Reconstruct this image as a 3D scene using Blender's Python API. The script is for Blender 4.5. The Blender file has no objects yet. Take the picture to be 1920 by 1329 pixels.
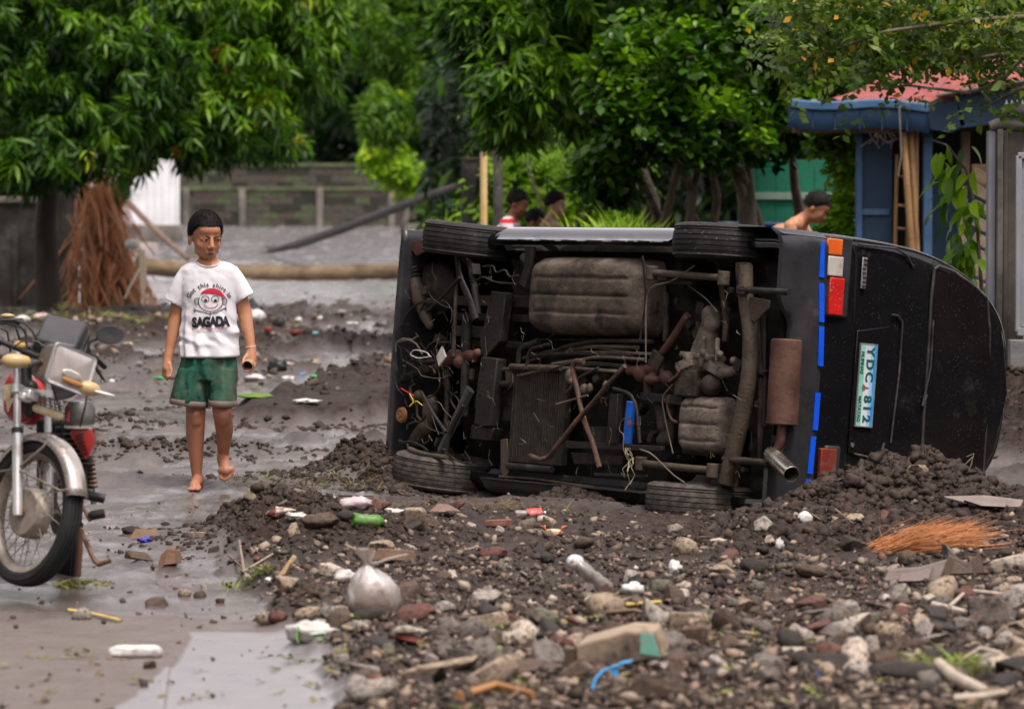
import bpy, bmesh, math, random
import numpy as np
from mathutils import Vector, Matrix
from mathutils.bvhtree import BVHTree
random.seed(7); np.random.seed(7)
SC = bpy.context.scene
C = SC.collection
# ---------------------------------------------------------------- camera, world, sun, exposure
FPX, CX, CY, HOR, CAMH = 7200.0, 960.0, 664.5, 387.0, 1.55      # photograph: 1920 px wide, 135 mm lens
PITCH = math.atan((CY - HOR) / FPX)
cam = bpy.data.objects.new('camera', bpy.data.cameras.new('camera')); C.objects.link(cam)
cam.location = (0, 0, CAMH); cam.rotation_euler = (math.pi/2 - PITCH, 0, 0)
cam.data.lens = 135; cam.data.sensor_width = 36; cam.data.clip_start = 0.5; cam.data.clip_end = 3000
cam.data.dof.use_dof = True; cam.data.dof.focus_distance = 20.3; cam.data.dof.aperture_fstop = 4.0
SC.camera = cam
SUN_EL, SUN_AZ = math.radians(66), math.radians(148)
world = bpy.data.worlds.new('World'); SC.world = world; world.use_nodes = True
wn = world.node_tree; wn.nodes.clear()
sky = wn.nodes.new('ShaderNodeTexSky'); sky.sky_type = 'NISHITA'; sky.sun_disc = False
sky.sun_elevation = SUN_EL; sky.sun_rotation = SUN_AZ; sky.air_density = 1.0; sky.dust_density = 1.5; sky.ozone_density = 1.0
hsv = wn.nodes.new('ShaderNodeHueSaturation'); hsv.inputs['Saturation'].default_value = 0.30
tnt = wn.nodes.new('ShaderNodeMix'); tnt.data_type = 'RGBA'; tnt.blend_type = 'MULTIPLY'; tnt.inputs[0].default_value = 1.0
tnt.inputs[7].default_value = (1.08, 0.96, 0.92, 1)
bg = wn.nodes.new('ShaderNodeBackground'); bg.inputs['Strength'].default_value = 0.14
wo = wn.nodes.new('ShaderNodeOutputWorld')
wn.links.new(sky.outputs[0], hsv.inputs['Color']); wn.links.new(hsv.outputs[0], tnt.inputs[6])
wn.links.new(tnt.outputs[2], bg.inputs['Color']); wn.links.new(bg.outputs[0], wo.inputs['Surface'])
sun = bpy.data.objects.new('sun', bpy.data.lights.new('sun', 'SUN')); C.objects.link(sun)
sun.data.energy = 1.5; sun.data.angle = math.radians(14); sun.data.color = (1.0, 0.95, 0.88)
_sd = Vector((math.sin(SUN_AZ)*math.cos(SUN_EL), math.cos(SUN_AZ)*math.cos(SUN_EL), math.sin(SUN_EL)))
sun.rotation_euler = _sd.to_track_quat('Z', 'Y').to_euler(); sun.location = (0, 0, 30)
SC.view_settings.view_transform = 'Standard'; SC.view_settings.look = 'None'
SC.view_settings.exposure = 1.3; SC.view_settings.gamma = 1.0; SC.view_settings.use_curve_mapping = False
SC.cycles.max_bounces = 6; SC.cycles.diffuse_bounces = 3; SC.cycles.glossy_bounces = 3
SC.cycles.transmission_bounces = 4; SC.cycles.transparent_max_bounces = 6; SC.cycles.use_denoising = True

# ---------------------------------------------------------------- picture point -> place in the world
_cp, _sp = math.cos(PITCH), math.sin(PITCH)
def ray(px, py):
    a, b = (px - CX)/FPX, -(py - CY)/FPX
    return Vector((a, _cp + b*_sp, -_sp + b*_cp))
def P(px, py, D):
    d = ray(px, py); t = D/d.y
    return Vector((d.x*t, D, CAMH + d.z*t))

# ---------------------------------------------------------------- noise
_rng = np.random.RandomState(11)
_perm = np.concatenate([_rng.permutation(256)]*2)
_ang = _rng.rand(256)*2*np.pi
_gx, _gy = np.cos(_ang), np.sin(_ang)
def perlin(x, y):
    x = np.asarray(x, float); y = np.asarray(y, float)
    xi = np.floor(x).astype(int); yi = np.floor(y).astype(int); xf = x - xi; yf = y - yi; xi &= 255; yi &= 255
    u = xf*xf*xf*(xf*(xf*6-15)+10); v = yf*yf*yf*(yf*(yf*6-15)+10)
    def g(a, b, dx, dy):
        h = _perm[_perm[a & 255] + (b & 255)]; return _gx[h]*dx + _gy[h]*dy
    n00 = g(xi, yi, xf, yf); n10 = g(xi+1, yi, xf-1, yf); n01 = g(xi, yi+1, xf, yf-1); n11 = g(xi+1, yi+1, xf-1, yf-1)
    return (n00*(1-u)+n10*u)*(1-v) + (n01*(1-u)+n11*u)*v
def fbm(x, y, o=4, l=2.1, g=.5):
    s = 0; a = 1; f = 1
    for k in range(o): s = s + a*perlin(np.asarray(x)*f + 17.3*k, np.asarray(y)*f + 9.1*k); a *= g; f *= l
    return s
def billow(x, y, o=4):
    s = 0; a = 1; f = 1
    for k in range(o): s = s + a*(1-np.abs(perlin(np.asarray(x)*f+31.7*k, np.asarray(y)*f+5.9*k))*2.4); a *= .5; f *= 2.2
    return s/1.6
def sst(a, b, x):
    t = np.clip((np.asarray(x, float)-a)/(b-a), 0, 1); return t*t*(3-2*t)

# ---------------------------------------------------------------- materials
MATS = {}
def mat(name, cols, scale=6.0, rough=(.5, .8), metal=0.0, bump=.3, bscale=30.0, speck=None, spec=.3, coat=0.0, detail=6,
        stretch=None, attr=None, trans=0.0, ramp=None, sss=0.0, grime=None):
    """Procedural surface: noise between the base colours, rough range, fine relief, optional mud specks and grime."""
    if name in MATS: return MATS[name]
    m = bpy.data.materials.new(name); m.use_nodes = True; nt = m.node_tree; N = nt.nodes; L = nt.links
    b = N['Principled BSDF']; tc = N.new('ShaderNodeTexCoord'); mp = N.new('ShaderNodeMapping')
    L.new(tc.outputs['Object'], mp.inputs[0])
    if stretch: mp.inputs['Scale'].default_value = stretch
    n1 = N.new('ShaderNodeTexNoise'); n1.inputs['Scale'].default_value = scale; n1.inputs['Detail'].default_value = detail
    n1.inputs['Roughness'].default_value = .62
    L.new(mp.outputs[0], n1.inputs['Vector'])
    cr = N.new('ShaderNodeValToRGB'); e = cr.color_ramp.elements
    lo, hi = (.34, .66)
    for k, c in enumerate(cols):
        pos = lo + (hi-lo)*k/max(1, len(cols)-1)
        if k < 2: el = e[k]; el.position = pos
        else: el = e.new(pos)
        el.color = (*c, 1)
    if len(cols) == 1: e[1].color = (*cols[0], 1); e[1].position = hi
    if attr:
        at = N.new('ShaderNodeAttribute'); at.attribute_name = attr
        ad = N.new('ShaderNodeMath'); ad.operation = 'MULTIPLY_ADD'; ad.inputs[1].default_value = .16
        L.new(n1.outputs['Fac'], ad.inputs[0]); L.new(at.outputs['Fac'], ad.inputs[2])
        sb = N.new('ShaderNodeMath'); sb.operation = 'SUBTRACT'; sb.inputs[1].default_value = .08
        L.new(ad.outputs[0], sb.inputs[0]); L.new(sb.outputs[0], cr.inputs[0])
        if ramp:
            while len(e) > 1: e.remove(e[0])
            e[0].position = ramp[0][0]; e[0].color = (*ramp[0][1], 1)
            for p_, c_ in ramp[1:]: e.new(p_).color = (*c_, 1)
    else: L.new(n1.outputs['Fac'], cr.inputs[0])
    col = cr.outputs[0]
    def mixc(a, colr, fac, const=False):
        mx = N.new('ShaderNodeMix'); mx.data_type = 'RGBA'; L.new(fac, mx.inputs[0]); L.new(a, mx.inputs[6]); mx.inputs[7].default_value = (*colr, 1)
        return mx.outputs[2]
    facs = []
    if grime:                                   # (colour, scale, threshold)
        g = N.new('ShaderNodeTexNoise'); g.inputs['Scale'].default_value = grime[1]; g.inputs['Detail'].default_value = 8; g.inputs['Roughness'].default_value = .7
        L.new(tc.outputs['Object'], g.inputs['Vector'])
        mr = N.new('ShaderNodeMapRange'); mr.inputs[1].default_value = grime[2]-.05; mr.inputs[2].default_value = grime[2]+.12; L.new(g.outputs['Fac'], mr.inputs[0])
        col = mixc(col, grime[0], mr.outputs[0]); facs.append(mr.outputs[0])
    if speck:                                   # (colour, scale, radius)
        v = N.new('ShaderNodeTexVoronoi'); v.inputs['Scale'].default_value = speck[1]; L.new(tc.outputs['Object'], v.inputs['Vector'])
        n3 = N.new('ShaderNodeTexNoise'); n3.inputs['Scale'].default_value = speck[1]*.22; L.new(tc.outputs['Object'], n3.inputs['Vector'])
        a1 = N.new('ShaderNodeMath'); a1.operation = 'MULTIPLY_ADD'; a1.inputs[1].default_value = -speck[2]*4; a1.inputs[2].default_value = speck[2]*1.4
        L.new(n3.outputs['Fac'], a1.inputs[0])
        a2 = N.new('ShaderNodeMath'); a2.operation = 'ADD'; L.new(v.outputs['Distance'], a2.inputs[0]); L.new(a1.outputs[0], a2.inputs[1])
        mr = N.new('ShaderNodeMapRange'); mr.inputs[1].default_value = speck[2]; mr.inputs[2].default_value = speck[2]*.55; L.new(a2.outputs[0], mr.inputs[0])
        col = mixc(col, speck[0], mr.outputs[0]); facs.append(mr.outputs[0])
    L.new(col, b.inputs['Base Color'])
    rr = N.new('ShaderNodeMapRange'); rr.inputs[1].default_value = .3; rr.inputs[2].default_value = .7
    rr.inputs[3].default_value = rough[0]; rr.inputs[4].default_value = rough[1]; L.new(n1.outputs['Fac'], rr.inputs[0])
    ro = rr.outputs[0]
    for f in facs:
        mx = N.new('ShaderNodeMix'); L.new(f, mx.inputs[0]); L.new(ro, mx.inputs[2]); mx.inputs[3].default_value = .85; ro = mx.outputs[0]
    L.new(ro, b.inputs['Roughness'])
    b.inputs['Metallic'].default_value = metal; b.inputs['Specular IOR Level'].default_value = spec
    b.inputs['Coat Weight'].default_value = coat; b.inputs['Coat Roughness'].default_value = .08
    if trans: b.inputs['Transmission Weight'].default_value = trans
    if sss: b.inputs['Subsurface Weight'].default_value = sss; b.inputs['Subsurface Radius'].default_value = (.012, .005, .003); b.inputs['Subsurface Scale'].default_value = 1.0
    if bump:
        n2 = N.new('ShaderNodeTexNoise'); n2.inputs['Scale'].default_value = bscale; n2.inputs['Detail'].default_value = 5; L.new(mp.outputs[0], n2.inputs['Vector'])
        bp = N.new('ShaderNodeBump'); bp.inputs['Strength'].default_value = bump; bp.inputs['Distance'].default_value = .01
        L.new(n2.outputs['Fac'], bp.inputs['Height']); L.new(bp.outputs[0], b.inputs['Normal'])
    MATS[name] = m; return m
def leafmat(name, ramp, rough=.38, tl=.36):
    m = mat(name, [(0, 0, 0)], scale=9, rough=(rough, rough+.15), bump=0, attr='tint', ramp=ramp, spec=.28)
    nt = m.node_tree; N = nt.nodes; L = nt.links; b = N['Principled BSDF']; out = N['Material Output']
    t = N.new('ShaderNodeBsdfTranslucent'); mx = N.new('ShaderNodeMixShader'); mx.inputs[0].default_value = tl
    src = b.inputs['Base Color'].links[0].from_socket; g = N.new('ShaderNodeMix'); g.data_type = 'RGBA'; g.blend_type = 'MULTIPLY'; g.inputs[0].default_value = 1
    g.inputs[7].default_value = (1.6, 1.9, .7, 1); L.new(src, g.inputs[6]); L.new(g.outputs[2], t.inputs['Color'])
    L.new(b.outputs[0], mx.inputs[1]); L.new(t.outputs[0], mx.inputs[2]); L.new(mx.outputs[0], out.inputs['Surface'])
    return m

# ---------------------------------------------------------------- mesh building
class MB:
    def __init__(s): s.v = []; s.f = []
    def add(s, vs, fs):
        o = len(s.v); s.v += [tuple(p) for p in vs]; s.f += [tuple(i+o for i in f) for f in fs]; return s
    def box(s, c, size, R=None, taper=1.0):
        hx, hy, hz = size[0]/2, size[1]/2, size[2]/2; vs = []
        for z in (-1, 1):
            t = 1 if z < 0 else taper
            for x, y in ((-1, -1), (1, -1), (1, 1), (-1, 1)): vs.append(Vector((x*hx*t, y*hy*t, z*hz)))
        if R is not None: vs = [R @ p for p in vs]
        c = Vector(c); vs = [p + c for p in vs]
        return s.add(vs, [(3,2,1,0), (4,5,6,7), (0,1,5,4), (1,2,6,5), (2,3,7,6), (3,0,4,7)])
    def tube(s, pts, r, n=8, cap=True, wob=0.0, flat=1.0):
        pts = [Vector(p) for p in pts]; k = len(pts)
        rs = list(r) if hasattr(r, '__len__') else [r]*k
        if len(rs) != k: rs = [rs[0] + (rs[-1]-rs[0])*i/(k-1) for i in range(k)]
        ring = []; up = None; base = len(s.v)
        for i in range(k):
            t = (pts[min(i+1, k-1)] - pts[max(i-1, 0)]).normalized()
            if up is None:
                up = Vector((0, 0, 1)) if abs(t.z) < .9 else Vector((1, 0, 0))
            a = t.cross(up).normalized(); b = a.cross(t).normalized(); up = b
            for j in range(n):
                th = 2*math.pi*j/n; rr = rs[i]*(1 + wob*random.uniform(-1, 1))
                s.v.append(tuple(pts[i] + a*math.cos(th)*rr + b*math.sin(th)*rr*flat))
        for i in range(k-1):
            for j in range(n):
                a0 = base+i*n+j; a1 = base+i*n+(j+1) % n
                s.f.append((a0, a1, a1+n, a0+n))
        if cap:
            s.f.append(tuple(base+j for j in reversed(range(n)))); s.f.append(tuple(base+(k-1)*n+j for j in range(n)))
        return s
    def cyl(s, a, b, r, r2=None, n=16, cap=True): return s.tube([a, b], [r, r if r2 is None else r2], n, cap)
    def ring(s, c, axis, R, r, n=32, m=8, squash=1.0, e=None):
        axis = Vector(axis).normalized(); u = axis.orthogonal().normalized() if e is None else Vector(e).normalized(); w = axis.cross(u); c = Vector(c); o = len(s.v)
        for i in range(n):
            d = u*math.cos(2*math.pi*i/n) + w*math.sin(2*math.pi*i/n)
            for j in range(m):
                th = 2*math.pi*j/m; s.v.append(tuple(c + d*(R + r*math.cos(th)) + axis*r*squash*math.sin(th)))
        for i in range(n):
            for j in range(m):
                s.f.append((o+i*m+j, o+((i+1) % n)*m+j, o+((i+1) % n)*m+(j+1) % m, o+i*m+(j+1) % m))
        return s
    def lathe(s, c, axis, prof, n=32, closed=False, u=None):
        """prof: list of (radius, height along axis)."""
        axis = Vector(axis).normalized(); u = axis.orthogonal().normalized() if u is None else Vector(u); w = axis.cross(u); c = Vector(c); o = len(s.v); m = len(prof)
        for i in range(n):
            d = u*math.cos(2*math.pi*i/n) + w*math.sin(2*math.pi*i/n)
            for (r, h) in prof: s.v.append(tuple(c + d*r + axis*h))
        for i in range(n):
            for j in range(m-1 + (1 if closed else 0)):
                j2 = (j+1) % m; i2 = (i+1) % n
                s.f.append((o+i*m+j, o+i2*m+j, o+i2*m+j2, o+i*m+j2))
        return s
    def prism(s, poly, d):
        """poly: 3-D outline, d: thickness vector."""
        d = Vector(d); k = len(poly); vs = [Vector(p) for p in poly]; vs += [p + d for p in vs]
        fs = [tuple(reversed(range(k))), tuple(range(k, 2*k))] + [(i, (i+1) % k, (i+1) % k + k, i+k) for i in range(k)]
        return s.add(vs, fs)
    def grid(s, rows, close=False):
        """rows: list of equally long rows of points."""
        o = len(s.v); n = len(rows[0])
        for r_ in rows: s.v += [tuple(p) for p in r_]
        for i in range(len(rows)-1):
            for j in range(n-1 + (1 if close else 0)):
                j2 = (j+1) % n; s.f.append((o+i*n+j, o+i*n+j2, o+(i+1)*n+j2, o+(i+1)*n+j))
        return s
    def ell(s, c, r, R=None, n=16, m=10):
        o = len(s.v); c = Vector(c); rr = Vector(r) if hasattr(r, '__len__') else Vector((r, r, r))
        def pt(x, y, z):
            p = Vector((x*rr.x, y*rr.y, z*rr.z)); 
            if R is not None: p = R @ p
            return tuple(c + p)
        s.v.append(pt(0, 0, 1))
        for i in range(1, m):
            th = math.pi*i/m
            for j in range(n): ph = 2*math.pi*j/n; s.v.append(pt(math.sin(th)*math.cos(ph), math.sin(th)*math.sin(ph), math.cos(th)))
        s.v.append(pt(0, 0, -1)); last = len(s.v)-1
        for j in range(n): s.f.append((o, o+1+j, o+1+(j+1) % n)); s.f.append((last, last-n+(j+1) % n, last-n+j))
        for i in range(m-2):
            for j in range(n): a = o+1+i*n; s.f.append((a+j, a+n+j, a+n+(j+1) % n, a+(j+1) % n))
        return s
    def cap2(s, a, ra, b, rb, n=14):
        """closed tapered capsule, for bodies that are remeshed into one skin."""
        a, b = Vector(a), Vector(b); d = (b-a); L_ = d.length; t = d/L_ if L_ else Vector((0,0,1)); pts = []; rs = []
        for k in range(5): th = math.pi/2*(k/4); pts.append(a - t*ra*math.cos(th)); rs.append(max(1e-4, ra*math.sin(th)))
        for k in range(5): th = math.pi/2*(k/4); pts.append(b + t*rb*math.sin(th)); rs.append(max(1e-4, rb*math.cos(th)))
        return s.tube(pts, rs, n)
    def mesh(s, name, m=None, smooth=False, fix=True):
        me = bpy.data.meshes.new(name); me.from_pydata(s.v, [], s.f)
        if fix:
            bm = bmesh.new(); bm.from_mesh(me); bmesh.ops.recalc_face_normals(bm, faces=bm.faces); bm.to_mesh(me); bm.free()
        if m: me.materials.append(m)
        if smooth is True: me.shade_smooth()
        elif smooth: me.shade_smooth(); set_sharp(me, smooth)
        return me
def set_sharp(me, deg):
    try: me.set_sharp_from_angle(angle=math.radians(deg))
    except Exception: pass
def put(name, me, parent=None, **kw):
    o = bpy.data.objects.new(name, me); C.objects.link(o)
    if parent is not None: o.parent = parent
    for k, v in kw.items(): o[k] = v
    return o
def part(name, mb, m, parent, smooth=35, bevel=0, **kw):
    me = mb.mesh(name, m, smooth); o = put(name, me, parent, **kw)
    if bevel:
        bv = o.modifiers.new('bevel', 'BEVEL'); bv.width = bevel; bv.segments = 2; bv.limit_method = 'ANGLE'; bv.angle_limit = math.radians(35)
    return o
def thing(name, label, cat, loc=(0, 0, 0), group=None, me=None):
    o = bpy.data.objects.new(name, me); C.objects.link(o); o.location = loc; o['label'] = label; o['category'] = cat
    if group: o['group'] = group
    if me is None: o.empty_display_size = .2
    return o
def recenter(o, c):
    """moves a mesh object's origin to c (its mesh is in world coordinates)."""
    o.data.transform(Matrix.Translation(-Vector(c))); o.location = c
def fast_mesh(name, verts, faces, m=None, tint=None, smooth=False, tname='tint'):
    verts = np.ascontiguousarray(verts, dtype=np.float32); faces = np.ascontiguousarray(faces, dtype=np.int32)
    me = bpy.data.meshes.new(name); nf, k = faces.shape
    me.vertices.add(len(verts)); me.vertices.foreach_set('co', verts.ravel())
    me.loops.add(nf*k); me.loops.foreach_set('vertex_index', faces.ravel())
    me.polygons.add(nf); me.polygons.foreach_set('loop_start', np.arange(0, nf*k, k, dtype=np.int32))
    try: me.polygons.foreach_set('loop_total', np.full(nf, k, dtype=np.int32))
    except Exception: pass
    me.update(calc_edges=True)
    if tint is not None:
        for nm, arr in (tint.items() if isinstance(tint, dict) else [(tname, tint)]):
            a = me.attributes.new(nm, 'FLOAT', 'POINT'); a.data.foreach_set('value', np.ascontiguousarray(arr, dtype=np.float32))
    if m: me.materials.append(m)
    if smooth: me.shade_smooth()
    return me
def scatter(tv, tf, pos, rot, scl, tint=None, ttint=None):
    """copies template (tv,tf) to each place; rot (N,3,3), scl (N,) or (N,3). Returns verts, faces, per-vertex tint."""
    N_ = len(pos); n = len(tv); scl = np.asarray(scl); scl = scl[:, None] if scl.ndim == 1 else scl
    v = np.einsum('nij,nkj->nki', rot, tv[None, :, :]*scl[:, None, :]) + pos[:, None, :]
    f = tf[None, :, :] + (np.arange(N_)*n)[:, None, None]
    t = np.repeat(tint if tint is not None else np.zeros(N_), n)
    if ttint is not None: t = t + np.tile(ttint, N_)
    return v.reshape(-1, 3), f.reshape(-1, tf.shape[1]), t
def rots(N_, yaw=None, tilt=.5, rng=np.random):
    y = rng.rand(N_)*2*np.pi if yaw is None else yaw; a = rng.randn(N_)*tilt; b = rng.randn(N_)*tilt
    cy, sy, ca, sa, cb, sb = np.cos(y), np.sin(y), np.cos(a), np.sin(a), np.cos(b), np.sin(b); o = np.zeros(N_); i = np.ones(N_)
    Z = np.array([[cy, -sy, o], [sy, cy, o], [o, o, i]]); X = np.array([[i, o, o], [o, ca, -sa], [o, sa, ca]]); Y = np.array([[cb, o, sb], [o, i, o], [-sb, o, cb]])
    return np.einsum('ijn,jkn,kln->nil', Z, X, Y)
def remesh(mb, name, voxel, m=None, smooth=4, factor=.5):
    """unites overlapping closed lumps into one continuous skin."""
    me = mb.mesh(name, m, True); o = bpy.data.objects.new(name, me); C.objects.link(o)
    r = o.modifiers.new('r', 'REMESH'); r.mode = 'VOXEL'; r.voxel_size = voxel
    if smooth: s_ = o.modifiers.new('s', 'SMOOTH'); s_.iterations = smooth; s_.factor = factor
    dg = bpy.context.evaluated_depsgraph_get(); dg.update()
    new = bpy.data.meshes.new_from_object(o.evaluated_get(dg)); bpy.data.objects.remove(o); bpy.data.meshes.remove(me)
    new.name = name; new.shade_smooth()
    if m: new.materials.clear(); new.materials.append(m)
    return new
def co(me):
    a = np.empty(len(me.vertices)*3, dtype=np.float32); me.vertices.foreach_get('co', a); return a.reshape(-1, 3)
def setco(me, a): me.vertices.foreach_set('co', np.ascontiguousarray(a, dtype=np.float32).ravel()); me.update()
def text_mesh(body, size, extrude=0.0, offset=0.0, align='CENTER', res=3):
    cu = bpy.data.curves.new('t', 'FONT'); cu.body = body; cu.size = size; cu.extrude = extrude; cu.offset = offset
    cu.align_x = align; cu.align_y = 'CENTER'; cu.resolution_u = res
    o = bpy.data.objects.new('t', cu); C.objects.link(o); dg = bpy.context.evaluated_depsgraph_get(); dg.update()
    me = bpy.data.meshes.new_from_object(o.evaluated_get(dg)); bpy.data.objects.remove(o); return me
# ================================================================ GROUND
Z0D = [0, 34, 50, 65, 85, 105, 135, 400]; Z0Z = [0, 0, .244, .334, .57, 1.0, 1.6, 3.0]
def sx(px, D): return (px-960)*D/FPX
def blob(X, Y, cx, cy, rx, ry, rot=0.0):
    c, s = math.cos(rot), math.sin(rot); u = ((X-cx)*c + (Y-cy)*s)/rx; v = (-(X-cx)*s + (Y-cy)*c)/ry
    return np.exp(-(u*u+v*v))
def rubble_edge(Y):
    """x of the left rim of the rubble field at distance Y."""
    return np.interp(Y, [11, 12.2, 13.2, 14.0, 15.0, 16.2, 17.6, 19.0, 20.0, 21], [-.48, -.56, -.66, -.84, -1.04, -1.20, -1.34, -1.5, -.9, -.6])
def masks(X, Y):
    e = rubble_edge(Y) + fbm(X*3, Y*1.5, 3)*.14
    rub = sst(-.03, .14, X - e)*sst(20.4, 18.8, Y)
    n = fbm(X*.9+4, Y*.45+2, 3)
    heap = sst(.0, .25, fbm(X*.8+1, Y*.35, 3)+.22)*sst(33.5, 36.5, Y+n*1.5)*sst(50, 46, Y+n*3)*sst(0.6, -.6, X+.3)      # debris strip behind the boy
    bank = sst(26.85, 27.12, Y + fbm(X*1.6, Y*.4, 3)*.30)*sst(-2.35, -1.85, X + (Y-27)*-.10)*sst(34, 30.5, Y + (X+1)*-1.2)
    fp = np.ones_like(X)
    fp = fp*(1-blob(X, Y, 1.2, 21, 2.8, 2.2))
    return rub, heap, bank, fp
def smoothpatch(X, Y):
    """washed concrete slabs and water-covered flats, 1 inside."""
    a = sst(-.40, -.62, X + .0*Y - (Y-12.2)*.0 + 0) * sst(14.6, 14.0, Y)
    return a
CHN = [(11160/(b_-387), sx(a_, 11160/(b_-387)), w_) for a_, b_, w_ in ((745, 612, 3.2), (690, 650, 2.2), (640, 690, 1.5), (560, 722, 1.1), (440, 748, .9), (250, 758, .9), (-60, 764, .9))]
def stream(X, Y):
    '''shallow stream of flood water crossing the road behind the boy.'''
    m = np.zeros_like(np.asarray(X, float)); Y2 = Y + fbm(X*1.4, Y*.5, 3)*.35
    for (y0, x0, w0), (y1, x1, w1) in zip(CHN[:-1], CHN[1:]):
        t = np.clip((X-x0)/(x1-x0 + 1e-9), 0, 1); yc = y0+(y1-y0)*t; w = w0+(w1-w0)*t; inx = (X <= max(x0, x1)+.15) & (X >= min(x0, x1)-.15)
        m = np.maximum(m, sst(1.0, .7, np.abs(Y2-yc)/w)*inx)
    return m
def height(X, Y, full=True):
    X = np.asarray(X, float); Y = np.asarray(Y, float)
    rub, heap, bank, fp = masks(X, Y)
    z = np.interp(Y, Z0D, Z0Z)
    z = z + fbm(X*.5, Y*.25, 2)*.02*sst(10, 24, Y)
    flat = (1-rub)
    # wet ruffled mud in the road
    road = flat*sst(14.4, 16.5, Y + fbm(X*2, Y*2, 2)*.6)
    ruff = fbm(X*3.2, Y*1.4, 5)*.022 + np.clip(fbm(X*6, Y*2.4, 4), 0, 1)*.03
    z = z + road*ruff
    z = z + road*np.clip(fbm(X*1.7+9, Y*.9+3, 3)-.22, 0, 1)*.28*sst(21.5, 24, Y)*sst(60, 40, Y)
    # tyre-track like ridges across the road
    for (px, py, rx, ry, h, rt) in ((330, 858, .75, .16, .10, .03), (150, 800, .45, .2, .09, 0), (560, 905, .5, .3, .03, .1), (250, 905, .3, .5, .05, .5), (210, 700, .9, .8, .10, 0), (120, 650, 1.6, 1.5, .12, 0),
                                (640, 668, .8, 1.0, .14, 0), (560, 640, 1.2, 1.5, .10, 0), (690, 735, .35, .5, .12, 0), (500, 620, 1.6, 1.4, .08, 0)):
        D = 11160/(py-387); z = z + blob(X, Y, sx(px, D), D, rx, ry, rt)*h*(.55+.75*billow(X*5, Y*3.2, 4))
    z = z + heap*(.02 + .05*billow(X*2.2, Y*1.3, 4))
    z = z + bank*(.15 + .02*fbm(X*4, Y*3, 4))
    # rubble field and mud heaps
    z = z + rub*(.035 + .045*billow(X*4.3, Y*3.4, 5) + .02*fbm(X*1.2, Y*1.1, 2))
    m1 = blob(X, Y, 1.90, 18.45, .36, .36)*.24 + blob(X, Y, 2.3, 18.4, .5, .4)*.10 + blob(X, Y, 1.22, 17.0, .36, .42)*.10 + blob(X, Y, 1.8, 17.2, .6, .5)*.07 + blob(X, Y, 1.50, 18.3, .26, .3)*.10
    m2 = blob(X, Y, -1.16, 17.75, .34, .5, .3)*.15 + blob(X, Y, -.8, 17.3, .4, .5)*.10 + blob(X, Y, .02, 19.6, .5, .25)*.04
    m3 = blob(X, Y, -.90, 22.0, .24, .32)*.19 + blob(X, Y, -.74, 21.6, .15, .22)*.14 + blob(X, Y, .28, 20.2, .22, .2)*.10
    m4 = blob(X, Y, 3.4, 24.2, .7, 1.6)*.50 + blob(X, Y, 2.9, 21.0, .6, .8)*.12
    mm = m1+m2+m3+m4
    z = z + mm*(.80 + .30*billow(X*4.5, Y*4.5, 2)) + sst(.03, .12, mm)*fbm(X*13, Y*11, 4)*.022
    z = z - (.10*blob(X, Y, 1.05, 19.45, .42, .42) + .06*blob(X, Y, .25, 20.5, .8, .5) + .05*blob(X, Y, .6, 18.9, .6, .3) + .07*blob(X, Y, -.28, 20.7, .4, .5))
    stm = stream(X, Y); z = z*(1-stm) + stm*(np.interp(Y, Z0D, Z0Z) - .012)
    # fine clods
    cl = (1-stm)*np.clip(rub*.7 + sst(.02, .1, mm) + heap*.6 + bank*.25, 0, 1)
    if full: z = z + cl*(billow(X*16, Y*14, 3)-.8)*.016
    # kerb step / slab: the slab to the right of the joint lies a little lower
    jx = np.interp(Y, [11, 12.9, 13.9, 16.0, 17.5], [-1.02, -1.16, -1.18, -1.49, -1.6])
    z = z - .012*sst(.0, .012, X-jx)*sst(17.4, 16.0, Y)*(1-rub)
    return z
def Hs(x, y): return float(height(np.array([x]), np.array([y]))[0])
def G(px, py, lift=0.0):
    """the point of the ground seen at a picture point."""
    d = ray(px, py); lo, hi = 9.0, 400.0; D = None; prev = 9.0
    Ds = 1/np.linspace(1/9.0, 1/200.0, 700); X = d.x/d.y*Ds; Zr = CAMH + d.z/d.y*Ds; hh = height(X, Ds)
    k = np.argmax(Zr <= hh); D = Ds[k]
    return Vector((d.x/d.y*D, D, float(hh[k]) + lift))
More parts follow.
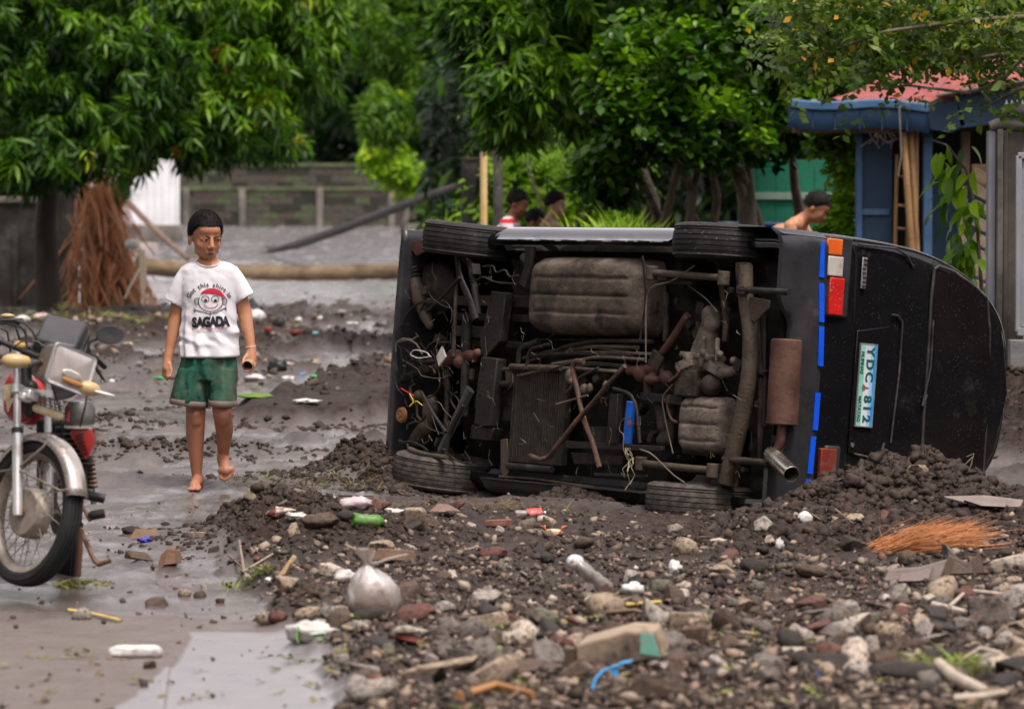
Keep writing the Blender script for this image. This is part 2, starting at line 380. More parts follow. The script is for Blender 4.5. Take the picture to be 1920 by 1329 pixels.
def build_ground():
    nr = 680; inv = np.linspace(1/8.5, 1/190.0, nr); Dr = 1/inv
    # a few rows nearer and farther so that the sheet reaches the horizon
    Dr = np.concatenate([[-60, -5, 4.0, 6.5], Dr, [240, 320, 460, 700, 1200, 2400]])
    t = np.concatenate([-np.array([1.0, .62, .42, .3, .24, .2, .18, .165]), np.linspace(-.155, .155, 470), np.array([.165, .18, .2, .24, .3, .42, .62, 1.0])])
    Y = np.repeat(Dr[:, None], len(t), 1); w = np.maximum(np.abs(Y), 9)
    X = t[None, :]*w*np.where(Y > 230, 3, 1)*np.where(np.abs(t[None, :]) > .5, 2.5, 1)
    Z = height(X, Y); n = len(t); R = len(Dr)
    v = np.stack([X, Y, Z], -1).reshape(-1, 3)
    i, j = np.meshgrid(np.arange(R-1), np.arange(n-1), indexing='ij'); a = (i*n+j).ravel()
    f = np.stack([a, a+1, a+n+1, a+n], -1)
    rub, heap, bank, fp = masks(X, Y)
    base = np.interp(Y, Z0D, Z0Z); rel = Z - base
    wet = sst(.032, -.004, rel + .010*fbm(X*7, Y*3, 3))*(1-rub*.85)*(1-bank*.9)
    slab0 = (1-rub)*sst(14.9, 14.2, Y); wet = wet*(1-.75*slab0)
    wet = np.maximum(wet, .9*sst(.05, .0, rel)*sst(20, 23, Y)*(1-bank))
    mud = np.clip(rub*.8 + bank*.75 + heap*.7 + sst(.05, .16, rel), 0, 1)
    slab = (1-rub)*sst(14.9, 14.2, Y + fbm(X*3, Y*3, 2)*.35)
    jx = np.interp(Y, [11, 12.9, 13.9, 16.0, 17.5], [-1.02, -1.16, -1.18, -1.49, -1.6])
    stm = stream(X, Y); wet = np.maximum(wet, stm*1.2); mud = mud*(1-stm)
    painted_sheen = np.maximum(sst(44, 58, Y), stm*.9)  # sky sheen painted as pale grey on the stream and distant wet ground
    film = sst(.0, .018, X - np.where(Y < 13.1, -1.165 - (13.1-Y)*.05 + fbm(X*2.5, Y*2.5, 4)*.03, jx+.01))*(1-rub)*sst(14.12, 14.04, Y + fbm(X*3, Y*2, 3)*.05)
    at = {'wet': wet.ravel(), 'mud': mud.ravel(), 'slab': slab.ravel(), 'film': film.ravel(), 'painted_sheen': painted_sheen.ravel()}
    m = bpy.data.materials.new('wet_mud_ground'); m.use_nodes = True; nt = m.node_tree; N = nt.nodes; L = nt.links; b = N['Principled BSDF']
    tc = N.new('ShaderNodeTexCoord')
    def noise(sc, d=8, r=.65, st=None):
        q = N.new('ShaderNodeTexNoise'); q.inputs['Scale'].default_value = sc; q.inputs['Detail'].default_value = d; q.inputs['Roughness'].default_value = r
        if st:
            mp = N.new('ShaderNodeMapping'); mp.inputs['Scale'].default_value = st; L.new(tc.outputs['Object'], mp.inputs[0]); L.new(mp.outputs[0], q.inputs['Vector'])
        else: L.new(tc.outputs['Object'], q.inputs['Vector'])
        return q.outputs['Fac']
    def A(nm): q = N.new('ShaderNodeAttribute'); q.attribute_name = nm; return q.outputs['Fac']
    def mr(x, a, c, lo=0, hi=1):
        q = N.new('ShaderNodeMapRange'); q.inputs[1].default_value = a; q.inputs[2].default_value = c; q.inputs[3].default_value = lo; q.inputs[4].default_value = hi; L.new(x, q.inputs[0]); return q.outputs[0]
    def mixc(f, a, c):
        q = N.new('ShaderNodeMix'); q.data_type = 'RGBA'; L.new(f, q.inputs[0])
        for s_, x in ((6, a), (7, c)):
            if isinstance(x, tuple): q.inputs[s_].default_value = (*x, 1)
            else: L.new(x, q.inputs[s_])
        return q.outputs[2]
    def mixf(f, a, c):
        q = N.new('ShaderNodeMix'); L.new(f, q.inputs[0])
        for s_, x in ((2, a), (3, c)):
            if isinstance(x, float): q.inputs[s_].default_value = x
            else: L.new(x, q.inputs[s_])
        return q.outputs[0]
    def mth(op, a, c):
        q = N.new('ShaderNodeMath'); q.operation = op
        for s_, x in ((0, a), (1, c)):
            if isinstance(x, float): q.inputs[s_].default_value = x
            else: L.new(x, q.inputs[s_])
        return q.outputs[0]
    nA, nB, nC = noise(2.2), noise(18), noise(90, 4)
    c = mixc(mr(nA, .35, .65), (.070, .057, .053), (.125, .103, .096))
    c = mixc(mr(nB, .55, .75), c, (.150, .122, .110))
    c = mixc(A('mud'), c, mixc(mr(nB, .4, .65), (.017, .0110, .0085), (.056, .038, .030)))
    sl = mixc(mr(noise(5), .35, .7), (.115, .090, .078), (.175, .145, .128))
    c = mixc(A('painted_sheen'), c, mixc(mr(nA, .35, .65), (.13, .12, .12), (.21, .20, .20)))  # light grey base colour stands in for reflected sky
    c = mixc(A('slab'), c, sl)
    c = mixc(A('film'), c, mixc(mr(noise(7), .3, .7), (.155, .145, .148), (.215, .203, .208)))
    sp = mr(noise(240, 2, .5), .70, .76)                                # grit
    c = mixc(mth('MULTIPLY', sp, .5), c, (.18, .15, .12))
    L.new(c, b.inputs['Base Color'])
    wv = mth('ADD', A('wet'), mth('MULTIPLY', mth('SUBTRACT', noise(5, 6, .6, (1, .5, 1)), .5), 1.3))
    wf = mr(wv, .48, .86)
    ro = mixf(wf, mr(nB, .3, .7, .48, .72), .20)
    ro = mixf(A('film'), ro, mr(noise(3), .3, .7, .24, .40))
    L.new(ro, b.inputs['Roughness']); L.new(mixf(A('mud'), .50, .12), b.inputs['Specular IOR Level'])
    hgt = mth('ADD', mth('MULTIPLY', nB, .9), mth('MULTIPLY', nC, .35))
    bp = N.new('ShaderNodeBump'); bp.inputs['Distance'].default_value = .022; L.new(hgt, bp.inputs['Height'])
    st = mixf(wf, .75, .16); st = mixf(A('film'), st, .05); L.new(st, bp.inputs['Strength']); L.new(bp.outputs[0], b.inputs['Normal'])
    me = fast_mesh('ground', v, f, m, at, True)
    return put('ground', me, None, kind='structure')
build_ground()
# ================================================================ OVERTURNED VAN
AZ, LEAN = math.radians(53), math.radians(5.0)
_U = Vector((math.cos(AZ), -math.sin(AZ), 0)); _W0 = Vector((math.sin(AZ), math.cos(AZ), 0)); _V0 = Vector((0, 0, 1))
_V = _V0*math.cos(LEAN) + _W0*math.sin(LEAN); _W = _W0*math.cos(LEAN) - _V0*math.sin(LEAN)
CR = Matrix((-_U, _V, _W)).transposed()                 # columns: forward, left (now up), roofward (now away)
CO = P(1365, 457, 19.7) - CR @ Vector((.56, .655, .115))
CM = Matrix.Translation(CO) @ CR.to_4x4(); CI = CM.inverted()
_camp = CI @ Vector((0, 0, CAMH))
def _hit(px, py, ax, val):
    d = CR.transposed() @ ray(px, py); t = (val - _camp[ax])/d[ax]; return _camp + d*t
def cz(px, py, z=0.0): return _hit(px, py, 2, z)        # on a plane parallel to the floor pan
def cx_(px, py, x=0.0): return _hit(px, py, 0, x)       # on a plane parallel to the tailgate
def proj(p):
    w = CM @ Vector(p); v = w - Vector((0, 0, CAMH)); a = v.y*_cp - v.z*_sp; b = v.y*_sp + v.z*_cp
    return (CX + FPX*v.x/a, CY - FPX*b/a)
DIRT = (.16, .125, .095); DUST = (.20, .17, .145)
black_paint = mat('black_paint', [(.005, .005, .006), (.008, .008, .009)], 3, (.05, .13), bump=.02, speck=((.09, .075, .062), 85, .075), spec=.30, grime=((.040, .031, .026), 2.6, .61))
black_plastic = mat('scuffed_black_plastic', [(.018, .018, .020), (.038, .037, .041)], 4, (.22, .4), bump=.08, speck=((.10, .085, .07), 85, .06), grime=((.07, .058, .048), 5, .64))
under_black = mat('underbody_black', [(.004, .0035, .003), (.012, .0095, .008), (.032, .025, .02)], 7, (.55, .85), bump=.35, bscale=45, grime=((.06, .046, .036), 6, .64))
under_brown = mat('underbody_brown', [(.009, .007, .0055), (.026, .019, .0145), (.062, .046, .035)], 9, (.5, .85), bump=.45, bscale=50, grime=((.02, .016, .013), 7, .58))
tank_m = mat('dirty_steel_tank', [(.045, .034, .025), (.088, .067, .049), (.125, .098, .074)], 6, (.34, .55), metal=.0, bump=.4, bscale=42, grime=((.025, .019, .015), 4.5, .54))
rust_m = mat('rusty_steel', [(.045, .022, .017), (.085, .038, .027), (.14, .065, .04)], 5, (.55, .8), bump=.3, bscale=45, grime=((.07, .05, .042), 5, .57))
alu_m = mat('dirty_aluminium', [(.11, .085, .065), (.24, .20, .165)], 8, (.45, .7), metal=.15, bump=.4, bscale=60, grime=((.07, .052, .04), 7, .53))
tan_m = mat('muddy_arm_steel', [(.04, .029, .020), (.095, .070, .048)], 9, (.5, .75), bump=.4, bscale=60, grime=((.04, .03, .025), 9, .60))
grey_m = mat('dark_grey_steel', [(.012, .0105, .0095), (.032, .027, .024)], 9, (.4, .7), metal=.2, bump=.35, bscale=60, grime=((.085, .065, .052), 8, .62))
rub_m = mat('tyre_rubber', [(.010, .010, .010), (.022, .021, .020)], 10, (.6, .8), bump=.1, grime=((.05, .041, .034), 9, .58), speck=(DUST, 60, .09))
rubmud_m = mat('muddy_tyre_rubber', [(.03, .026, .023), (.06, .05, .043)], 14, (.6, .85), bump=.4, bscale=80, grime=((.11, .088, .074), 22, .50))
chrome_m = mat('stained_chrome', [(.55, .50, .42), (.72, .68, .60)], 8, (.16, .30), metal=.95, bump=.05, grime=((.16, .12, .08), 9, .62))
blue_tape = mat('blue_reflective_tape', [(.005, .075, .62), (.008, .10, .75)], 6, (.3, .4), bump=.03, speck=((.03, .03, .05), 60, .10))
amber_m = mat('amber_lens', [(.62, .10, .015), (.72, .14, .02)], 6, (.12, .2), bump=.04, speck=(DUST, 70, .12), coat=.5)
clear_m = mat('clear_lens', [(.42, .38, .36), (.5, .46, .43)], 6, (.12, .2), bump=.04, coat=.5, grime=((.2, .15, .12), 8, .6))
red_m = mat('red_lens', [(.42, .012, .010), (.58, .02, .015)], 6, (.12, .2), bump=.04, speck=(DUST, 70, .13), coat=.5)
dred_m = mat('muddy_red_lens', [(.16, .022, .015), (.24, .035, .02)], 6, (.3, .4), bump=.04, grime=((.12, .07, .05), 9, .55))
glass_m = mat('dark_rear_glass', [(.006, .005, .005), (.012, .009, .009)], 3, (.04, .08), bump=0, spec=.45, speck=((.11, .09, .075), 80, .075), grime=((.030, .023, .020), 2.2, .62))
silver_m = mat('silver_badge', [(.4, .4, .41), (.6, .6, .6)], 12, (.25, .4), metal=.7, bump=.1)
wire_m = mat('muddy_wire', [(.07, .056, .044), (.16, .13, .10)], 8, (.6, .8), bump=.1)
white_m = mat('dirty_white_plastic', [(.42, .39, .34), (.62, .58, .52)], 8, (.4, .6), bump=.1, grime=((.2, .15, .11), 8, .6))

van = thing('overturned_van', 'black van lying on its side with its muddy underside and tailgate showing', 'van')
van.matrix_world = CM
LEN = 3.215; HW = .72
SEC = [(.63, .02), (.68, .015), (.715, .07), (.728, .20), (.732, .45), (.718, .80), (.692, 1.00), (.645, 1.18), (.575, 1.345), (.475, 1.49), (.36, 1.585), (.20, 1.628), (.0, 1.638)]
def section(zt, ws=1.0, x=0.0, zmin=0.0):
    pts = []
    for (y, z) in SEC: pts.append((y, z))
    half = [(y*ws, z if z < .3 else .3 + (z-.3)*(zt-.3)/1.338) for y, z in pts]
    return [Vector((x, y, z)) for y, z in half] + [Vector((x, -y, z)) for y, z in reversed(half[:-1])]
# body shell: lofted from the tailgate forward (bonnet and windscreen on the far end)
def build_body():
    b = MB(); rows = []
    st = [(0.0, 1.60, .96), (.010, 1.62, .98), (.03, 1.632, .99), (.08, 1.638, 1), (.5, 1.65, 1), (1.2, 1.65, 1), (1.75, 1.61, 1), (2.15, 1.48, .995), (2.45, 1.15, .99), (2.68, .86, .985), (2.85, .80, .98), (3.02, .76, .96), (3.15, .70, .94), (LEN, .60, .90)]
    def dense(a):
        for _ in range(2):
            q = [a[0]]
            for i in range(len(a)-1): q += [a[i].lerp(a[i+1], .25), a[i].lerp(a[i+1], .75)]
            a = q + [a[-1]]
        return a
        out = []
        for i in range(len(a)-1):
            for k in range(3): t = k/3; out.append(a[i].lerp(a[i+1], t))
        out.append(a[-1]); return out
    for x, zt, ws in st: rows.append(dense(section(zt, ws, x)))
    b.grid(rows)
    # tailgate skin
    r0 = rows[0]; n = len(r0); half = n//2
    g = []
    for i in range(half+1):
        A, B = r0[i], r0[n-1-i]
        g.append([A.lerp(B, k/20) + Vector((-.022*math.sin(math.pi*k/20)*min(1, A.z), 0, 0)) for k in range(21)])
    b.grid(g)
    r1 = rows[-1]; b.grid([[r1[i].lerp(r1[n-1-i], k/8) for k in range(9)] for i in range(half+1)])
    me = b.mesh('body', black_paint, 40); o = put('body', me, van)
    w = o.modifiers.new('sheet', 'SOLIDIFY'); w.thickness = .006; w.offset = -1
    return o
body = build_body()
# ---- underside floor, ribs and recess walls
fl = MB()
rows = []
for i in range(46):
    x = .12 + (2.45-.12)*i/45; r = []
    for j in range(41):
        y = -.69 + 1.38*j/40
        z = .17 + .012*math.sin(y*55)*(1 if abs(y) > .25 else 0) + (.03*math.sin(x*14) if abs(y) < .45 else 0)
        z += .10*math.exp(-((abs(y)-.0)/.16)**2) + .015*random.random()
        if .34 < x < .98 and abs(y) > .30: z += .20*min(1, (abs(y)-.30)/.08)          # rear wheel arches
        r.append((x, y, z))
    rows.append(r)
fl.grid(rows); part('floor_pan', fl, under_black, van, 60)
eb = MB()
rows = []
for i in range(20):
    x = 2.40 + (3.19-2.40)*i/19
    rows.append([(x, -.69 + 1.38*j/24, .44 + .05*random.random() - (.20 if i in (0,) else 0)) for j in range(25)])
eb.grid(rows); part('engine_bay_wall', eb, under_black, van, 60)
sill_m = mat('glossy_sill', [(.03, .03, .032), (.045, .044, .047)], 4, (.05, .12), bump=.01, spec=.8, coat=1.0, grime=((.09, .075, .062), 6, .66))
for s_ in (-1, 1):                                           # rocker panels (sills)
    r_ = MB(); prof = [(.737, .40), (.739, .22), (.736, .12), (.726, .055), (.706, .018), (.686, .004), (.668, -.008), (.655, -.034), (.648, -.034), (.650, .02), (.60, .05), (.60, .16)]
    rows = []
    for i in range(25):
        x = .86 + (2.36-.86)*i/24
        wob = .010*math.sin(i*1.9) + random.uniform(-.003, .003)
        rows.append([(x, s_*(y + (.008 if k in (7, 8) else 0)*wob*20), z + (wob if k in (7, 8) else 0)) for k, (y, z) in enumerate(prof)])
    r_.grid(rows); o = part('sill', r_, sill_m if s_ > 0 else black_plastic, van, 30)
# wheels
def wheel(x, y, z, mud, steer=0.0, sink=0):
    t = MB(); R, w = .287, .084; ro = math.radians(steer); ax = Vector((math.sin(ro), math.cos(ro), 0))
    prof = [(.17, -w*.80), (.20, -w*1.02), (.245, -w*1.10), (.272, -w*1.0), (.283, -w*.86)]
    g = [-.62, -.30, .02, .34, .66]                              # tread grooves round the tyre
    prof.append((R-.008, -w*.78))
    for q in g:
        k_ = .012*q*q; prof += [(R-k_, w*(q-.05)), (R-.006-k_, w*(q-.03)), (R-.006-k_, w*(q+.01)), (R-k_, w*(q+.03))]
    prof += [(R-.008, w*.78), (.283, w*.86), (.272, w*1.0), (.245, w*1.10), (.20, w*1.02), (.17, w*.80)]
    t.lathe((x, y, z), ax, prof, 72)
    whl = part('wheel', t, rubmud_m if mud else rub_m, van, 30)
    r_ = MB(); r_.lathe((x, y, z), ax, [(.172, -w*.8), (.165, -w*.55), (.158, -w*.2), (.152, 0), (.13, w*.15), (.06, w*.22), (.045, w*.45), (.0, w*.45)], 40)
    r_.lathe((x, y, z), ax, [(.172, w*.8), (.160, w*.5), (.15, .1*w), (.12, .12*w), (0.0, .12*w)], 40)
    part('rim', r_, grey_m, whl, 35)
    d_ = MB(); s2 = -1 if y > 0 else 1
    d_.lathe((x, y + s2*.02, z), ax*s2, [(.0, .0), (.10, .0), (.105, .03), (.105, .07), (.06, .085), (.03, .12), (0, .12)], 28); part('brake_drum', d_, under_brown, whl, 35)
XR, XF = .56, 2.76
wheel(XR, .655, .115, False); wheel(XR+.005, -.675, .06, True)
wheel(XF, .655, .115, False, -4); wheel(XF+.03, -.645, .05, True, -5)
# ---------------------------------------------------------------- underside pieces, traced on planes parallel to the floor pan
def T(name, pts, r, m, z=0.0, n=8, **kw):
    """bent bar or pipe through picture points (px, py[, z])."""
    q = [cz(p[0], p[1], p[2] if len(p) > 2 else z) for p in pts]
    if len(q) > 2:                                   # smooth the corners a little
        out = [q[0]]
        for i in range(1, len(q)-1): out += [q[i].lerp(q[i-1], .18), q[i].lerp(q[i+1], .18)]
        q = out + [q[-1]]; 
        if hasattr(r, '__len__'): r = [r[0] + (r[-1]-r[0])*k/(len(q)-1) for k in range(len(q))]
    return part(name, MB().tube(q, r, n, wob=kw.pop('wob', .03), flat=kw.pop('flat', 1)), m, van, 40, **kw)
def Q(name, outline, m, z, th, bevel=.004, sub=None):
    """plate with a picture outline."""
    return part(name, MB().prism([cz(a, b, z) for a, b in outline], (0, 0, th)), m, sub or van, 35, bevel)
def dish(name, x0, x1, y0, y1, z, depth, m, ribs=0, corner=.25, nx=46, ny=40, rd=.012, axis='y', jit=0.0, outline=None):
    """pressed pan: a rounded box bulging towards the viewer with pressed grooves."""
    b = MB(); rows = []
    for i in range(nx+1):
        u = -1 + 2*i/nx; r = []
        for j in range(ny+1):
            v = -1 + 2*j/ny
            # round the corners of the outline
            k = max(abs(u), abs(v)); l4 = (abs(u)**5 + abs(v)**5)**.2; s_ = (k/l4) if l4 > 0 else 1
            uu, vv = u*s_**corner*1.0, v*s_**corner
            e = (1-abs(u)**7)*(1-abs(v)**7); h = depth*max(0, e)**.38
            if ribs and e > .25:
                w = (v if axis == 'y' else u)*ribs*.5
                h -= rd*math.exp(-((w-round(w))/.085)**2)*min(1, (e-.25)*2.2)*(1 if abs(u) < .82 else .3)
            h += jit*random.uniform(-1, 1)*(e > .2)
            r.append((x0+(x1-x0)*(uu+1)/2, y0+(y1-y0)*(vv+1)/2, z-h))
        rows.append(r)
    b.grid(rows); b.grid([[p for p in rows[0]], [(p[0], p[1], z+.03) for p in rows[0]]])
    return part(name, b, m, van, 50)
a_ = cz(1003, 478, .03); c_ = cz(1215, 636, .03)
dish('fuel_tank', a_.x, c_.x, c_.y, a_.y, .13, .20, tank_m, ribs=4.6, corner=.55, rd=.011)
T('filler_neck', [(1000, 500), (985, 480)], [.028, .034], tank_m, .06, 12)
T('tank_strap', [(1205, 480), (1212, 560), (1200, 636)], .009, grey_m, -.05, flat=.4); 
T('tank_flange', [(1003, 637), (1210, 637)], .008, grey_m, .10, 6)
# rear axle
T('axle_beam', [(1398, 497), (1398, 560), (1407, 620), (1405, 700), (1392, 780), (1375, 850), (1362, 906)], [.038, .044], tan_m, -.03, 14)
T('axle_beam_back', [(1420, 600), (1428, 700), (1425, 860)], .016, under_brown, .05)
Q('axle_bracket', [(1404, 556), (1442, 563), (1440, 578), (1416, 604), (1406, 600)], tan_m, -.05, .012)
Q('axle_end_plate', [(1378, 492), (1402, 492), (1402, 560), (1380, 556)], under_brown, -.02, .03)
Q('axle_end_plate', [(1334, 868), (1378, 872), (1372, 914), (1332, 908)], under_brown, -.02, .04)
for (pts, r, bsh) in (([(1224, 512), (1290, 516), (1352, 521)], .019, [(1222, 512), (1357, 522)]), ([(1204, 868), (1270, 876), (1330, 881)], .019, [(1202, 869), (1336, 882)])):
    T('trailing_arm', pts, r, tan_m, -.08, 10)
    for (px, py) in bsh:
        c = cz(px, py, -.08); part('arm_bush', MB().cyl(c - Vector((0, .036, 0)), c + Vector((0, .036, 0)), .031, n=16), tan_m, van, 35, .004)
T('lateral_rod', [(1388, 543), (1480, 548)], .017, grey_m, -.07, 10); T('lateral_rod', [(1358, 861), (1442, 868)], .019, under_brown, -.05, 10)
Q('rod_bracket', [(1380, 536), (1396, 536), (1396, 552), (1380, 552)], under_brown, -.085, .03)
T('lower_link', [(1236, 528), (1300, 530)], .012, under_brown, -.05)
T('brake_pipe', [(1350, 505), (1355, 545), (1362, 600), (1360, 640)], .018, tan_m, .06, 10)
T('brake_cable', [(1302, 498), (1260, 528), (1222, 536), (1211, 560), (1211, 680)], .0045, wire_m, -.09, 6)
T('brake_cable', [(1290, 535), (1325, 560), (1345, 585)], .004, wire_m, -.02, 6)
T('cross_tube', [(1250, 548), (1248, 640)], .016, under_brown, .02, 10); T('cross_tube', [(1433, 590), (1433, 800)], .017, grey_m, .06, 10)
T('cross_tube', [(1330, 690), (1432, 700)], .012, under_black, .03)
for (px, py, r) in ((1365, 545, .02), (1392, 880, .015)): 
    c = cz(px, py, -.06); part('bolt', MB().cyl(c, c + Vector((0, 0, .03)), r, n=6), grey_m, van, 30)
# silencer, tail pipe and tip
c0, c1 = cz(1475, 636, .02), cz(1466, 797, .02); ax = (c1-c0).normalized()
sl = MB(); sl.lathe(c0, ax, [(0, 0), (.072, 0), (.078, .008), (.079, .02)] + [(.079 + .001*(k % 2), .02+(c1-c0).length*k/14*.93) for k in range(15)] + [(.082, (c1-c0).length*.965), (.082, (c1-c0).length*.985), (.076, (c1-c0).length), (0, (c1-c0).length)], 36)
part('silencer', sl, rust_m, van, 30)
T('tail_pipe', [(1466, 797), (1464, 828), (1452, 852)], .024, rust_m, .0, 12)
c0 = cz(1444, 850, -.02); c1 = cz(1484, 889, -.12); ax = (c1-c0).normalized(); h = (c1-c0).length
tp = MB(); tp.lathe(c0, ax, [(.026, -.02), (.036, 0), (.041, .02), (.042, h), (.039, h+.002), (.037, h-.004), (.036, .03), (0, .03)], 28); part('tailpipe_tip', tp, chrome_m, van, 35)
T('exhaust_pipe', [(1290, 590), (1258, 640), (1234, 672)], .021, rust_m, .02, 12)
c = cz(1230, 676, .0); part('exhaust_flange', MB().box(c, (.10, .09, .02), Matrix.Rotation(.5, 3, 'Z')), under_brown, van, 35, .008)
T('exhaust_pipe', [(1228, 680), (1215, 700), (1216, 740)], .026, rust_m, .03, 12)
# gearbox: a cone, a bell with a flange and a ribbed pan
def lumps(name, items, m, vox=.007, sm=2):
    b = MB()
    for it in items:
        if it[0] == 'c': _, p0, z0, r0, p1, z1, r1 = it; b.cap2(cz(*p0, z0), r0, cz(*p1, z1), r1, 14)
        elif it[0] == 'e': _, p0, z0, r = it; b.ell(cz(*p0, z0), r, None, 14, 8)
        elif it[0] == 'b': _, p0, z0, s_, rz = it; b.box(cz(*p0, z0), s_, Matrix.Rotation(rz, 3, 'Z'))
    me = remesh(b, name, vox, m, sm); return put(name, me, van)
lumps('gearbox_tail', [('c', (1333, 590), .04, .050, (1334, 606), .04, .052), ('c', (1332, 606), .05, .046, (1318, 680), .05, .085), ('b', (1318, 660), -.03, (.02, .16, .03), .1), ('b', (1345, 655), -.02, (.015, .12, .03), -.1)], alu_m)
lumps('gearbox_flange', [('b', (1318, 668), .03, (.23, .028, .13), .06), ('b', (1296, 684), .01, (.13, .05, .11), -.3), ('b', (1345, 690), .03, (.11, .05, .1), .3), ('e', (1288, 668), -.03, .022), ('e', (1318, 661), -.04, .02), ('e', (1350, 664), -.03, .02), ('e', (1376, 676), -.01, .022), ('c', (1352, 700), .02, .03, (1400, 690), .05, .02)], alu_m, .006, 1)
lumps('gearbox_case', [('b', (1312, 720), .06, (.17, .14, .2), 0), ('c', (1280, 705), .03, .035, (1272, 745), .04, .03), ('e', (1335, 722), .01, .06)], under_brown, .008)
a_, c_ = cz(1277, 738, .0), cz(1352, 853, .0)
dish('gearbox_pan', a_.x, c_.x, c_.y, a_.y, .08, .12, alu_m, ribs=3.4, corner=.6, rd=.010, nx=30, ny=34)
Q('gearbox_pan_rim', [(1272, 735), (1355, 738), (1352, 800), (1342, 858), (1278, 850)], grey_m, .075, .012)
for k in range(9):
    px, py = ((1272 + 83*k/4, 735) if k < 5 else (1272 + (k-5)*27, 856)); c = cz(px, py, .06); part('bolt', MB().cyl(c, c + Vector((0, 0, .02)), .009, n=6), grey_m, van, 30)
# radiator with its vertical fins
a_, c_ = cz(962, 686, -.02), cz(1047, 872, -.02); W_ = abs(a_.x-c_.x)
rad = part('radiator', MB().box(((a_.x+c_.x)/2, (a_.y+c_.y)/2, .02), (W_, a_.y-c_.y, .04)), under_black, van, 35, .004)
fn = MB(); random.seed(3)
for k in range(30):
    x = c_.x + W_*(k+.5)/30; y1 = a_.y - random.uniform(0, .012); fn.box((x, (y1+c_.y)/2, -.006 + random.uniform(-.002, .002)), (W_/30*.42, y1-c_.y, .014))
part('radiator_fins', fn, mat('radiator_fin', [(.028, .022, .017), (.055, .045, .036)], 14, (.6, .85), bump=.3, grime=((.012, .010, .008), 9, .55)), rad, 0)
T('radiator_tank', [(958, 687), (1052, 690)], .016, tan_m, -.03, 10); T('radiator_tank', [(952, 873), (1035, 880)], .018, grey_m, -.03, 10)
Q('radiator_bracket', [(938, 824), (950, 822), (954, 860), (948, 905), (938, 880)], tan_m, -.01, .012)
Q('radiator_bracket', [(946, 690), (960, 690), (958, 720), (948, 716)], tan_m, -.01, .012)
# fore-and-aft chassis rails and cross members
Q('chassis_rail', [(920, 545), (948, 548), (936, 640), (906, 676), (898, 640), (908, 600)], grey_m, -.02, .06, .008)
Q('chassis_rail', [(902, 668), (932, 672), (922, 760), (918, 800), (888, 796), (894, 720)], grey_m, -.05, .07, .008)
Q('chassis_rail', [(884, 796), (926, 802), (920, 826), (880, 822)], under_brown, -.03, .07, .006)
for (px, py) in ((905, 690), (899, 740), (896, 775)): c = cz(px, py, -.052); part('rail_hole', MB().cyl(c, c + Vector((0, 0, .004)), .011, n=12), under_black, van, 30)
T('cross_pipe', [(927, 694), (1010, 690), (1160, 696)], .014, under_brown, .0, 8); T('cross_pipe', [(936, 720), (960, 720)], .018, under_brown, .0, 8)
for k, (y, w) in enumerate(((560, .045), (592, .02), (640, .03))):
    Q('cross_member', [(850+k*6, y-6), (1002, y-6+k*4), (1000, y+8+w*200), (850+k*6, y+6+w*120)], under_black if k % 2 else under_brown, .06, .05)
Q('cross_member', [(925, 735), (962, 735), (960, 790), (925, 790)], under_brown, .06, .05)
Q('cross_member', [(845, 610), (905, 612), (903, 634), (848, 630)], under_brown, .02, .06)
# bundle of pipes under the tank
random.seed(5)
for k in range(10):
    y = 646 + k*5.2 + random.uniform(-2, 2); x0 = 972 + random.uniform(-6, 70); x1 = 1190 + random.uniform(-30, 50)
    T('fuel_pipe', [(x0, y+random.uniform(4, 22)), (x0+40, y+random.uniform(-2, 3)), ((x0+x1)/2, y-random.uniform(2, 9)), (x1, y+random.uniform(-6, 8))], random.choice((.004, .006, .009, .012)), random.choice((under_brown, grey_m, wire_m, under_black)), random.uniform(-.06, .04), 7)
T('coolant_pipe', [(1010, 640), (975, 652), (972, 690)], .016, grey_m, -.02, 9); T('coolant_pipe', [(1030, 645), (992, 655), (988, 690)], .010, grey_m, -.04, 9)
# two bent, rusted bars crossing
rbar = mat('rust_bar', [(.035, .022, .016), (.08, .048, .032), (.20, .085, .04)], 7, (.5, .8), bump=.5, bscale=50, grime=((.05, .035, .028), 8, .58))
T('steering_bar', [(1172, 686), (1140, 720), (1112, 755), (1075, 796), (1045, 836), (1028, 858), (1012, 862), (994, 854)], [.013, .014], rbar, -.16, 9, wob=.12)
T('steering_bar', [(1094, 678), (1078, 676), (1073, 690), (1080, 720), (1088, 760), (1096, 790), (1112, 830), (1124, 876)], [.015, .013], rbar, -.14, 9, wob=.1)
T('clamp_rod', [(1043, 758), (1102, 741)], .006, wire_m, -.14); T('hose', [(1062, 738), (1086, 708), (1122, 690)], .010, under_brown, -.10)
for q_ in ((('e', (1096, 731), -.10, (.030, .036, .03)), ('e', (1106, 728), -.10, (.018, .03, .02))), (('e', (1068, 706), -.07, (.022, .045, .03)), ('e', (1072, 716), -.07, (.016, .02, .02))), (('e', (1136, 724), -.15, (.020, .032, .02)),)): lumps('knuckle', list(q_), tan_m, .006)
Q('battery_tray', [(1143, 740), (1158, 738), (1154, 832), (1136, 832)], grey_m, -.05, .04); Q('battery_tray', [(1105, 800), (1140, 800), (1138, 836), (1105, 834)], under_black, -.02, .03)
Q('frame_bar', [(1060, 826), (1240, 836), (1240, 846), (1060, 840)], grey_m, -.04, .03); Q('frame_bar', [(1070, 848), (1170, 852), (1166, 872), (1076, 870)], under_brown, .0, .03)
Q('frame_bar', [(1112, 886), (1210, 890), (1210, 896), (1112, 892)], grey_m, -.05, .02)
bl = part('filter_cartridge', MB().cyl(cz(1184, 752, -.02), cz(1176, 833, -.02), .026, n=20), mat('blue_filter', [(.005, .09, .42), (.01, .12, .55)], 5, (.3, .5), bump=.05, grime=((.08, .07, .06), 9, .6)), van, 35, .006, label='blue filter cartridge')
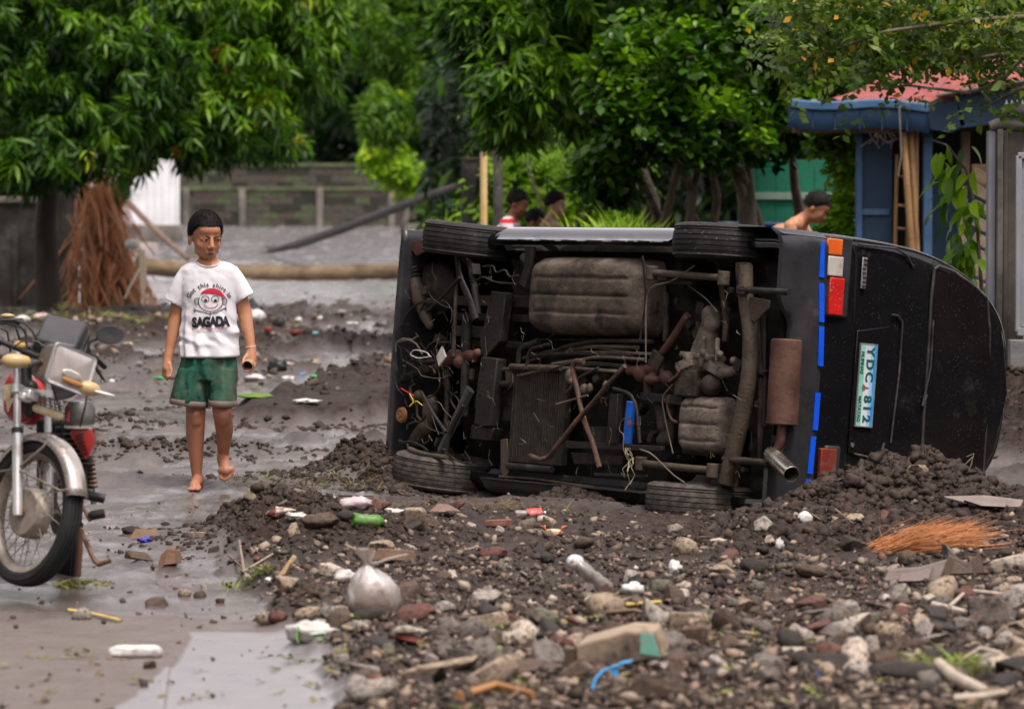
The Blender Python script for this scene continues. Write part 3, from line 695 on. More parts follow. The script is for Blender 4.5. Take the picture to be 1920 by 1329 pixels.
c = cz(1180, 793, -.05); part('filter_badge', MB().cyl(c, c + Vector((0, 0, .004)), .013, n=16), mat('red_print', [(.5, .06, .05)], 4), bl, 30)
T('hose', [(1150, 728), (1182, 738), (1194, 762), (1200, 830)], .010, grey_m, -.09, 9)
T('wire', [(1182, 782), (1166, 786), (1160, 806), (1170, 815), (1168, 840), (1176, 862)], .003, wire_m, -.10, 6)
T('loose_wire', [(1200, 842), (1222, 850), (1262, 890), (1284, 905)], .0045, wire_m, -.16, 6)
T('loose_wire', [(1262, 720), (1240, 745), (1250, 800), (1262, 850)], .004, wire_m, -.02, 6)
# lumps of mechanism around the exhaust joint
lumps('exhaust_manifold', [('e', (1204, 700), .02, (.06, .05, .04)), ('e', (1222, 712), .0, (.05, .03, .04)), ('c', (1180, 695), .02, .025, (1236, 690), .02, .03), ('e', (1250, 708), .03, (.045, .04, .04))], rust_m, .008)
lumps('starter_motor', [('c', (1240, 752), .04, .04, (1244, 800), .04, .035), ('e', (1246, 826), .04, .045), ('c', (1262, 760), .04, .02, (1258, 830), .05, .02)], under_brown, .008)
Q('engine_mount', [(1200, 735), (1278, 742), (1278, 760), (1200, 750)], under_black, -.02, .05)
T('rust_hoop', [(1256, 742), (1250, 760), (1258, 786), (1270, 792)], .007, rust_m, -.02)
T('heat_shield_edge', [(1255, 715), (1275, 700), (1268, 686)], .009, rust_m, -.05)
# front suspension and the torn engine bay
lumps('suspension_strut', [('c', (778, 522), .05, .040, (786, 560), .04, .042), ('c', (786, 560), .04, .042, (800, 596), .04, .036), ('c', (796, 590), .0, .03, (806, 610), .0, .025), ('b', (800, 545), .02, (.03, .05, .04), 0), ('b', (806, 566), .02, (.035, .04, .04), .2)], tan_m, .007, 1)
sp = MB(); c0, c1 = cz(772, 474, .06), cz(780, 520, .05)
for k in range(7): sp.ring(c0.lerp(c1, k/6), (c1-c0), .036, .008, 20, 6)
part('coil_spring', sp, under_black, van, 60)
dome = cz(820, 540, .12); part('strut_tower', MB().ell(dome, (.20, .16, .06), None, 24, 10), under_brown, van, 60)
T('wishbone', [(856, 474), (862, 520), (880, 560), (892, 600)], [.020, .026], under_black, -.06, 10, flat=.6); T('wishbone', [(878, 476), (890, 540), (896, 590)], .020, under_black, -.02, 10)
T('wishbone', [(862, 520), (830, 556), (800, 585)], .009, grey_m, -.08); T('track_rod', [(856, 530), (852, 610), (850, 668)], .012, under_brown, -.06, 9)
T('wishbone', [(882, 730), (858, 780), (826, 846)], [.036, .030], black_plastic, -.07, 10, flat=.5); T('wishbone', [(868, 760), (842, 810), (836, 855)], .012, grey_m, -.10, 8)
T('drive_shaft', [(836, 694), (840, 730), (838, 790), (834, 815)], .018, under_brown, -.01, 10); T('drive_shaft', [(876, 600), (874, 660), (870, 780)], [.03, .026], grey_m, .0, 12)
lumps('steering_rack', [('c', (848, 664), .0, .03, (892, 668), .0, .034), ('e', (862, 678), -.02, .04), ('c', (812, 690), .01, .02, (848, 674), .0, .028), ('e', (896, 662), -.02, .028)], rust_m, .008)
lumps('hub_carrier', [('e', (808, 768), .02, (.05, .09, .05)), ('c', (800, 800), .02, .05, (782, 826), .05, .05), ('e', (786, 742), -.02, .035), ('e', (856, 790), .0, (.04, .03, .03))], tan_m, .009)
dk = cz(752, 778, -.04); dd = MB(); dd.lathe(dk, (0, 0, -1), [(0, .012), (.012, .016), (.018, .008), (.03, .012), (.042, .006), (.046, -.01), (0, -.012)], 28); part('drum_plate', dd, mat('orange_rust', [(.16, .07, .025), (.30, .14, .05)], 12, (.6, .8), bump=.3), van, 35, label='round orange rusted disc')
T('lower_bar', [(768, 842), (796, 852), (838, 858)], [.016, .013], tan_m, -.14, 10); T('tie_rod', [(790, 735), (812, 775), (836, 810)], .009, grey_m, -.10)
T('radiator_hose', [(756, 712), (778, 700), (798, 690)], .024, under_black, -.02, 12)
Q('white_bracket', [(817, 668), (828, 648), (836, 668), (822, 688)], white_m, -.10, .01)
Q('torn_panel', [(985, 462), (1000, 462), (996, 500), (984, 540), (972, 532), (982, 500)], under_black, -.02, .02)
for k, pts in enumerate(([(905, 500), (925, 498), (930, 512), (948, 505), (955, 520), (972, 516)], [(895, 525), (905, 518), (930, 530), (968, 532)])): T('hook_bar', pts, .006, under_black, -.03, 7)
random.seed(9)
for k in range(34):                                     # harness, roots and wires hanging in the engine bay
    x, y = random.uniform(748, 880), random.uniform(560, 850); pts = [(x, y, random.uniform(-.12, .02))]
    a = random.uniform(0, 6.28)
    for j in range(random.randint(3, 5)): a += random.uniform(-1.1, 1.1); l = random.uniform(8, 26); x += math.cos(a)*l; y += math.sin(a)*l; x = min(max(x, 742), 955); y = min(max(y, 480), 868); pts.append((x, y, pts[0][2]))
    T('wire', pts, random.choice((.002, .003, .003, .005, .008)), random.choice((wire_m, under_black, under_brown, grey_m, under_black)), 0, 6)
T('red_wire', [(752, 728), (764, 735), (776, 742)], .004, mat('red_wire', [(.5, .03, .02)], 4), -.10, 6); T('yellow_wire', [(768, 738), (776, 752), (766, 764), (780, 750), (792, 760)], .003, mat('yellow_wire', [(.6, .5, .05)], 4), -.12, 6)
T('white_wire', [(808, 668), (785, 672), (768, 665), (776, 655), (800, 660), (806, 668)], .003, white_m, -.13, 6)
for k in range(26):                                     # small brackets, clips and bolts all over the floor
    x, y = random.choice(((random.uniform(770, 940), random.uniform(490, 840)), (random.uniform(1050, 1270), random.uniform(700, 860)), (random.uniform(1225, 1370), random.uniform(545, 640)), (random.uniform(1370, 1460), random.uniform(580, 850))))
    c = cz(x, y, random.uniform(-.03, .08)); part('bracket', MB().box(c, (random.uniform(.015, .07), random.uniform(.015, .07), random.uniform(.02, .07)), Matrix.Rotation(random.uniform(0, 3), 3, 'Z')), random.choice((under_brown, grey_m, under_black, tan_m)), van, 35, .003)
T('torn_sill_lip', [(936, 893), (1000, 897), (1100, 912), (1230, 925)], .007, tan_m, -.02, 7); Q('lower_floor_edge', [(948, 900), (1235, 930), (1235, 945), (948, 935)], under_black, .03, .03)
# root fibres caught on the axle
rootw = MB()
for k in range(10):
    p = cz(1182+random.uniform(-8, 8), 858, -.10); q = [p]
    for j in range(4): p = p + Vector((random.uniform(-.03, .03), random.uniform(-.05, .03), random.uniform(-.03, .02))); q.append(p)
    rootw.tube(q, .0025, 5)
part('caught_roots', rootw, mat('pale_root', [(.30, .25, .15), (.42, .36, .24)], 5), van, 0)
db = MB(); random.seed(17)
for k in range(190):                                    # fine roots, straw and wire ends snagged all over the underside
    x, y = (random.uniform(745, 935), random.uniform(480, 860)) if random.random() < .5 else (random.uniform(960, 1460), random.choice((random.uniform(640, 900), random.uniform(500, 900)))); p = cz(x, y, random.uniform(-.15, .06)); q = [p]
    for j in range(random.randint(2, 4)): p = p + Vector((random.gauss(0, .022), random.gauss(-.008, .022), random.gauss(0, .008))); q.append(p)
    db.tube(q, random.choice((.0010, .0013, .0020)), 4, cap=False)
put('snagged_fibres', db.mesh('snagged_fibres', mat('snagged_fibre', [(.03, .022, .016), (.09, .068, .048), (.20, .16, .115)], 40, (.6, .9), bump=0), fix=False), van, kind='stuff')
# front bumper skirt seen edge on
sk = MB(); rows = []
for i in range(22):
    y = -.70 + 1.40*i/21; rows.append([(LEN-.015 + .025*math.cos(y*1.6) + q*0 + random.uniform(-.002, .002), y, zz) for q, zz in enumerate((-.06, -.03, .02, .10, .25, .45))] )
sk.grid(rows); o = part('front_bumper', sk, black_plastic, van, 40); w = o.modifiers.new('t', 'SOLIDIFY'); w.thickness = .03
part('front_valance', MB().prism([cz(768, 462, .0), cz(790, 448, .0), cz(800, 470, .0), cz(780, 480, .0)], (0, 0, .02)), rust_m, van, 30)

# ---------------------------------------------------------------- the tail: bumper, tape, lamps, plate, window
def R(px, py, x): return cx_(px, py, x)
bp_ = MB(); prof = [(.02, .10), (.01, .03), (-.005, -.02), (-.015, -.035), (-.045, -.035), (-.058, .02), (-.062, .14), (-.060, .235), (-.048, .265), (-.03, .272), (.0, .275)]
rows = []
for i in range(41):
    y = -.725 + 1.45*i/40; e = abs(y)/.725; pull = .075*max(0, (e-.90)/.10)**2
    cut = 0.0
    r = []
    for (x, z) in prof:
        zz = z + (.085*float(sst(.40, .24, y)*sst(-.46, -.34, y)) if z < .0 else (.03*float(sst(.40, .24, y)*sst(-.46, -.34, y)) if z < .11 else 0))
        if -.14 < y < .40 - 0 and False: zz = z
        r.append((x + (pull if x < .2 else 0), y*(1 if x < .2 else .99), zz))
    rows.append(r)
bp_.grid(rows); o = part('rear_bumper', bp_, black_plastic, van, 35); w = o.modifiers.new('t', 'SOLIDIFY'); w.thickness = .004
for s_ in (-1, 1):                                       # wrapped-round bumper corners with a ribbed underside
    cb = MB(); rows = []
    for i in range(14):
        x = -.03 + .36*i/13; rows.append([(x, s_*(.732 - .02*max(0, (.05-x)/.05)), z) for z in (-.03, .03, .12, .2, .27)])
    cb.grid(rows)
    o = part('bumper_corner', cb, black_plastic, van, 35)
for (a, b) in (((1545, 452), (1541, 520)), ((1541, 531), (1541, 604)), ((1541, 612), (1539, 686)), ((1534, 736), (1529, 806)), ((1526, 818), (1519, 888)), ((1517, 898), (1514, 912))):
    p, q = R(a[0], a[1], -.066), R(b[0], b[1], -.066); w = .017
    pts = [p + Vector((0, 0, -w)), p + Vector((0, 0, w)), q + Vector((0, 0, w)), q + Vector((0, 0, -w))]
    if a[1] < 460: pts[0] = p + Vector((0, -.02, -w*1)); pts[1] = p + Vector((0, .004, .004))
    part('reflective_tape', MB().prism(pts, (.004, 0, 0)), blue_tape, van, 0)
# lamp cluster
def lens(px0, py0, px1, py1, m, name, x=-.032, z0=None, z1=None, par=None):
    t, b = R((px0+px1)/2, py0, x), R((px0+px1)/2, py1, x); zl = R(px0, (py0+py1)/2, x).z; zr = R(px1, (py0+py1)/2, x).z
    return part(name, MB().box((x+.014, (t.y+b.y)/2, (zl+zr)/2), (.028, abs(t.y-b.y)-.003, abs(zr-zl))), m, par or van, 35, .006)
cl = part('lamp_housing', MB().box(((-.004), (R(1566, 446, 0).y+R(1566, 592, 0).y)/2, (R(1549, 500, 0).z+R(1590, 500, 0).z)/2), (.035, R(1566, 443, 0).y-R(1566, 596, 0).y, R(1590, 500, 0).z-R(1546, 500, 0).z)), black_plastic, van, 35, .012)
lens(1551, 447, 1581, 479, amber_m, 'indicator_lens', par=cl); lens(1553, 480, 1582, 519, clear_m, 'reverse_lens', par=cl); lens(1555, 520, 1583, 592, red_m, 'brake_lens', par=cl)
rb = MB()
for k in range(22):
    yy = R(1566, 449, 0).y - k*(R(1566, 449, 0).y-R(1566, 590, 0).y)/21; rb.box((-.0335, yy, .335), (.003, .006, .07))
cl2 = part('lamp_housing', MB().box((-.004, (R(1548, 838, 0).y+R(1544, 925, 0).y)/2, (R(1538, 880, 0).z+R(1572, 880, 0).z)/2), (.035, abs(R(1548, 838, 0).y-R(1544, 925, 0).y)+.02, .105)), black_plastic, van, 35, .012)
lens(1538, 840, 1568, 925, dred_m, 'brake_lens', par=cl2)
# tailgate pressing lines, plate recess, plate
def strip(name, pts, r, m, x=-.006, n=7, par=None): return part(name, MB().tube([R(a, b, x) for a, b in pts], r, n), m, par or van, 60)
edge_m = mat('worn_black_edge', [(.02, .02, .021), (.055, .05, .05)], 6, (.25, .45), bump=.1, grime=((.14, .115, .095), 7, .60))
strip('tailgate_seam', [(1592, 452), (1604, 480), (1600, 620), (1594, 760), (1580, 900)], .008, mat('seam_black', [(.003, .003, .003)], 3, (.7, .8), bump=0), -.001)
strip('window_seal', [(1752, 505), (1746, 560), (1742, 640), (1738, 700), (1732, 780), (1728, 860), (1724, 900)], .009, edge_m, -.022)
strip('window_seal', [(1752, 505), (1760, 499), (1790, 510), (1830, 540), (1850, 560)], .009, edge_m, -.016)
strip('window_seal', [(1850, 560), (1856, 620), (1852, 760), (1840, 920)], .008, edge_m, -.010)
# rear window glass lies inside the seals
gl = [R(1752, 506, -.02), R(1790, 514, -.02), R(1830, 543, -.02), R(1850, 565, -.02), R(1855, 640, -.02), R(1850, 780, -.02), R(1840, 925, -.02), R(1724, 925, -.02), R(1734, 760, -.02), R(1744, 600, -.02)]
part('rear_window', MB().prism(gl, (.012, 0, 0)), glass_m, van, 30)
strip('tailgate_crease', [(1672, 590), (1684, 592), (1692, 604), (1686, 700), (1676, 780), (1670, 830)], .006, edge_m, -.024)
strip('tailgate_crease', [(1610, 458), (1680, 466), (1700, 478), (1712, 500)], .006, edge_m, -.012)
strip('plate_recess_edge', [(1600, 850), (1640, 860), (1652, 850), (1658, 830)], .007, edge_m, -.02)
rc = [R(1608, 620, -.026), R(1668, 612, -.026), R(1650, 850, -.026), R(1590, 850, -.026)]
part('plate_recess', MB().prism(rc, (.01, 0, 0)), black_paint, van, 30, .004)
wp = part('wiper_arm', MB().tube([R(1738, 740, -.03), R(1730, 760, -.05), R(1745, 690, -.045), R(1750, 600, -.04)], .005, 6), edge_m, van, 60)
lk = R(1599, 834, -.03); part('tailgate_lock', MB().cyl(lk, lk + Vector((.02, 0, 0)), .012, n=16), chrome_m, van, 35)
# number plate
pa, pb, pc, pd = R(1614, 645, -.034), R(1645, 646, -.034), R(1634, 800, -.034), R(1603, 798, -.034)
PY = (pb-pc); PLX = PY.length; yax = PY.normalized(); zax = Vector((0, -yax.z, yax.y)).normalized()
if zax.z < 0: zax = -zax
ctr = (pa+pb+pc+pd)/4; PW = abs((pb-pa).dot(zax)); PH = PLX
plate = thing('x', 'x', 'x'); bpy.data.objects.remove(plate)
# plate axes: text runs down (local -y of the van), tops of the letters towards the roof
M3 = Matrix((-yax, zax, (-yax).cross(zax))).transposed()
def onplate(name, me, u, v, lift, m, par):
    me.transform(Matrix.Translation(Vector((u, v, lift)))); me.transform(Matrix.Translation(ctr) @ M3.to_4x4()); me.materials.clear(); me.materials.append(m); return put(name, me, par)
nrm = (-yax).cross(zax); SG = 1 if nrm.x < 0 else -1
pm = mat('plate_white', [(.50, .52, .55), (.62, .63, .66)], 10, (.3, .45), bump=.05, grime=((.3, .28, .24), 12, .66))
pl = MB().box((0, 0, 0), (PH, PW, .004)); me = pl.mesh('licence_plate', pm); plate = onplate('licence_plate', me, 0, 0, 0, pm, van)
blu = mat('plate_blue_print', [(.03, .22, .52), (.06, .32, .66)], 8, (.3, .45), bump=0); blu2 = mat('plate_pale_blue_print', [(.22, .42, .66), (.3, .5, .7)], 8, (.3, .45), bump=0)
grn = mat('plate_pale_green_print', [(.16, .48, .34), (.24, .55, .42)], 8, (.3, .45), bump=0); ink = mat('plate_dark_green', [(.012, .09, .085)], 8, (.4, .5), bump=0); brn = mat('plate_brown_print', [(.22, .10, .09)], 8, (.4, .5), bump=0)
onplate('sky_print', MB().box((0, 0, 0), (PH*.985, PW*.15, .001)).mesh('p'), 0, PW*.40, SG*.0022, blu, plate)
onplate('sky_print', MB().box((0, 0, 0), (PH*.985, PW*.17, .001)).mesh('p'), 0, PW*.24, SG*.0022, blu2, plate)
onplate('field_print', MB().box((0, 0, 0), (PH*.985, PW*.28, .001)).mesh('p'), 0, -PW*.34, SG*.0022, grn, plate)
fr = MB()
for s_ in (-1, 1): fr.box((0, s_*PW*.5, 0), (PH*1.01, .006, .008)); fr.box((s_*PH*.5, 0, 0), (.006, PW, .008))
onplate('plate_rim', fr.mesh('p'), 0, 0, 0, silver_m, plate)
for ch, u in zip('YDC812', (-.41, -.255, -.105, .165, .275, .405)):
    tm = text_mesh(ch, PW*.62, .0008, .0022); tm.transform(Matrix.Scale(1.05, 4, Vector((1, 0, 0))))
    onplate('plate_character', tm, PH*u, PW*.10, SG*.0036, ink, plate)
for txt, u in (('PILIPINAS', -.27), ('MATATAG', .29)):
    onplate('plate_motto', text_mesh(txt, PW*.245, .0006, .0008), PH*u, -PW*.36, SG*.0036, ink, plate)
em = MB(); em.cyl((0, 0, 0), (0, 0, .001), PW*.13, n=5); em.box((0, PW*.16, 0), (PW*.07, PW*.26, .001)); em.box((0, -PW*.04, 0), (PW*.34, PW*.05, .001))
onplate('plate_emblem', em.mesh('p'), PH*.03, -PW*.16, SG*.0034, brn, plate)
# name badge: small raised letters on a strip
ba, bb = R(1618, 483, -.02), R(1622, 541, -.02); bc = (ba+bb)/2; bl_ = (ba-bb).length
bdg = part('name_badge', MB().box(bc, (.006, bl_, .034)), silver_m, van, 35, .002); random.seed(2)
for k in range(7):
    yy = bc.y + bl_*(.42 - .14*k); part('badge_letter', MB().box((bc.x-.005, yy, bc.z + random.uniform(-.004, .004)), (.004, bl_*.055, .022)), edge_m, bdg, 30)
strip('root_on_glass', [(1776, 920), (1800, 880), (1824, 856), (1822, 870), (1806, 900)], .003, wire_m, -.05); strip('root_on_glass', [(1812, 856), (1826, 850), (1818, 880)], .003, wire_m, -.05)
# ================================================================ TREES, WALLS, HOUSE
rg = np.random.RandomState(5)
def leaf_tpl(L, W, droop=.25, fold=.25, seg=3):
    """one pointed leaf along +x: seg*2 quads folded on its midrib."""
    v = []; 
    for i in range(seg+1):
        t = i/seg; w = W/2*math.sin(math.pi*min(1, t*.92+.06))**.75 if 0 < i < seg else W*.03
        z = -droop*L*t*t; v += [(t*L, -w, z + fold*w), (t*L, 0, z), (t*L, w, z + fold*w)]
    f = []
    for i in range(seg): a = i*3; f += [(a, a+1, a+4, a+3), (a+1, a+2, a+5, a+4)]
    return np.array(v), np.array(f)
def spray_tpl(kind, seed=0, n=None):
    """a twig end with its leaves; verts, quads, per-vertex tint offset."""
    r = np.random.RandomState(seed); V = []; F = []; Tn = []; o = 0
    def addl(lv, lf, M_, p, s_, tn):
        nonlocal o
        v = (lv*s_) @ M_.T + p; V.append(v); F.append(lf+o); Tn.append(np.full(len(v), tn)); o += len(v)
    if kind == 'mango':                      # long narrow leaves hanging in whorls
        lv, lf = leaf_tpl(.20, .042, .42, .2, 3); n = n or 15
        for k in range(n):
            yaw = k*2.4 + r.rand()*.5; pit = r.uniform(-.1, .95) 
            R_ = np.array(Matrix.Rotation(yaw, 3, 'Z') @ Matrix.Rotation(pit, 3, 'Y') @ Matrix.Rotation(r.uniform(-.5, .5), 3, 'X'))
            addl(lv, lf, R_, np.array([0, 0, -.010*k + .05]), r.uniform(.7, 1.15), r.uniform(-.09, .09))
    elif kind == 'far':
        lv, lf = leaf_tpl(.20, .055, .42, .2, 2); n = 8
        for k in range(n):
            R_ = np.array(Matrix.Rotation(k*2.4 + r.rand()*.5, 3, 'Z') @ Matrix.Rotation(r.uniform(-.1, 1.0), 3, 'Y') @ Matrix.Rotation(r.uniform(-.5, .5), 3, 'X'))
            addl(lv, lf, R_, np.array([r.uniform(-.08, .08), r.uniform(-.08, .08), r.uniform(-.08, .08)]), r.uniform(.7, 1.15), r.uniform(-.09, .09))
    elif kind == 'round':                    # obovate glossy leaves in flat rosettes
        lv, lf = leaf_tpl(.115, .062, .18, .15, 3); n = n or 14
        for k in range(n):
            yaw = k*2.4 + r.rand()*.6; pit = r.uniform(-.5, .7)
            R_ = np.array(Matrix.Rotation(yaw, 3, 'Z') @ Matrix.Rotation(pit, 3, 'Y') @ Matrix.Rotation(r.uniform(-.6, .6), 3, 'X'))
            addl(lv, lf, R_, np.array([r.uniform(-.09, .09), r.uniform(-.09, .09), r.uniform(-.06, .06)]), r.uniform(.6, 1.2), r.uniform(-.08, .08))
    elif kind == 'small':                    # little oval leaves along a twig
        lv, lf = leaf_tpl(.062, .038, .1, .1, 2); n = n or 15
        for k in range(n):
            t = k/n; R_ = np.array(Matrix.Rotation((1 if k % 2 else -1)*1.0 + r.uniform(-.4, .4), 3, 'Z') @ Matrix.Rotation(r.uniform(-.7, .7), 3, 'Y') @ Matrix.Rotation(r.uniform(-.8, .8), 3, 'X'))
            addl(lv, lf, R_, np.array([t*.30, r.uniform(-.02, .02), -t*t*.10 + r.uniform(-.02, .02)]), r.uniform(.6, 1.25), r.uniform(-.10, .10) + (.75 if r.rand() < .035 else 0))
    elif kind == 'frond':                    # feathery compound leaf
        lv, lf = leaf_tpl(.10, .018, .3, .1, 2); n = n or 26
        for k in range(n):
            t = k/n; s_ = 1 if k % 2 else -1
            R_ = np.array(Matrix.Rotation(s_*1.15 + r.uniform(-.15, .15), 3, 'Z') @ Matrix.Rotation(.4 + r.uniform(-.2, .2), 3, 'Y'))
            addl(lv, lf, R_, np.array([t*.55, 0, .10*math.sin(t*2.2) - t*t*.28]), (1-.5*t)*r.uniform(.8, 1.1), r.uniform(-.05, .05))
    elif kind == 'grass':
        lv, lf = leaf_tpl(.45, .016, .55, .1, 4); n = n or 16
        for k in range(n):
            R_ = np.array(Matrix.Rotation(r.uniform(0, 6.28), 3, 'Z') @ Matrix.Rotation(-r.uniform(.7, 1.45), 3, 'Y'))
            addl(lv, lf, R_, np.array([r.uniform(-.05, .05), r.uniform(-.05, .05), 0]), r.uniform(.6, 1.2), r.uniform(-.1, .1))
    return np.concatenate(V), np.concatenate(F), np.concatenate(Tn)
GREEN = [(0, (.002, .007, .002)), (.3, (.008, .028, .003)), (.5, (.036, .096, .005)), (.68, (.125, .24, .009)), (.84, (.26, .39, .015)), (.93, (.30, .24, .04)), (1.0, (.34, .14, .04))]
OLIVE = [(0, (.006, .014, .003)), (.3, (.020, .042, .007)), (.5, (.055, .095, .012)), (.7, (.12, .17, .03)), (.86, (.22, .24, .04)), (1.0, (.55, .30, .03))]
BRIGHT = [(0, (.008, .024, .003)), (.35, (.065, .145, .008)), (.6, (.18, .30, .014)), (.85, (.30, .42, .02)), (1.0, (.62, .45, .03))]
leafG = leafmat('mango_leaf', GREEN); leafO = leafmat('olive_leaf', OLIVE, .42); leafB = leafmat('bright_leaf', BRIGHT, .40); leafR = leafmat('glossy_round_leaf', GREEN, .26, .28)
bark = mat('bark', [(.055, .040, .030), (.12, .09, .068), (.20, .165, .13)], 7, (.7, .9), bump=.8, bscale=22, stretch=(1, 1, .3), grime=((.05, .06, .03), 4, .62))
darkbark = mat('dark_bark', [(.02, .016, .012), (.055, .043, .034)], 7, (.7, .9), bump=.8, bscale=22, stretch=(1, 1, .3))
def crown_points(n, blobs, clump=.35, shell=.55):
    """points spread in the union of ellipsoids (c, r), denser near the surface, gathered in clumps."""
    w = np.array([b_[1][0]*b_[1][2] + .2 for b_ in blobs]); w = w/w.sum(); P_ = []; S = []
    k = rg.choice(len(blobs), n, p=w); d = rg.randn(n, 3); d /= np.linalg.norm(d, axis=1)[:, None]
    rad = shell + (1-shell)*rg.rand(n)**.5
    nz = fbm(d[:, 0]*2.3+k*3.1, d[:, 2]*2.3+d[:, 1]*1.7, 3); rad = rad*(1 + nz*clump)
    c = np.array([b_[0] for b_ in blobs])[k]; r_ = np.array([b_[1] for b_ in blobs])[k]
    return c + d*rad[:, None]*r_, d, rad
def tree(name, label, blobs, n, kind, lm, trunk=None, scl=1.0, tint=(.15, .75), limbs=8, parts=60, group=None, cat='tree', root=None, bm=None, spread=.22, orange=.0, tr=.12, flat=(.35,)):
    """tapered trunk with limbs, a crown of leaf sprays: the outermost sprays are parts, the rest is one mass."""
    c0 = np.mean([b_[0] for b_ in blobs], 0); root = Vector(root) if root is not None else Vector((c0[0], c0[1], Hs(c0[0], c0[1])-.1))
    t = thing(name, label, cat, root, group)
    pts, d, rad = crown_points(n, blobs); tps = [spray_tpl(kind, s_) for s_ in range(3)]
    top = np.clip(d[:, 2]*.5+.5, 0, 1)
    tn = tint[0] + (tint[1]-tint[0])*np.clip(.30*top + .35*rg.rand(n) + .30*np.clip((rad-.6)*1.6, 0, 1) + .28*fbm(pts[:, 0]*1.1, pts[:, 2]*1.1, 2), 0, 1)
    if orange: q = rg.rand(n) < orange; tn[q] = .93
    yaw = np.arctan2(d[:, 1], d[:, 0]) + rg.randn(n)*.9
    rt = rots(n, yaw, spread, rg); sc_ = scl*rg.uniform(.75, 1.25, n)
    # the sprays that face the street
    order = np.argsort(-(rad + .5*(-d[:, 1]) + .15*rg.rand(n))) ; own = order[:parts]; rest = order[parts:]
    V = []; F = []; Tt = []; o = 0
    for i, (v, f, tt) in enumerate(tps):
        s_ = rest[i::3]
        if not len(s_): continue
        a, b_, c_ = scatter(v, f, pts[s_] - np.array(root), rt[s_], sc_[s_], tn[s_], tt); V.append(a); F.append(b_+o); Tt.append(c_); o += len(a)
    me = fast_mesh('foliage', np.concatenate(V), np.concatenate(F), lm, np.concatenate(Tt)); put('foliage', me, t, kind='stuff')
    bases = []
    for i in range(9):
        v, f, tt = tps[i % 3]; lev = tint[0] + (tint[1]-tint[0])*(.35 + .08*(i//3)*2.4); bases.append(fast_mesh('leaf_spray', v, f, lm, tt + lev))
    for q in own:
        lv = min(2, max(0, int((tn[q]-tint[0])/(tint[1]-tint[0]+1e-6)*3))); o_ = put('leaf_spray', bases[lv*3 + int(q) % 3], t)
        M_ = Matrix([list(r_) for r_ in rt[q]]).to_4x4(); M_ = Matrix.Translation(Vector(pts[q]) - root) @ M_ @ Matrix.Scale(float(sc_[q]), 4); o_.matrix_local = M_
    # trunk and limbs
    b = MB(); fork = root.lerp(Vector(c0), .42) if trunk is None else Vector(trunk[-1])
    path = [Vector(p) for p in trunk] if trunk is not None else [root, root.lerp(fork, .5) + Vector((.08, 0, 0)), fork]
    b.tube([p - root for p in path], [tr, tr*.6], 12, wob=.06)
    part('trunk', b, bm or bark, t, 60)
    for k in range(limbs):
        bl = blobs[k % len(blobs)]; dd = Vector((rg.randn(), rg.randn()*.6, rg.rand()*.9)).normalized(); e = Vector(bl[0]) + Vector((dd.x*bl[1][0], dd.y*bl[1][1], dd.z*bl[1][2]))*.75
        m_ = fork.lerp(e, .5) + Vector((rg.randn()*.12, rg.randn()*.12, .15)); st = path[-1].lerp(path[-2], rg.rand()*.4)
        part('limb', MB().tube([p - root for p in (st, st.lerp(m_, .5) + Vector((rg.randn()*.05, 0, rg.randn()*.05)), m_, m_.lerp(e, .5), e)], [tr*.5, .012], 8, wob=.05), bm or bark, t, 60)
    return t
def BL(px, py, D, rx, rz, ry=None):
    """crown lump at a picture point, radii in metres."""
    p = P(px, py, D); return ((p.x, p.y, p.z), (rx, ry or rx, rz))
# left mango trees: the mass over the wall
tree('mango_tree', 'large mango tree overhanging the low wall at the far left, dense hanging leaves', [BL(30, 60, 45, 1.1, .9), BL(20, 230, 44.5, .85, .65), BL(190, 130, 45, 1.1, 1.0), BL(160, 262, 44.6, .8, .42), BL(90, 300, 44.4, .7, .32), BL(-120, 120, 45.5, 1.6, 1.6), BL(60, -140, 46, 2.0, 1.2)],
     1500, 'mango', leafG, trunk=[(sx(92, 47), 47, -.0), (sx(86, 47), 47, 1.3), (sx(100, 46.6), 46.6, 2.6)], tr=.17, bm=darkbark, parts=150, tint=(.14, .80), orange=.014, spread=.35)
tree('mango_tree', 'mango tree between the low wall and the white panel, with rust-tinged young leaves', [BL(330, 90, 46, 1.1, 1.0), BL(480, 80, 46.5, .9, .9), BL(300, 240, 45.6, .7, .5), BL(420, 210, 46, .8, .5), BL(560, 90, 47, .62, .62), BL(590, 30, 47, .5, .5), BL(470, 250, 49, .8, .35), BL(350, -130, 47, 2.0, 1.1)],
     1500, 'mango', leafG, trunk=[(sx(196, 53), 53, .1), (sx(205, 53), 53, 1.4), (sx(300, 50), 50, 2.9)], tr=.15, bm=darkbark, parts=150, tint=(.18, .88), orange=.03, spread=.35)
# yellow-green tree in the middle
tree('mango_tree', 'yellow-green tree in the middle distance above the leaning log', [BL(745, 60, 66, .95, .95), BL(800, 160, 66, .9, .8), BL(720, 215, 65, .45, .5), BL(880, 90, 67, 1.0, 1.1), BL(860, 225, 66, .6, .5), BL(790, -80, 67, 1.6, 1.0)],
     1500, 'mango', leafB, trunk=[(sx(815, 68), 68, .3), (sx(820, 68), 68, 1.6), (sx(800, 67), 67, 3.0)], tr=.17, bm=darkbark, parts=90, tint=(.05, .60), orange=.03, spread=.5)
tree('flowering_shrub', 'bright green shrub dotted with yellow flowers behind the log tip', [BL(720, 300, 78, .45, .5), BL(765, 330, 78, .5, .42), BL(715, 262, 78.5, .35, .4), BL(800, 350, 78, .4, .3)], 260, 'round', leafB, tr=.04, limbs=5, parts=40, tint=(.35, .85), cat='shrub', scl=1.3, orange=.05)
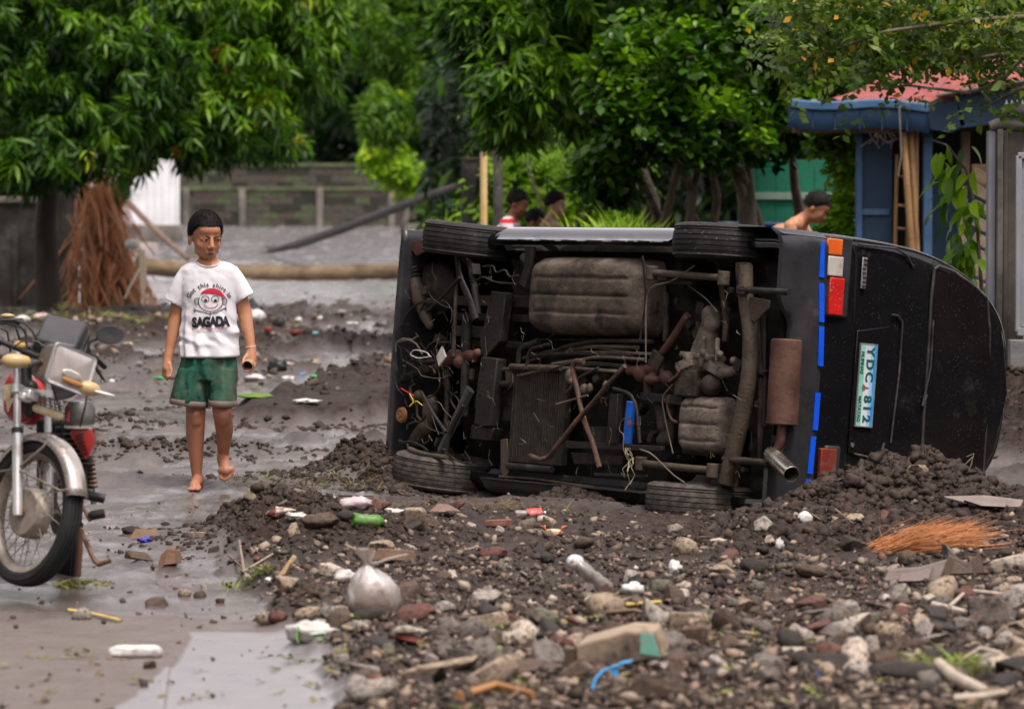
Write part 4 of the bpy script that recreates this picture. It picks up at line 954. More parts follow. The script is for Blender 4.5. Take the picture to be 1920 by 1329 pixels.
# right-hand mango with bright hanging sprays and the round-leaved tree beside it
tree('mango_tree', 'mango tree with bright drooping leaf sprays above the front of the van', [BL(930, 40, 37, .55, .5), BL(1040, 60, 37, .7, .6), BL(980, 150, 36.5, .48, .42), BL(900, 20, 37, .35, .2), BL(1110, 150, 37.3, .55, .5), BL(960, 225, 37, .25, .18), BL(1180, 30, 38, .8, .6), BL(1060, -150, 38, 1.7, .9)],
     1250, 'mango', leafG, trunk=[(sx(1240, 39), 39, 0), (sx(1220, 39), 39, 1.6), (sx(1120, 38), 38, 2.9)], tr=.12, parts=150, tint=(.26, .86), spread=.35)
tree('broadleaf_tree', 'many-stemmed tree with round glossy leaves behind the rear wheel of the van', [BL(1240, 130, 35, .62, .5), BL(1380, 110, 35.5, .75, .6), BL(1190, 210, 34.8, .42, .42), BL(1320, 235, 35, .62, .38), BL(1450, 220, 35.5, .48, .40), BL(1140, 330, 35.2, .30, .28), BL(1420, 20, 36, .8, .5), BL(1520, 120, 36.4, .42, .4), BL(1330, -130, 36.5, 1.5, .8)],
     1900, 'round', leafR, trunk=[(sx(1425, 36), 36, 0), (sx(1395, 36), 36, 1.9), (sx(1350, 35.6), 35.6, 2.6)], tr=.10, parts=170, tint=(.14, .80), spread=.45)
st = bpy.data.objects['broadleaf_tree']
for k, (a, b_, c_) in enumerate((((1240, 440), (1255, 380), (1275, 300)), ((1290, 440), (1300, 360), (1262, 290)), ((1335, 440), (1345, 370), (1330, 300)), ((1410, 425), (1385, 340), (1352, 262)), ((1425, 430), (1400, 350), (1376, 285)), ((1318, 440), (1290, 390), (1310, 310)), ((1505, 425), (1490, 350), (1482, 250)), ((1222, 440), (1232, 400), (1200, 330)))):
    pts = [P(a[0], 620, 35.8+k*.1), P(*a, 35.8+k*.1), P(*b_, 35.6+k*.1), P(*c_, 35.5)]; pts[0].z = -.05
    part('stem', MB().tube([p - st.location for p in pts], [random.uniform(.05, .08), .03], 10, wob=.08), bark, st, 60)
# dark wood far behind everything
def wood(name, label, X0, X1, Y0, Y1, Z1, n, scl, lm, tint, kind='mango', dens_top=True):
    x = rg.uniform(X0, X1, n); y = rg.uniform(Y0, Y1, n); base = np.interp(y, Z0D, Z0Z)
    zz = base + rg.rand(n)*(Z1*(.75 + .35*fbm(x*.25, y*.1+3, 3)) ); v, f, tt = spray_tpl('far' if kind == 'mango' else kind, 4, 9)
    tn = tint[0] + (tint[1]-tint[0])*np.clip(.5 + 1.1*fbm(x*.5+7, zz*.6, 3) + .25*rg.randn(n), 0, 1)
    a, b_, c_ = scatter(v, f, np.stack([x, y, zz], -1), rots(n, None, .5, rg), scl*rg.uniform(.7, 1.4, n), tn, tt)
    me = fast_mesh(name, a, b_, lm, c_); o = thing(name, label, 'wood', me=me); o['kind'] = 'stuff'; return o
wood('dark_woodland', 'dense dark trees closing the view behind the far wall', -26, 24, 108, 122, 9.5, 13000, 2.9, leafG, (.0, .50))
wood('garden_thicket', 'shaded shrubs and saplings filling the garden right of the road', -1.2, 10, 56, 63, 4.6, 4200, 1.7, leafG, (.0, .46))
wood('undergrowth', 'bright undergrowth behind the men', -.9, 2.2, 46, 52, 1.75, 420, 1.5, leafB, (.15, .75), 'frond')
tree('leafy_shrub', 'bright leafy shrub behind the man in the striped shirt', [BL(950, 350, 44, .35, .3), BL(1010, 330, 44, .4, .3), BL(1060, 350, 44, .35, .28), BL(985, 400, 43.5, .5, .25), BL(1080, 395, 43.5, .4, .25)], 300, 'round', leafB, tr=.03, limbs=5, parts=60, tint=(.25, .8), cat='shrub', scl=1.2)
tree('drooping_shrub', 'pale green feathery shrub behind the middle of the van', [BL(1040, 250, 43, .4, .35), BL(1010, 215, 43.5, .35, .3), BL(1095, 300, 43, .3, .3)], 150, 'frond', leafB, tr=.04, limbs=4, parts=50, tint=(.2, .7), cat='shrub', scl=1.2)
gt = thing('grass_clump', 'clump of long bright grass behind the middle of the van', 'grass clump', (sx(1140, 34), 34, .0)); v, f, tt = spray_tpl('grass', 1, 40); N_ = 34
ps = np.stack([rg.uniform(-.35, .38, N_), rg.uniform(-.3, .3, N_), rg.uniform(.95, 1.12, N_)], -1); a, b_, c_ = scatter(v, f, ps, rots(N_, None, .2, rg), rg.uniform(.6, 1.0, N_), rg.uniform(.45, .85, N_), tt)
put('blades', fast_mesh('blades', a, b_, leafB, c_), gt, kind='stuff'); part('planter_mound', MB().ell((0, 0, .5), (.55, .35, .60)), mat('dark_soil', [(.03, .022, .017), (.06, .045, .035)], 8), gt, 60)
tree('leafy_shrub', 'sapling with light green leaves between the green fence and the blue porch', [BL(1590, 290, 34.2, .16, .22), BL(1600, 350, 34, .15, .25), BL(1575, 410, 33.8, .22, .18), BL(1560, 268, 34.4, .15, .1), BL(1600, 430, 33.8, .22, .15)], 200, 'round', leafB, tr=.02, limbs=5, parts=60, tint=(.3, .8), cat='shrub', scl=.85)
# overhanging branches, top right, close to the focus
ov = thing('overhanging_branches', 'thin branches with small oval leaves and yellow ones hanging in at the top right', 'branches', (4.6, 25.5, 3.6)); rr_ = random.Random(4)
ends = []
for k, pts in enumerate(([(1960, 30), (1800, 40), (1660, 60), (1560, 95), (1480, 120)], [(1960, 90), (1830, 110), (1700, 100), (1600, 88), (1500, 40)], [(1960, 130), (1900, 130), (1850, 150), (1800, 160)], [(1960, -30), (1780, -20), (1600, 10), (1440, 30)], [(1960, 60), (1880, 150), (1820, 175), (1700, 160), (1640, 170)], [(1960, 110), (1930, 190), (1890, 230), (1850, 200)], [(1900, 0), (1780, 60), (1680, 130), (1560, 140)], [(1960, 0), (1860, 60), (1760, 95), (1690, 30)], [(1960, 150), (1905, 170), (1860, 195), (1835, 165)])):
    D0 = 25 + (k % 4)*.45; q = [P(a, b_, D0 + i*.12) - ov.location for i, (a, b_) in enumerate(pts)]
    part('branch', MB().tube(q, [.018, .005], 7, wob=.1), bark, ov, 60)
    for i in range(len(q)-1):
        for j in range(13 if i > 1 and k in (2, 4, 5, 8) else 22):
            t = rr_.random(); p = q[i].lerp(q[i+1], t) + Vector((rr_.gauss(0, .09), rr_.gauss(0, .22), rr_.gauss(-.02, .11))); ends.append(p)
for _ in range(520): ends.append(P(rr_.uniform(1480, 1940), rr_.uniform(-60, 105), rr_.uniform(25.2, 27.5)) - ov.location)
def _pp(p):
    v = p + ov.location - Vector((0, 0, CAMH)); A_ = v.y*_cp - v.z*_sp; return CX + FPX*v.x/A_, CY - FPX*(v.y*_sp + v.z*_cp)/A_
keepe = []
for p in ends:
    x_, y_ = _pp(p)
    if y_ > 118 and x_ > 1540 and rr_.random() < (.82 if y_ < 205 else .93): continue
    keepe.append(p)
ends = keepe
ends = np.array([tuple(p) for p in ends]); N_ = len(ends); tn = np.clip(.48 + .17*rg.randn(N_), .1, .8)
V = []; F = []; Tt = []; o_ = 0; tps = [spray_tpl('small', s_) for s_ in range(4)]; rt = rots(N_, None, .6, rg)
for i in range(4):
    a, b_, c_ = scatter(tps[i][0], tps[i][1], ends[i::4][60:], rt[i::4][60:], rg.uniform(.7, 1.3, len(ends[i::4][60:])), tn[i::4][60:], tps[i][2]); V.append(a); F.append(b_+o_); Tt.append(c_); o_ += len(a)
put('foliage', fast_mesh('foliage', np.concatenate(V), np.concatenate(F), leafO, np.concatenate(Tt)), ov, kind='stuff')
bs = [fast_mesh('leaf_spray', tps[i % 4][0], tps[i % 4][1], leafO, tps[i % 4][2] + (.38, .54, .68)[i//4]) for i in range(12)]
for k in range(min(240, len(ends)-4)):
    j = (k % 4) + 4*(k//4); e = put('leaf_spray', bs[k % 12], ov); e.matrix_local = Matrix.Translation(Vector(ends[(k % 4) + 4*(k//4)])) @ Matrix([list(r_) for r_ in rt[j]]).to_4x4()
rwall = thing('added_dark_wall', 'dark plastered wall added out of view at the right to darken the reflections', 'wall', (5.4, 14, 0))  # unseen wall added to darken the reflections in the van paint
part('wall_panel', MB().box((0, 0, 1.1), (.18, 19, 2.3)), mat('dark_plaster', [(.05, .045, .04), (.10, .09, .08)], 2, (.7, .9), bump=.3), rwall, 30, .01); part('coping', MB().box((0, 0, 2.29), (.26, 19.1, .08)), darkbark, rwall, 30, .01)
# unseen trees added on both sides to shade the street and darken paint reflections
side = tree('added_shade_tree', 'tree', [((9.5, 12, 3.4), (2.6, 2.6, 2.2)), ((10.5, 12, 5.2), (2.2, 2.2, 1.6)), ((8.6, 11, 2.0), (1.6, 1.6, 1.4))], 800, 'mango', leafG, root=(9.8, 12, 0), tr=.2, parts=8, limbs=5, scl=2.2, tint=(.1, .6))
side['label'] = 'shade tree added right of the camera, outside the frame'; side['group'] = 'shade trees added outside the frame'
def copy_tree(src, loc, rz, s_=1.0):
    r = src.copy(); C.objects.link(r); r.location = loc; r.rotation_euler = (0, 0, rz); r.scale = (s_, s_, s_)
    for ch in src.children:
        c_ = ch.copy(); C.objects.link(c_); c_.parent = r
    return r
for i, (x, y, rz, s_) in enumerate(((9.5, 3, 1.1, 1.1), (10.5, 20, 2.3, 1.15), (8.8, -6, 4.0, 1.2), (3.5, -9, .6, 1.3), (-2.5, -10, 2.0, 1.3), (-8, -7, 3.1, 1.2), (-9, 4, 5.0, 1.15), (-8.2, 12.5, .3, 1.15), (-8.4, 18, 2.6, 1.2), (-9, 25, 1.7, 1.25), (-9.6, 32, 3.3, 1.2), (11.5, 27, .8, 1.2))):
    c_ = copy_tree(side, (x, y, 0), rz, s_)
    c_['label'] = 'shade tree added outside the frame, number of its row not seen'
for o in [o for o in C.objects if o.name.startswith('added_shade_tree')]: o['label'] = 'leafy tree added out of view to shade the street and darken reflections'
# ---------------------------------------------------------------- walls
conc = mat('stained_concrete', [(.016, .015, .013), (.042, .038, .033), (.10, .09, .078)], 2.2, (.7, .9), bump=.5, bscale=18, grime=((.014, .016, .010), 1.8, .54), detail=9)
conc2 = mat('pale_concrete', [(.10, .09, .078), (.20, .18, .157)], 3, (.7, .9), bump=.4, bscale=20, grime=((.07, .062, .05), 2.2, .54))
mossy = [mat('mossy_block_'+n, c, 3.5, (.7, .95), bump=.5, bscale=16, grime=(g, 2.5, .56)) for n, c, g in (('dark', [(.012, .012, .009), (.035, .032, .024)], (.012, .018, .008)), ('grey', [(.035, .032, .026), (.085, .078, .065)], (.014, .017, .010)), ('green', [(.045, .055, .025), (.09, .105, .05)], (.016, .02, .012)), ('brown', [(.04, .03, .024), (.09, .068, .054)], (.018, .015, .012)))]
lw = thing('low_wall', 'dark stained concrete wall with a coping and end post at the far left', 'wall', (sx(60, 50), 50, .2))
xa, xb = sx(-900, 50)-lw.location.x, sx(108, 50)-lw.location.x; zt = P(60, 372, 50).z - .2
part('wall_panel', MB().box(((xa+xb)/2, .1, (zt-.06)/2-.15), (xb-xa, .16, zt-.06+.3)), conc, lw, 30, .01)
part('coping', MB().box(((xa+xb)/2, .1, zt-.02), (xb-xa, .24, .085)), conc2, lw, 30, .015)
part('post', MB().box((sx(126, 50)-lw.location.x, .08, .72), (.26, .24, 1.85)), conc, lw, 30, .02)
for k in range(8): part('rib', MB().box((xb-.55-k*1.2, .005, .45), (.07, .05, 1.25)), conc, lw, 30, .01)
bw = thing('block_wall', 'mossy concrete block wall with pilasters across the far end of the road', 'wall', (sx(530, 105), 105, 1.0)); rq = random.Random(8)
bh, bl_ = .20, .42; x0, x1 = sx(320, 105)-bw.location.x, sx(770, 105)-bw.location.x; bm_ = []
for k in range(6): bm_.append(MB().box((0, 0, 0), (bl_-.02, .17, bh-.018)).mesh('block'))
n = 0
for r_ in range(8):
    x = x0 + (bl_/2 if r_ % 2 else 0)
    while x < x1:
        me = bm_[rq.randrange(6)].copy() if n < 24 else None
        if n < 24: me.materials.append(mossy[(n % 4)]); bm_.append(me)
        else: me = bm_[6 + rq.randrange(24)]
        o = put('block', me, bw); o.location = (x, rq.uniform(-.012, .012), .0 + bh*(r_+.5)); x += bl_; n += 1
    if r_ == 4: pass
part('mortar_core', MB().box(((x0+x1)/2-.1, .0, .80), (x1-x0+.1, .13, 1.62)), conc, bw, 30)
part('coping', MB().box(((x0+x1)/2-.1, .0, 1.67), (x1-x0+.2, .26, .10)), mossy[2], bw, 30, .02); part('tie_beam', MB().box(((x0+x1)/2-.1, -.10, 1.02), (x1-x0, .06, .10)), mossy[2], bw, 30, .02)
for px in (350, 455, 600, 735): part('pilaster', MB().box((sx(px, 105)-bw.location.x, -.10, .52), (.18, .12, 1.05)), conc2, bw, 30, .02)
wpn = thing('panel_gate', 'white sheet-metal gate panel standing between the palm roots and the block wall', 'gate', (sx(292, 80), 80, .48))
wm = mat('white_sheet', [(.55, .55, .56), (.72, .72, .73)], 2, (.4, .6), bump=.1, grime=((.45, .40, .34), 2.5, .62))
zb, zt = P(292, 424, 80).z - wpn.location.z, P(292, 300, 80).z - wpn.location.z; w_ = (335-250)*80/FPX
part('sheet', MB().box((0, 0, (zb+zt)/2), (w_, .03, zt-zb)), wm, wpn, 30, .005)
for s_ in (-1, 1): part('frame_post', MB().box((s_*w_/2, -.02, (zb+zt)/2-.1), (.06, .06, zt-zb+.3)), wm, wpn, 30, .008)
for k in range(5): part('rib', MB().box((-w_/2+w_*(k+1)/6, -.025, (zb+zt)/2), (.02, .02, zt-zb)), wm, wpn, 30)
part('footing', MB().box((0, 0, zb-.15), (w_+.2, .3, .36)), conc2, wpn, 30, .03)
hs = thing('pale_house', 'pale pinkish building glimpsed between the palm roots and the white panel', 'building', (sx(225, 86), 86, .5))
part('wall', MB().box((0, 1, 1.0), (1.35, 2, 2.2)), mat('pinkish_plaster', [(.36, .28, .27), (.48, .40, .38)], 2, (.7, .9), bump=.2, grime=((.25, .2, .18), 2, .58)), hs, 30)
part('window', MB().box((.1, -.01, 1.5), (.5, .05, .5)), conc, hs, 30, .01); part('ledge', MB().box((0, -.04, .62), (1.4, .1, .08)), conc2, hs, 30, .01)
slb = thing('broken_slab', 'broken grey concrete slab leaning right of the white panel', 'slab', (sx(370, 78), 78, .5))
part('slab_piece', MB().prism([(-.45, 0, -.25), (.30, 0, -.25), (.14, .1, .5), (-.08, .1, .46)], (0, .16, .02)), conc2, slb, 30, .02)
# fallen trunk and the two leaning timbers
tk = thing('fallen_trunk', 'long pale-brown fallen palm trunk lying across the road behind the boy', 'fallen trunk', (sx(500, 64), 64, .45))
tkm = mat('palm_trunk', [(.07, .046, .026), (.155, .108, .060), (.25, .19, .115)], 3, (.6, .85), bump=.6, bscale=14, stretch=(.35, 1, 1), grime=((.06, .042, .028), 2.5, .58))
pts = [P(255, 498, 63.4), P(330, 505, 63.6), P(430, 511, 64), P(560, 514, 64.1), P(680, 512, 64.3), P(800, 508, 64.5), P(1000, 505, 65)]
b = MB(); dn = []
for i in range(len(pts)-1):
    for k in range(6): dn.append(pts[i].lerp(pts[i+1], k/6))
dn.append(pts[-1]); b.tube([p - tk.location for p in dn], [.142*(1 + .05*math.sin(i*1.7) + .02*(i % 2)) for i in range(len(dn))], 18, wob=.03); part('trunk', b, tkm, tk, 60)
bt = MB()
for k in range(9): p = pts[0] - tk.location; bt.tube([p, p + Vector((-.15, rq.uniform(-.1, .1), rq.uniform(-.12, .16))), p + Vector((-.34, rq.uniform(-.2, .2), rq.uniform(-.22, .24)))], [.03, .008], 6)
part('torn_butt', bt, tkm, tk, 0)
lg = thing('leaning_log', 'dark log propped up at an angle over the flooded road in the distance', 'log', tuple(P(510, 470, 79)))
pts = [P(505, 472, 79), P(560, 458, 74), P(640, 430, 68), P(720, 399, 62), P(800, 368, 57), P(858, 348, 53)]
part('trunk', MB().tube([p - lg.location for p in pts], [.04, .085, .08, .070, .060, .045], 14, wob=.06), mat('wet_dark_log', [(.006, .005, .004), (.016, .012, .009), (.036, .030, .020)], 4, (.5, .8), bump=.6, bscale=14, grime=((.04, .045, .02), 3, .64)), lg, 60)
for k, e in enumerate(((-.25, .05, -.05), (-.18, .02, .12), (.02, -.1, .16))): part('stub', MB().tube([Vector((.05, 0, .02)), Vector(e)], [.045, .015], 7, wob=.1), bark, lg, 60)
pc_ = thing('thin_pole', 'thin brown pole slanting down to the trunk, left of the boy', 'pole', tuple(P(345, 482, 60)))
part('pole', MB().tube([P(238, 378, 61) - pc_.location, P(300, 440, 60.5) - pc_.location, P(352, 486, 60) - pc_.location], [.05, .04], 9, wob=.05), mat('brown_pole', [(.10, .055, .04), (.20, .13, .09)], 6, (.6, .8), bump=.4), pc_, 60)
def pole(label, px, pt, pb, D, r, m, cat='post', n=12):
    t = thing('post', label, cat, tuple(P(px, pb, D))); z0_ = Hs(t.location.x, D)-.2; h = P(px, pt, D).z
    part('shaft', MB().tube([(0, 0, z0_-t.location.z), (0, 0, (h-t.location.z)*.5), (0, 0, h-t.location.z)], r, n, wob=.02), m, t, 60)
    part('cap', MB().cyl((0, 0, h-t.location.z), (0, 0, h-t.location.z+.03), r*1.15, n=n), m, t, 40); return t
pole('yellow and white painted post left of the man in the striped shirt', 907, 290, 440, 42, .038, mat('yellow_post', [(.55, .36, .13), (.70, .50, .24)], 5, (.5, .7), bump=.2, grime=((.6, .55, .45), 4, .58)))
pole('grey concrete utility post beside the yellow post', 934, 236, 440, 43, .055, mat('dark_post', [(.05, .045, .045), (.12, .11, .105)], 5, (.6, .8), bump=.3)); pole('broad weathered concrete post left of the yellow post', 884, 300, 440, 44, .12, conc)
pole('short grey post standing under the leaning log', 760, 392, 440, 80, .075, conc2); pole('dark upright trunk-like post by the grey utility post', 918, 210, 440, 44.5, .04, darkbark)
blk = thing('concrete_block', 'grey concrete block pillar behind the second man', 'pillar', (sx(1104, 48), 48, 0)); part('block', MB().box((0, 0, .85), (.36, .3, 1.9)), conc2, blk, 30, .02); part('cap', MB().box((0, 0, 1.87), (.42, .36, .12)), mat('terracotta', [(.30, .13, .08), (.42, .22, .14)], 6), blk, 30, .02)
# ---------------------------------------------------------------- uprooted palm: mat of orange roots
rt_m = mat('palm_roots', [(.28, .105, .045), (.48, .21, .10), (.60, .33, .19)], 3, (.7, .9), bump=.4, bscale=20, grime=((.13, .07, .045), 3, .58))
up = thing('uprooted_palm', 'upturned mat of orange palm roots standing against the end of the low wall', 'uprooted palm', tuple(P(200, 582, 49))); rr_ = random.Random(12)
def rpt(px, py, D): return P(px, py, D) - up.location
b = MB()
body_o = [(135, 395), (150, 330), (172, 300), (188, 330), (215, 370), (240, 430), (262, 500), (268, 580), (140, 585), (130, 500)]
for k in range(300):
    t = rr_.random(); y0 = rr_.uniform(312, 560); cxp = 192 + (y0-450)*.12; hw = 16 + (y0-310)*.22 + rr_.random()*14
    x = cxp + rr_.uniform(-1, 1)*hw; L_ = rr_.uniform(40, 130); sl_ = rr_.gauss(.16, .38); D = 49 + rr_.uniform(-.25, .3); q = []
    for j in range(5): q.append(rpt(x + sl_*L_*j/4 + rr_.gauss(0, 2.2), min(590, y0 + L_*j/4), D - .03*j + rr_.gauss(0, .02)))
    r0 = rr_.choice((.005, .007, .010, .014)); b.tube(q, [r0, r0*.6], 5, wob=.2)
put('root_mat', b.mesh('root_mat', rt_m, True, fix=False), up, kind='stuff')
for k, (pts, r0) in enumerate((([(135, 305), (156, 345), (182, 395), (190, 460)], .035), ([(170, 300), (182, 340), (196, 400), (200, 470)], .045), ([(196, 345), (214, 400), (236, 460), (250, 520)], .05), ([(176, 480), (180, 540), (182, 592)], .05), ([(200, 500), (215, 550), (228, 590)], .04), ([(225, 520), (252, 570), (300, 592)], .035), ([(150, 520), (135, 560), (120, 590)], .03), ([(128, 402), (142, 430), (152, 450)], .03), ([(238, 570), (262, 585), (310, 596)], .03), ([(190, 520), (168, 575), (150, 596)], .03))):
    part('root', MB().tube([rpt(a, c, 48.7 + .04*k) for a, c in pts], [r0, r0*.45], 8, wob=.12), rt_m, up, 60)
part('root_core', MB().tube([rpt(176, 350, 49.2), rpt(190, 420, 49.2), rpt(200, 500, 49.2), rpt(205, 580, 49.2)], [.08, .22, .32, .38], 14, wob=.12), mat('root_core_earth', [(.10, .05, .03), (.2, .105, .06)], 5, (.8, .95), bump=.8, bscale=12), up, 60)
part('torn_sheath', MB().prism([rpt(260, 462, 48.5), rpt(272, 470, 48.5), rpt(275, 520, 48.5), rpt(268, 574, 48.5), rpt(262, 520, 48.5)], (0, .03, 0)), mat('pale_sheath', [(.55, .47, .33), (.68, .60, .46)], 4, (.5, .7), bump=.2), up, 30, .006)
part('torn_sheath', MB().tube([rpt(262, 505, 48.5), rpt(245, 535, 48.5), rpt(234, 560, 48.5)], [.02, .012], 6), MATS['pale_sheath'], up, 60)
part('white_rag', MB().ell(rpt(248, 458, 48.7), (.10, .05, .07), None, 12, 8), mat('muddy_white_cloth', [(.45, .42, .40), (.62, .59, .57)], 4, (.7, .9), bump=.6, bscale=12), up, 60)
v, f, tt = spray_tpl('grass', 2, 20); N_ = 16; ps = np.array([tuple(rpt(rr_.uniform(205, 235), rr_.uniform(345, 400), 49)) for _ in range(N_)]); a, b_, c_ = scatter(v, f, ps, rots(N_, None, 1.2, rg), rg.uniform(.4, .8, N_), rg.uniform(.3, .6, N_), tt); put('green_frond', fast_mesh('green_frond', a, b_, leafG, c_), up, kind='stuff')
# ---------------------------------------------------------------- the blue porch on the right
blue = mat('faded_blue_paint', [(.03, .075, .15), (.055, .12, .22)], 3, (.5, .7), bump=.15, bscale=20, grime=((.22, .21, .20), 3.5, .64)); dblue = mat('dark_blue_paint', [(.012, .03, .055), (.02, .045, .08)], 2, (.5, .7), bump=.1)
redr = mat('red_roof_paint', [(.20, .040, .036), (.29, .070, .062)], 4, (.45, .65), bump=.2, grime=((.15, .06, .05), 3, .60)); bamb = mat('bamboo', [(.20, .11, .045), (.34, .20, .09)], 5, (.5, .7), bump=.3, stretch=(1, 1, .3), grime=((.12, .07, .04), 4, .6))
HD = 33.0
ho = thing('blue_porch', 'small blue-painted porch with a sagging fascia and red corrugated roof at the right', 'house', (sx(1680, HD), HD, 0))
def hp(px, py, dD=0.0): return P(px, py, HD+dD) - ho.location
fa, fb = hp(1477, 214), hp(1742, 222)
g_ = MB(); rows = []
prof = [(0, -.115), (0, .05), (-.03, .055), (-.045, .065), (-.045, .12), (-.03, .135), (.06, .135)]
for i in range(31):
    t = i/30; p = fa.lerp(fb, t) + Vector((0, 0, -.018*math.sin(t*7) + random.uniform(-.002, .002))); rows.append([p + Vector((0, dy, dz)) for dy, dz in prof])
g_.grid(rows); o = part('fascia_gutter', g_, blue, ho, 18); w = o.modifiers.new('t', 'SOLIDIFY'); w.thickness = .008
for k in range(1, 6): q = fa.lerp(fb, k/6+.01*(k % 2)); part('fascia_joint', MB().box(q + Vector((0, -.008, -.03)), (.012, .012, .17)), dblue, ho, 30)
part('fascia_end', MB().prism([hp(1742, 196), hp(1795, 184), hp(1812, 235), hp(1782, 250), hp(1742, 244)], (.02, .05, 0)), dblue, ho, 30, .01)
part('fascia_return', MB().prism([hp(1790, 178), hp(1860, 170), hp(1930, 160), hp(1930, 230), hp(1850, 236), hp(1800, 242)], (0, .06, 0)), dblue, ho, 30, .01)
part('soffit_beam', MB().box(hp(1600, 243, .15), (1.05, .06, .06)), mat('weathered_wood', [(.16, .10, .075), (.30, .22, .17)], 6, (.7, .9), bump=.4), ho, 30, .006)
part('soffit', MB().box(hp(1680, 240, .8), (1.85, 1.4, .03)), under_brown, ho, 30)
rf = MB(); rows = []                                     # corrugated roof sheets rising to the right
for i in range(56):
    t = i/55; r_ = []
    for j in range(9):
        s_ = j/8; p = hp(1555 + 430*t, 186 - 4*t, 0).lerp(hp(1700 + 330*t, 130-28*t, 2.2), s_); p = p + Vector((0, 0, .014*math.sin(i*1.75) - .02*math.sin(s_*6+t*4)))
        r_.append(p)
    rows.append(r_)
rf.grid(rows); o = part('roof_sheet', rf, redr, ho, 50); w = o.modifiers.new('t', 'SOLIDIFY'); w.thickness = .006
rf = MB(); rows = []
for i in range(50):
    t = i/49; r_ = []
    for j in range(7): s_ = j/6; p = hp(1755 + 240*t, 178-38*t, -.1).lerp(hp(1800 + 230*t, 110-24*t, 1.4), s_); r_.append(p + Vector((0, 0, .016*math.sin(i*1.9))))
    rows.append(r_)
rf.grid(rows); o = part('roof_sheet', rf, redr, ho, 50); w = o.modifiers.new('t', 'SOLIDIFY'); w.thickness = .006
part('roof_edge', MB().tube([hp(1755, 180, -.12), hp(1860, 162, -.12), hp(1995, 140, -.12)], .014, 8), conc2, ho, 60)
def hbox(name, x0, x1, y0, y1, dD, m, th=.1, bev=.006):
    a, c_ = hp(x0, y0, dD), hp(x1, y1, dD); return part(name, MB().box(((a.x+c_.x)/2, a.y+th/2, (a.z+c_.z)/2), (abs(c_.x-a.x), th, abs(a.z-c_.z))), m, ho, 30, bev)
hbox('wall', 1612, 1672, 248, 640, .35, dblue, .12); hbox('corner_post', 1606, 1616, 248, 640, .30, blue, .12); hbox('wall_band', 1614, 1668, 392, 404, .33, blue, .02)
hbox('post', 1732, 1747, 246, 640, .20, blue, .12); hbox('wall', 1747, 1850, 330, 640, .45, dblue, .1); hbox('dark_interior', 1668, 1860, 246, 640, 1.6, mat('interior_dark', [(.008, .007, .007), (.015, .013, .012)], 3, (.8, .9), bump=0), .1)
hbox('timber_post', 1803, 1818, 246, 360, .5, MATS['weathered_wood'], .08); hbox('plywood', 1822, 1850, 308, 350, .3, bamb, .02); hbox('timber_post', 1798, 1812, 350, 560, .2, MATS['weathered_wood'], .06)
part('loose_wire', MB().tube([hp(1686, 196, -.1), hp(1688, 240, -.1), hp(1690, 290, -.1), hp(1684, 330, -.1)], [.009, .006], 6, wob=.2), conc2, ho, 60)
for k in range(9): q = hp(1640+rr_.uniform(-10, 40), 250, .0); part('hanging_debris', MB().tube([q, q + Vector((rr_.uniform(-.06, .06), 0, -.05)), q + Vector((rr_.uniform(-.1, .1), 0, -rr_.uniform(.06, .16)))], .006, 5), under_brown, ho, 60)
ld = thing('bamboo_ladder', 'bamboo ladder leaning inside the blue porch', 'ladder', tuple(hp(1690, 640, .15) + ho.location))
def lp(px, py, d=0.): return P(px, py, HD+.25+d) - ld.location
for a_, c_ in (((1682, 290), (1674, 640)), ((1704, 300), (1698, 640))): part('rail', MB().tube([lp(*a_), lp(*c_)], .017, 8), bamb, ld, 60)
for y in (330, 385, 428, 475, 530): part('rung', MB().tube([lp(1677, y), lp(1703, y+2)], .014, 7), bamb, ld, 60)
for k, (a_, c_, r) in enumerate((((1694, 248), (1722, 640), .030), ((1708, 250), (1728, 640), .026), ((1718, 248), (1716, 640), .022), ((1700, 250), (1712, 640), .026))):
    t = thing('bamboo_pole', ['thickest brown bamboo pole leaning against the porch post', 'middle brown pole of the bundle leaning in the porch', 'thin upright bamboo pole next to the blue porch post', 'slanting bamboo pole nearest the ladder in the porch'][k], 'pole', tuple(P(*c_, HD+.05+.05*k)), 'bamboo poles leaning in the porch')
    e = P(*a_, HD+.1+.05*k) - t.location; b = MB(); b.tube([Vector((0, 0, 0)), e*.5, e], r, 10); 
    t2 = part('cane', b, bamb, t, 60); nb = MB()
    for q in range(1, 8): nb.ring(e*q/8, e, r, .004, 12, 4)
    part('node_ring', nb, bamb, t, 60, kind='stuff')
gf = thing('green_fence', 'green sheet fence with a pale rail behind the bent man', 'fence', (sx(1510, 38), 38, 0)); gm = mat('green_sheet', [(.010, .13, .075), (.02, .19, .11)], 2, (.5, .7), bump=.1, grime=((.01, .06, .04), 2, .6))
for k in range(7):
    x = sx(1400 + 36*k, 38)-gf.location.x; a_ = P(0, 300, 38).z; part('sheet', MB().box((x, 0, a_/2), (36*38/FPX-.006, .02, a_)), gm, gf, 30, .002)
part('rail', MB().box((0, -.025, P(0, 368, 38).z), (1.36, .03, .07)), mat('pale_green_rail', [(.20, .28, .22), (.28, .36, .29)], 4), gf, 30, .004)
tb = thing('blue_tarp', 'blue plastic drum standing among the stems behind the rear wheel', 'drum', (sx(1420, 37), 37, 0)); dm = MB(); dm.lathe((0, 0, 0), (0, 0, 1), [(0, 0), (.26, 0), (.27, .03), (.29, .5), (.28, .52), (.29, .54), (.31, 1.30), (.33, 1.34), (.33, 1.38), (.29, 1.40), (0, 1.38)], 32)
tb.name = 'blue_drum'; part('shell', dm, mat('blue_plastic', [(.01, .05, .20), (.015, .07, .27)], 4, (.35, .5), bump=.05), tb, 35)
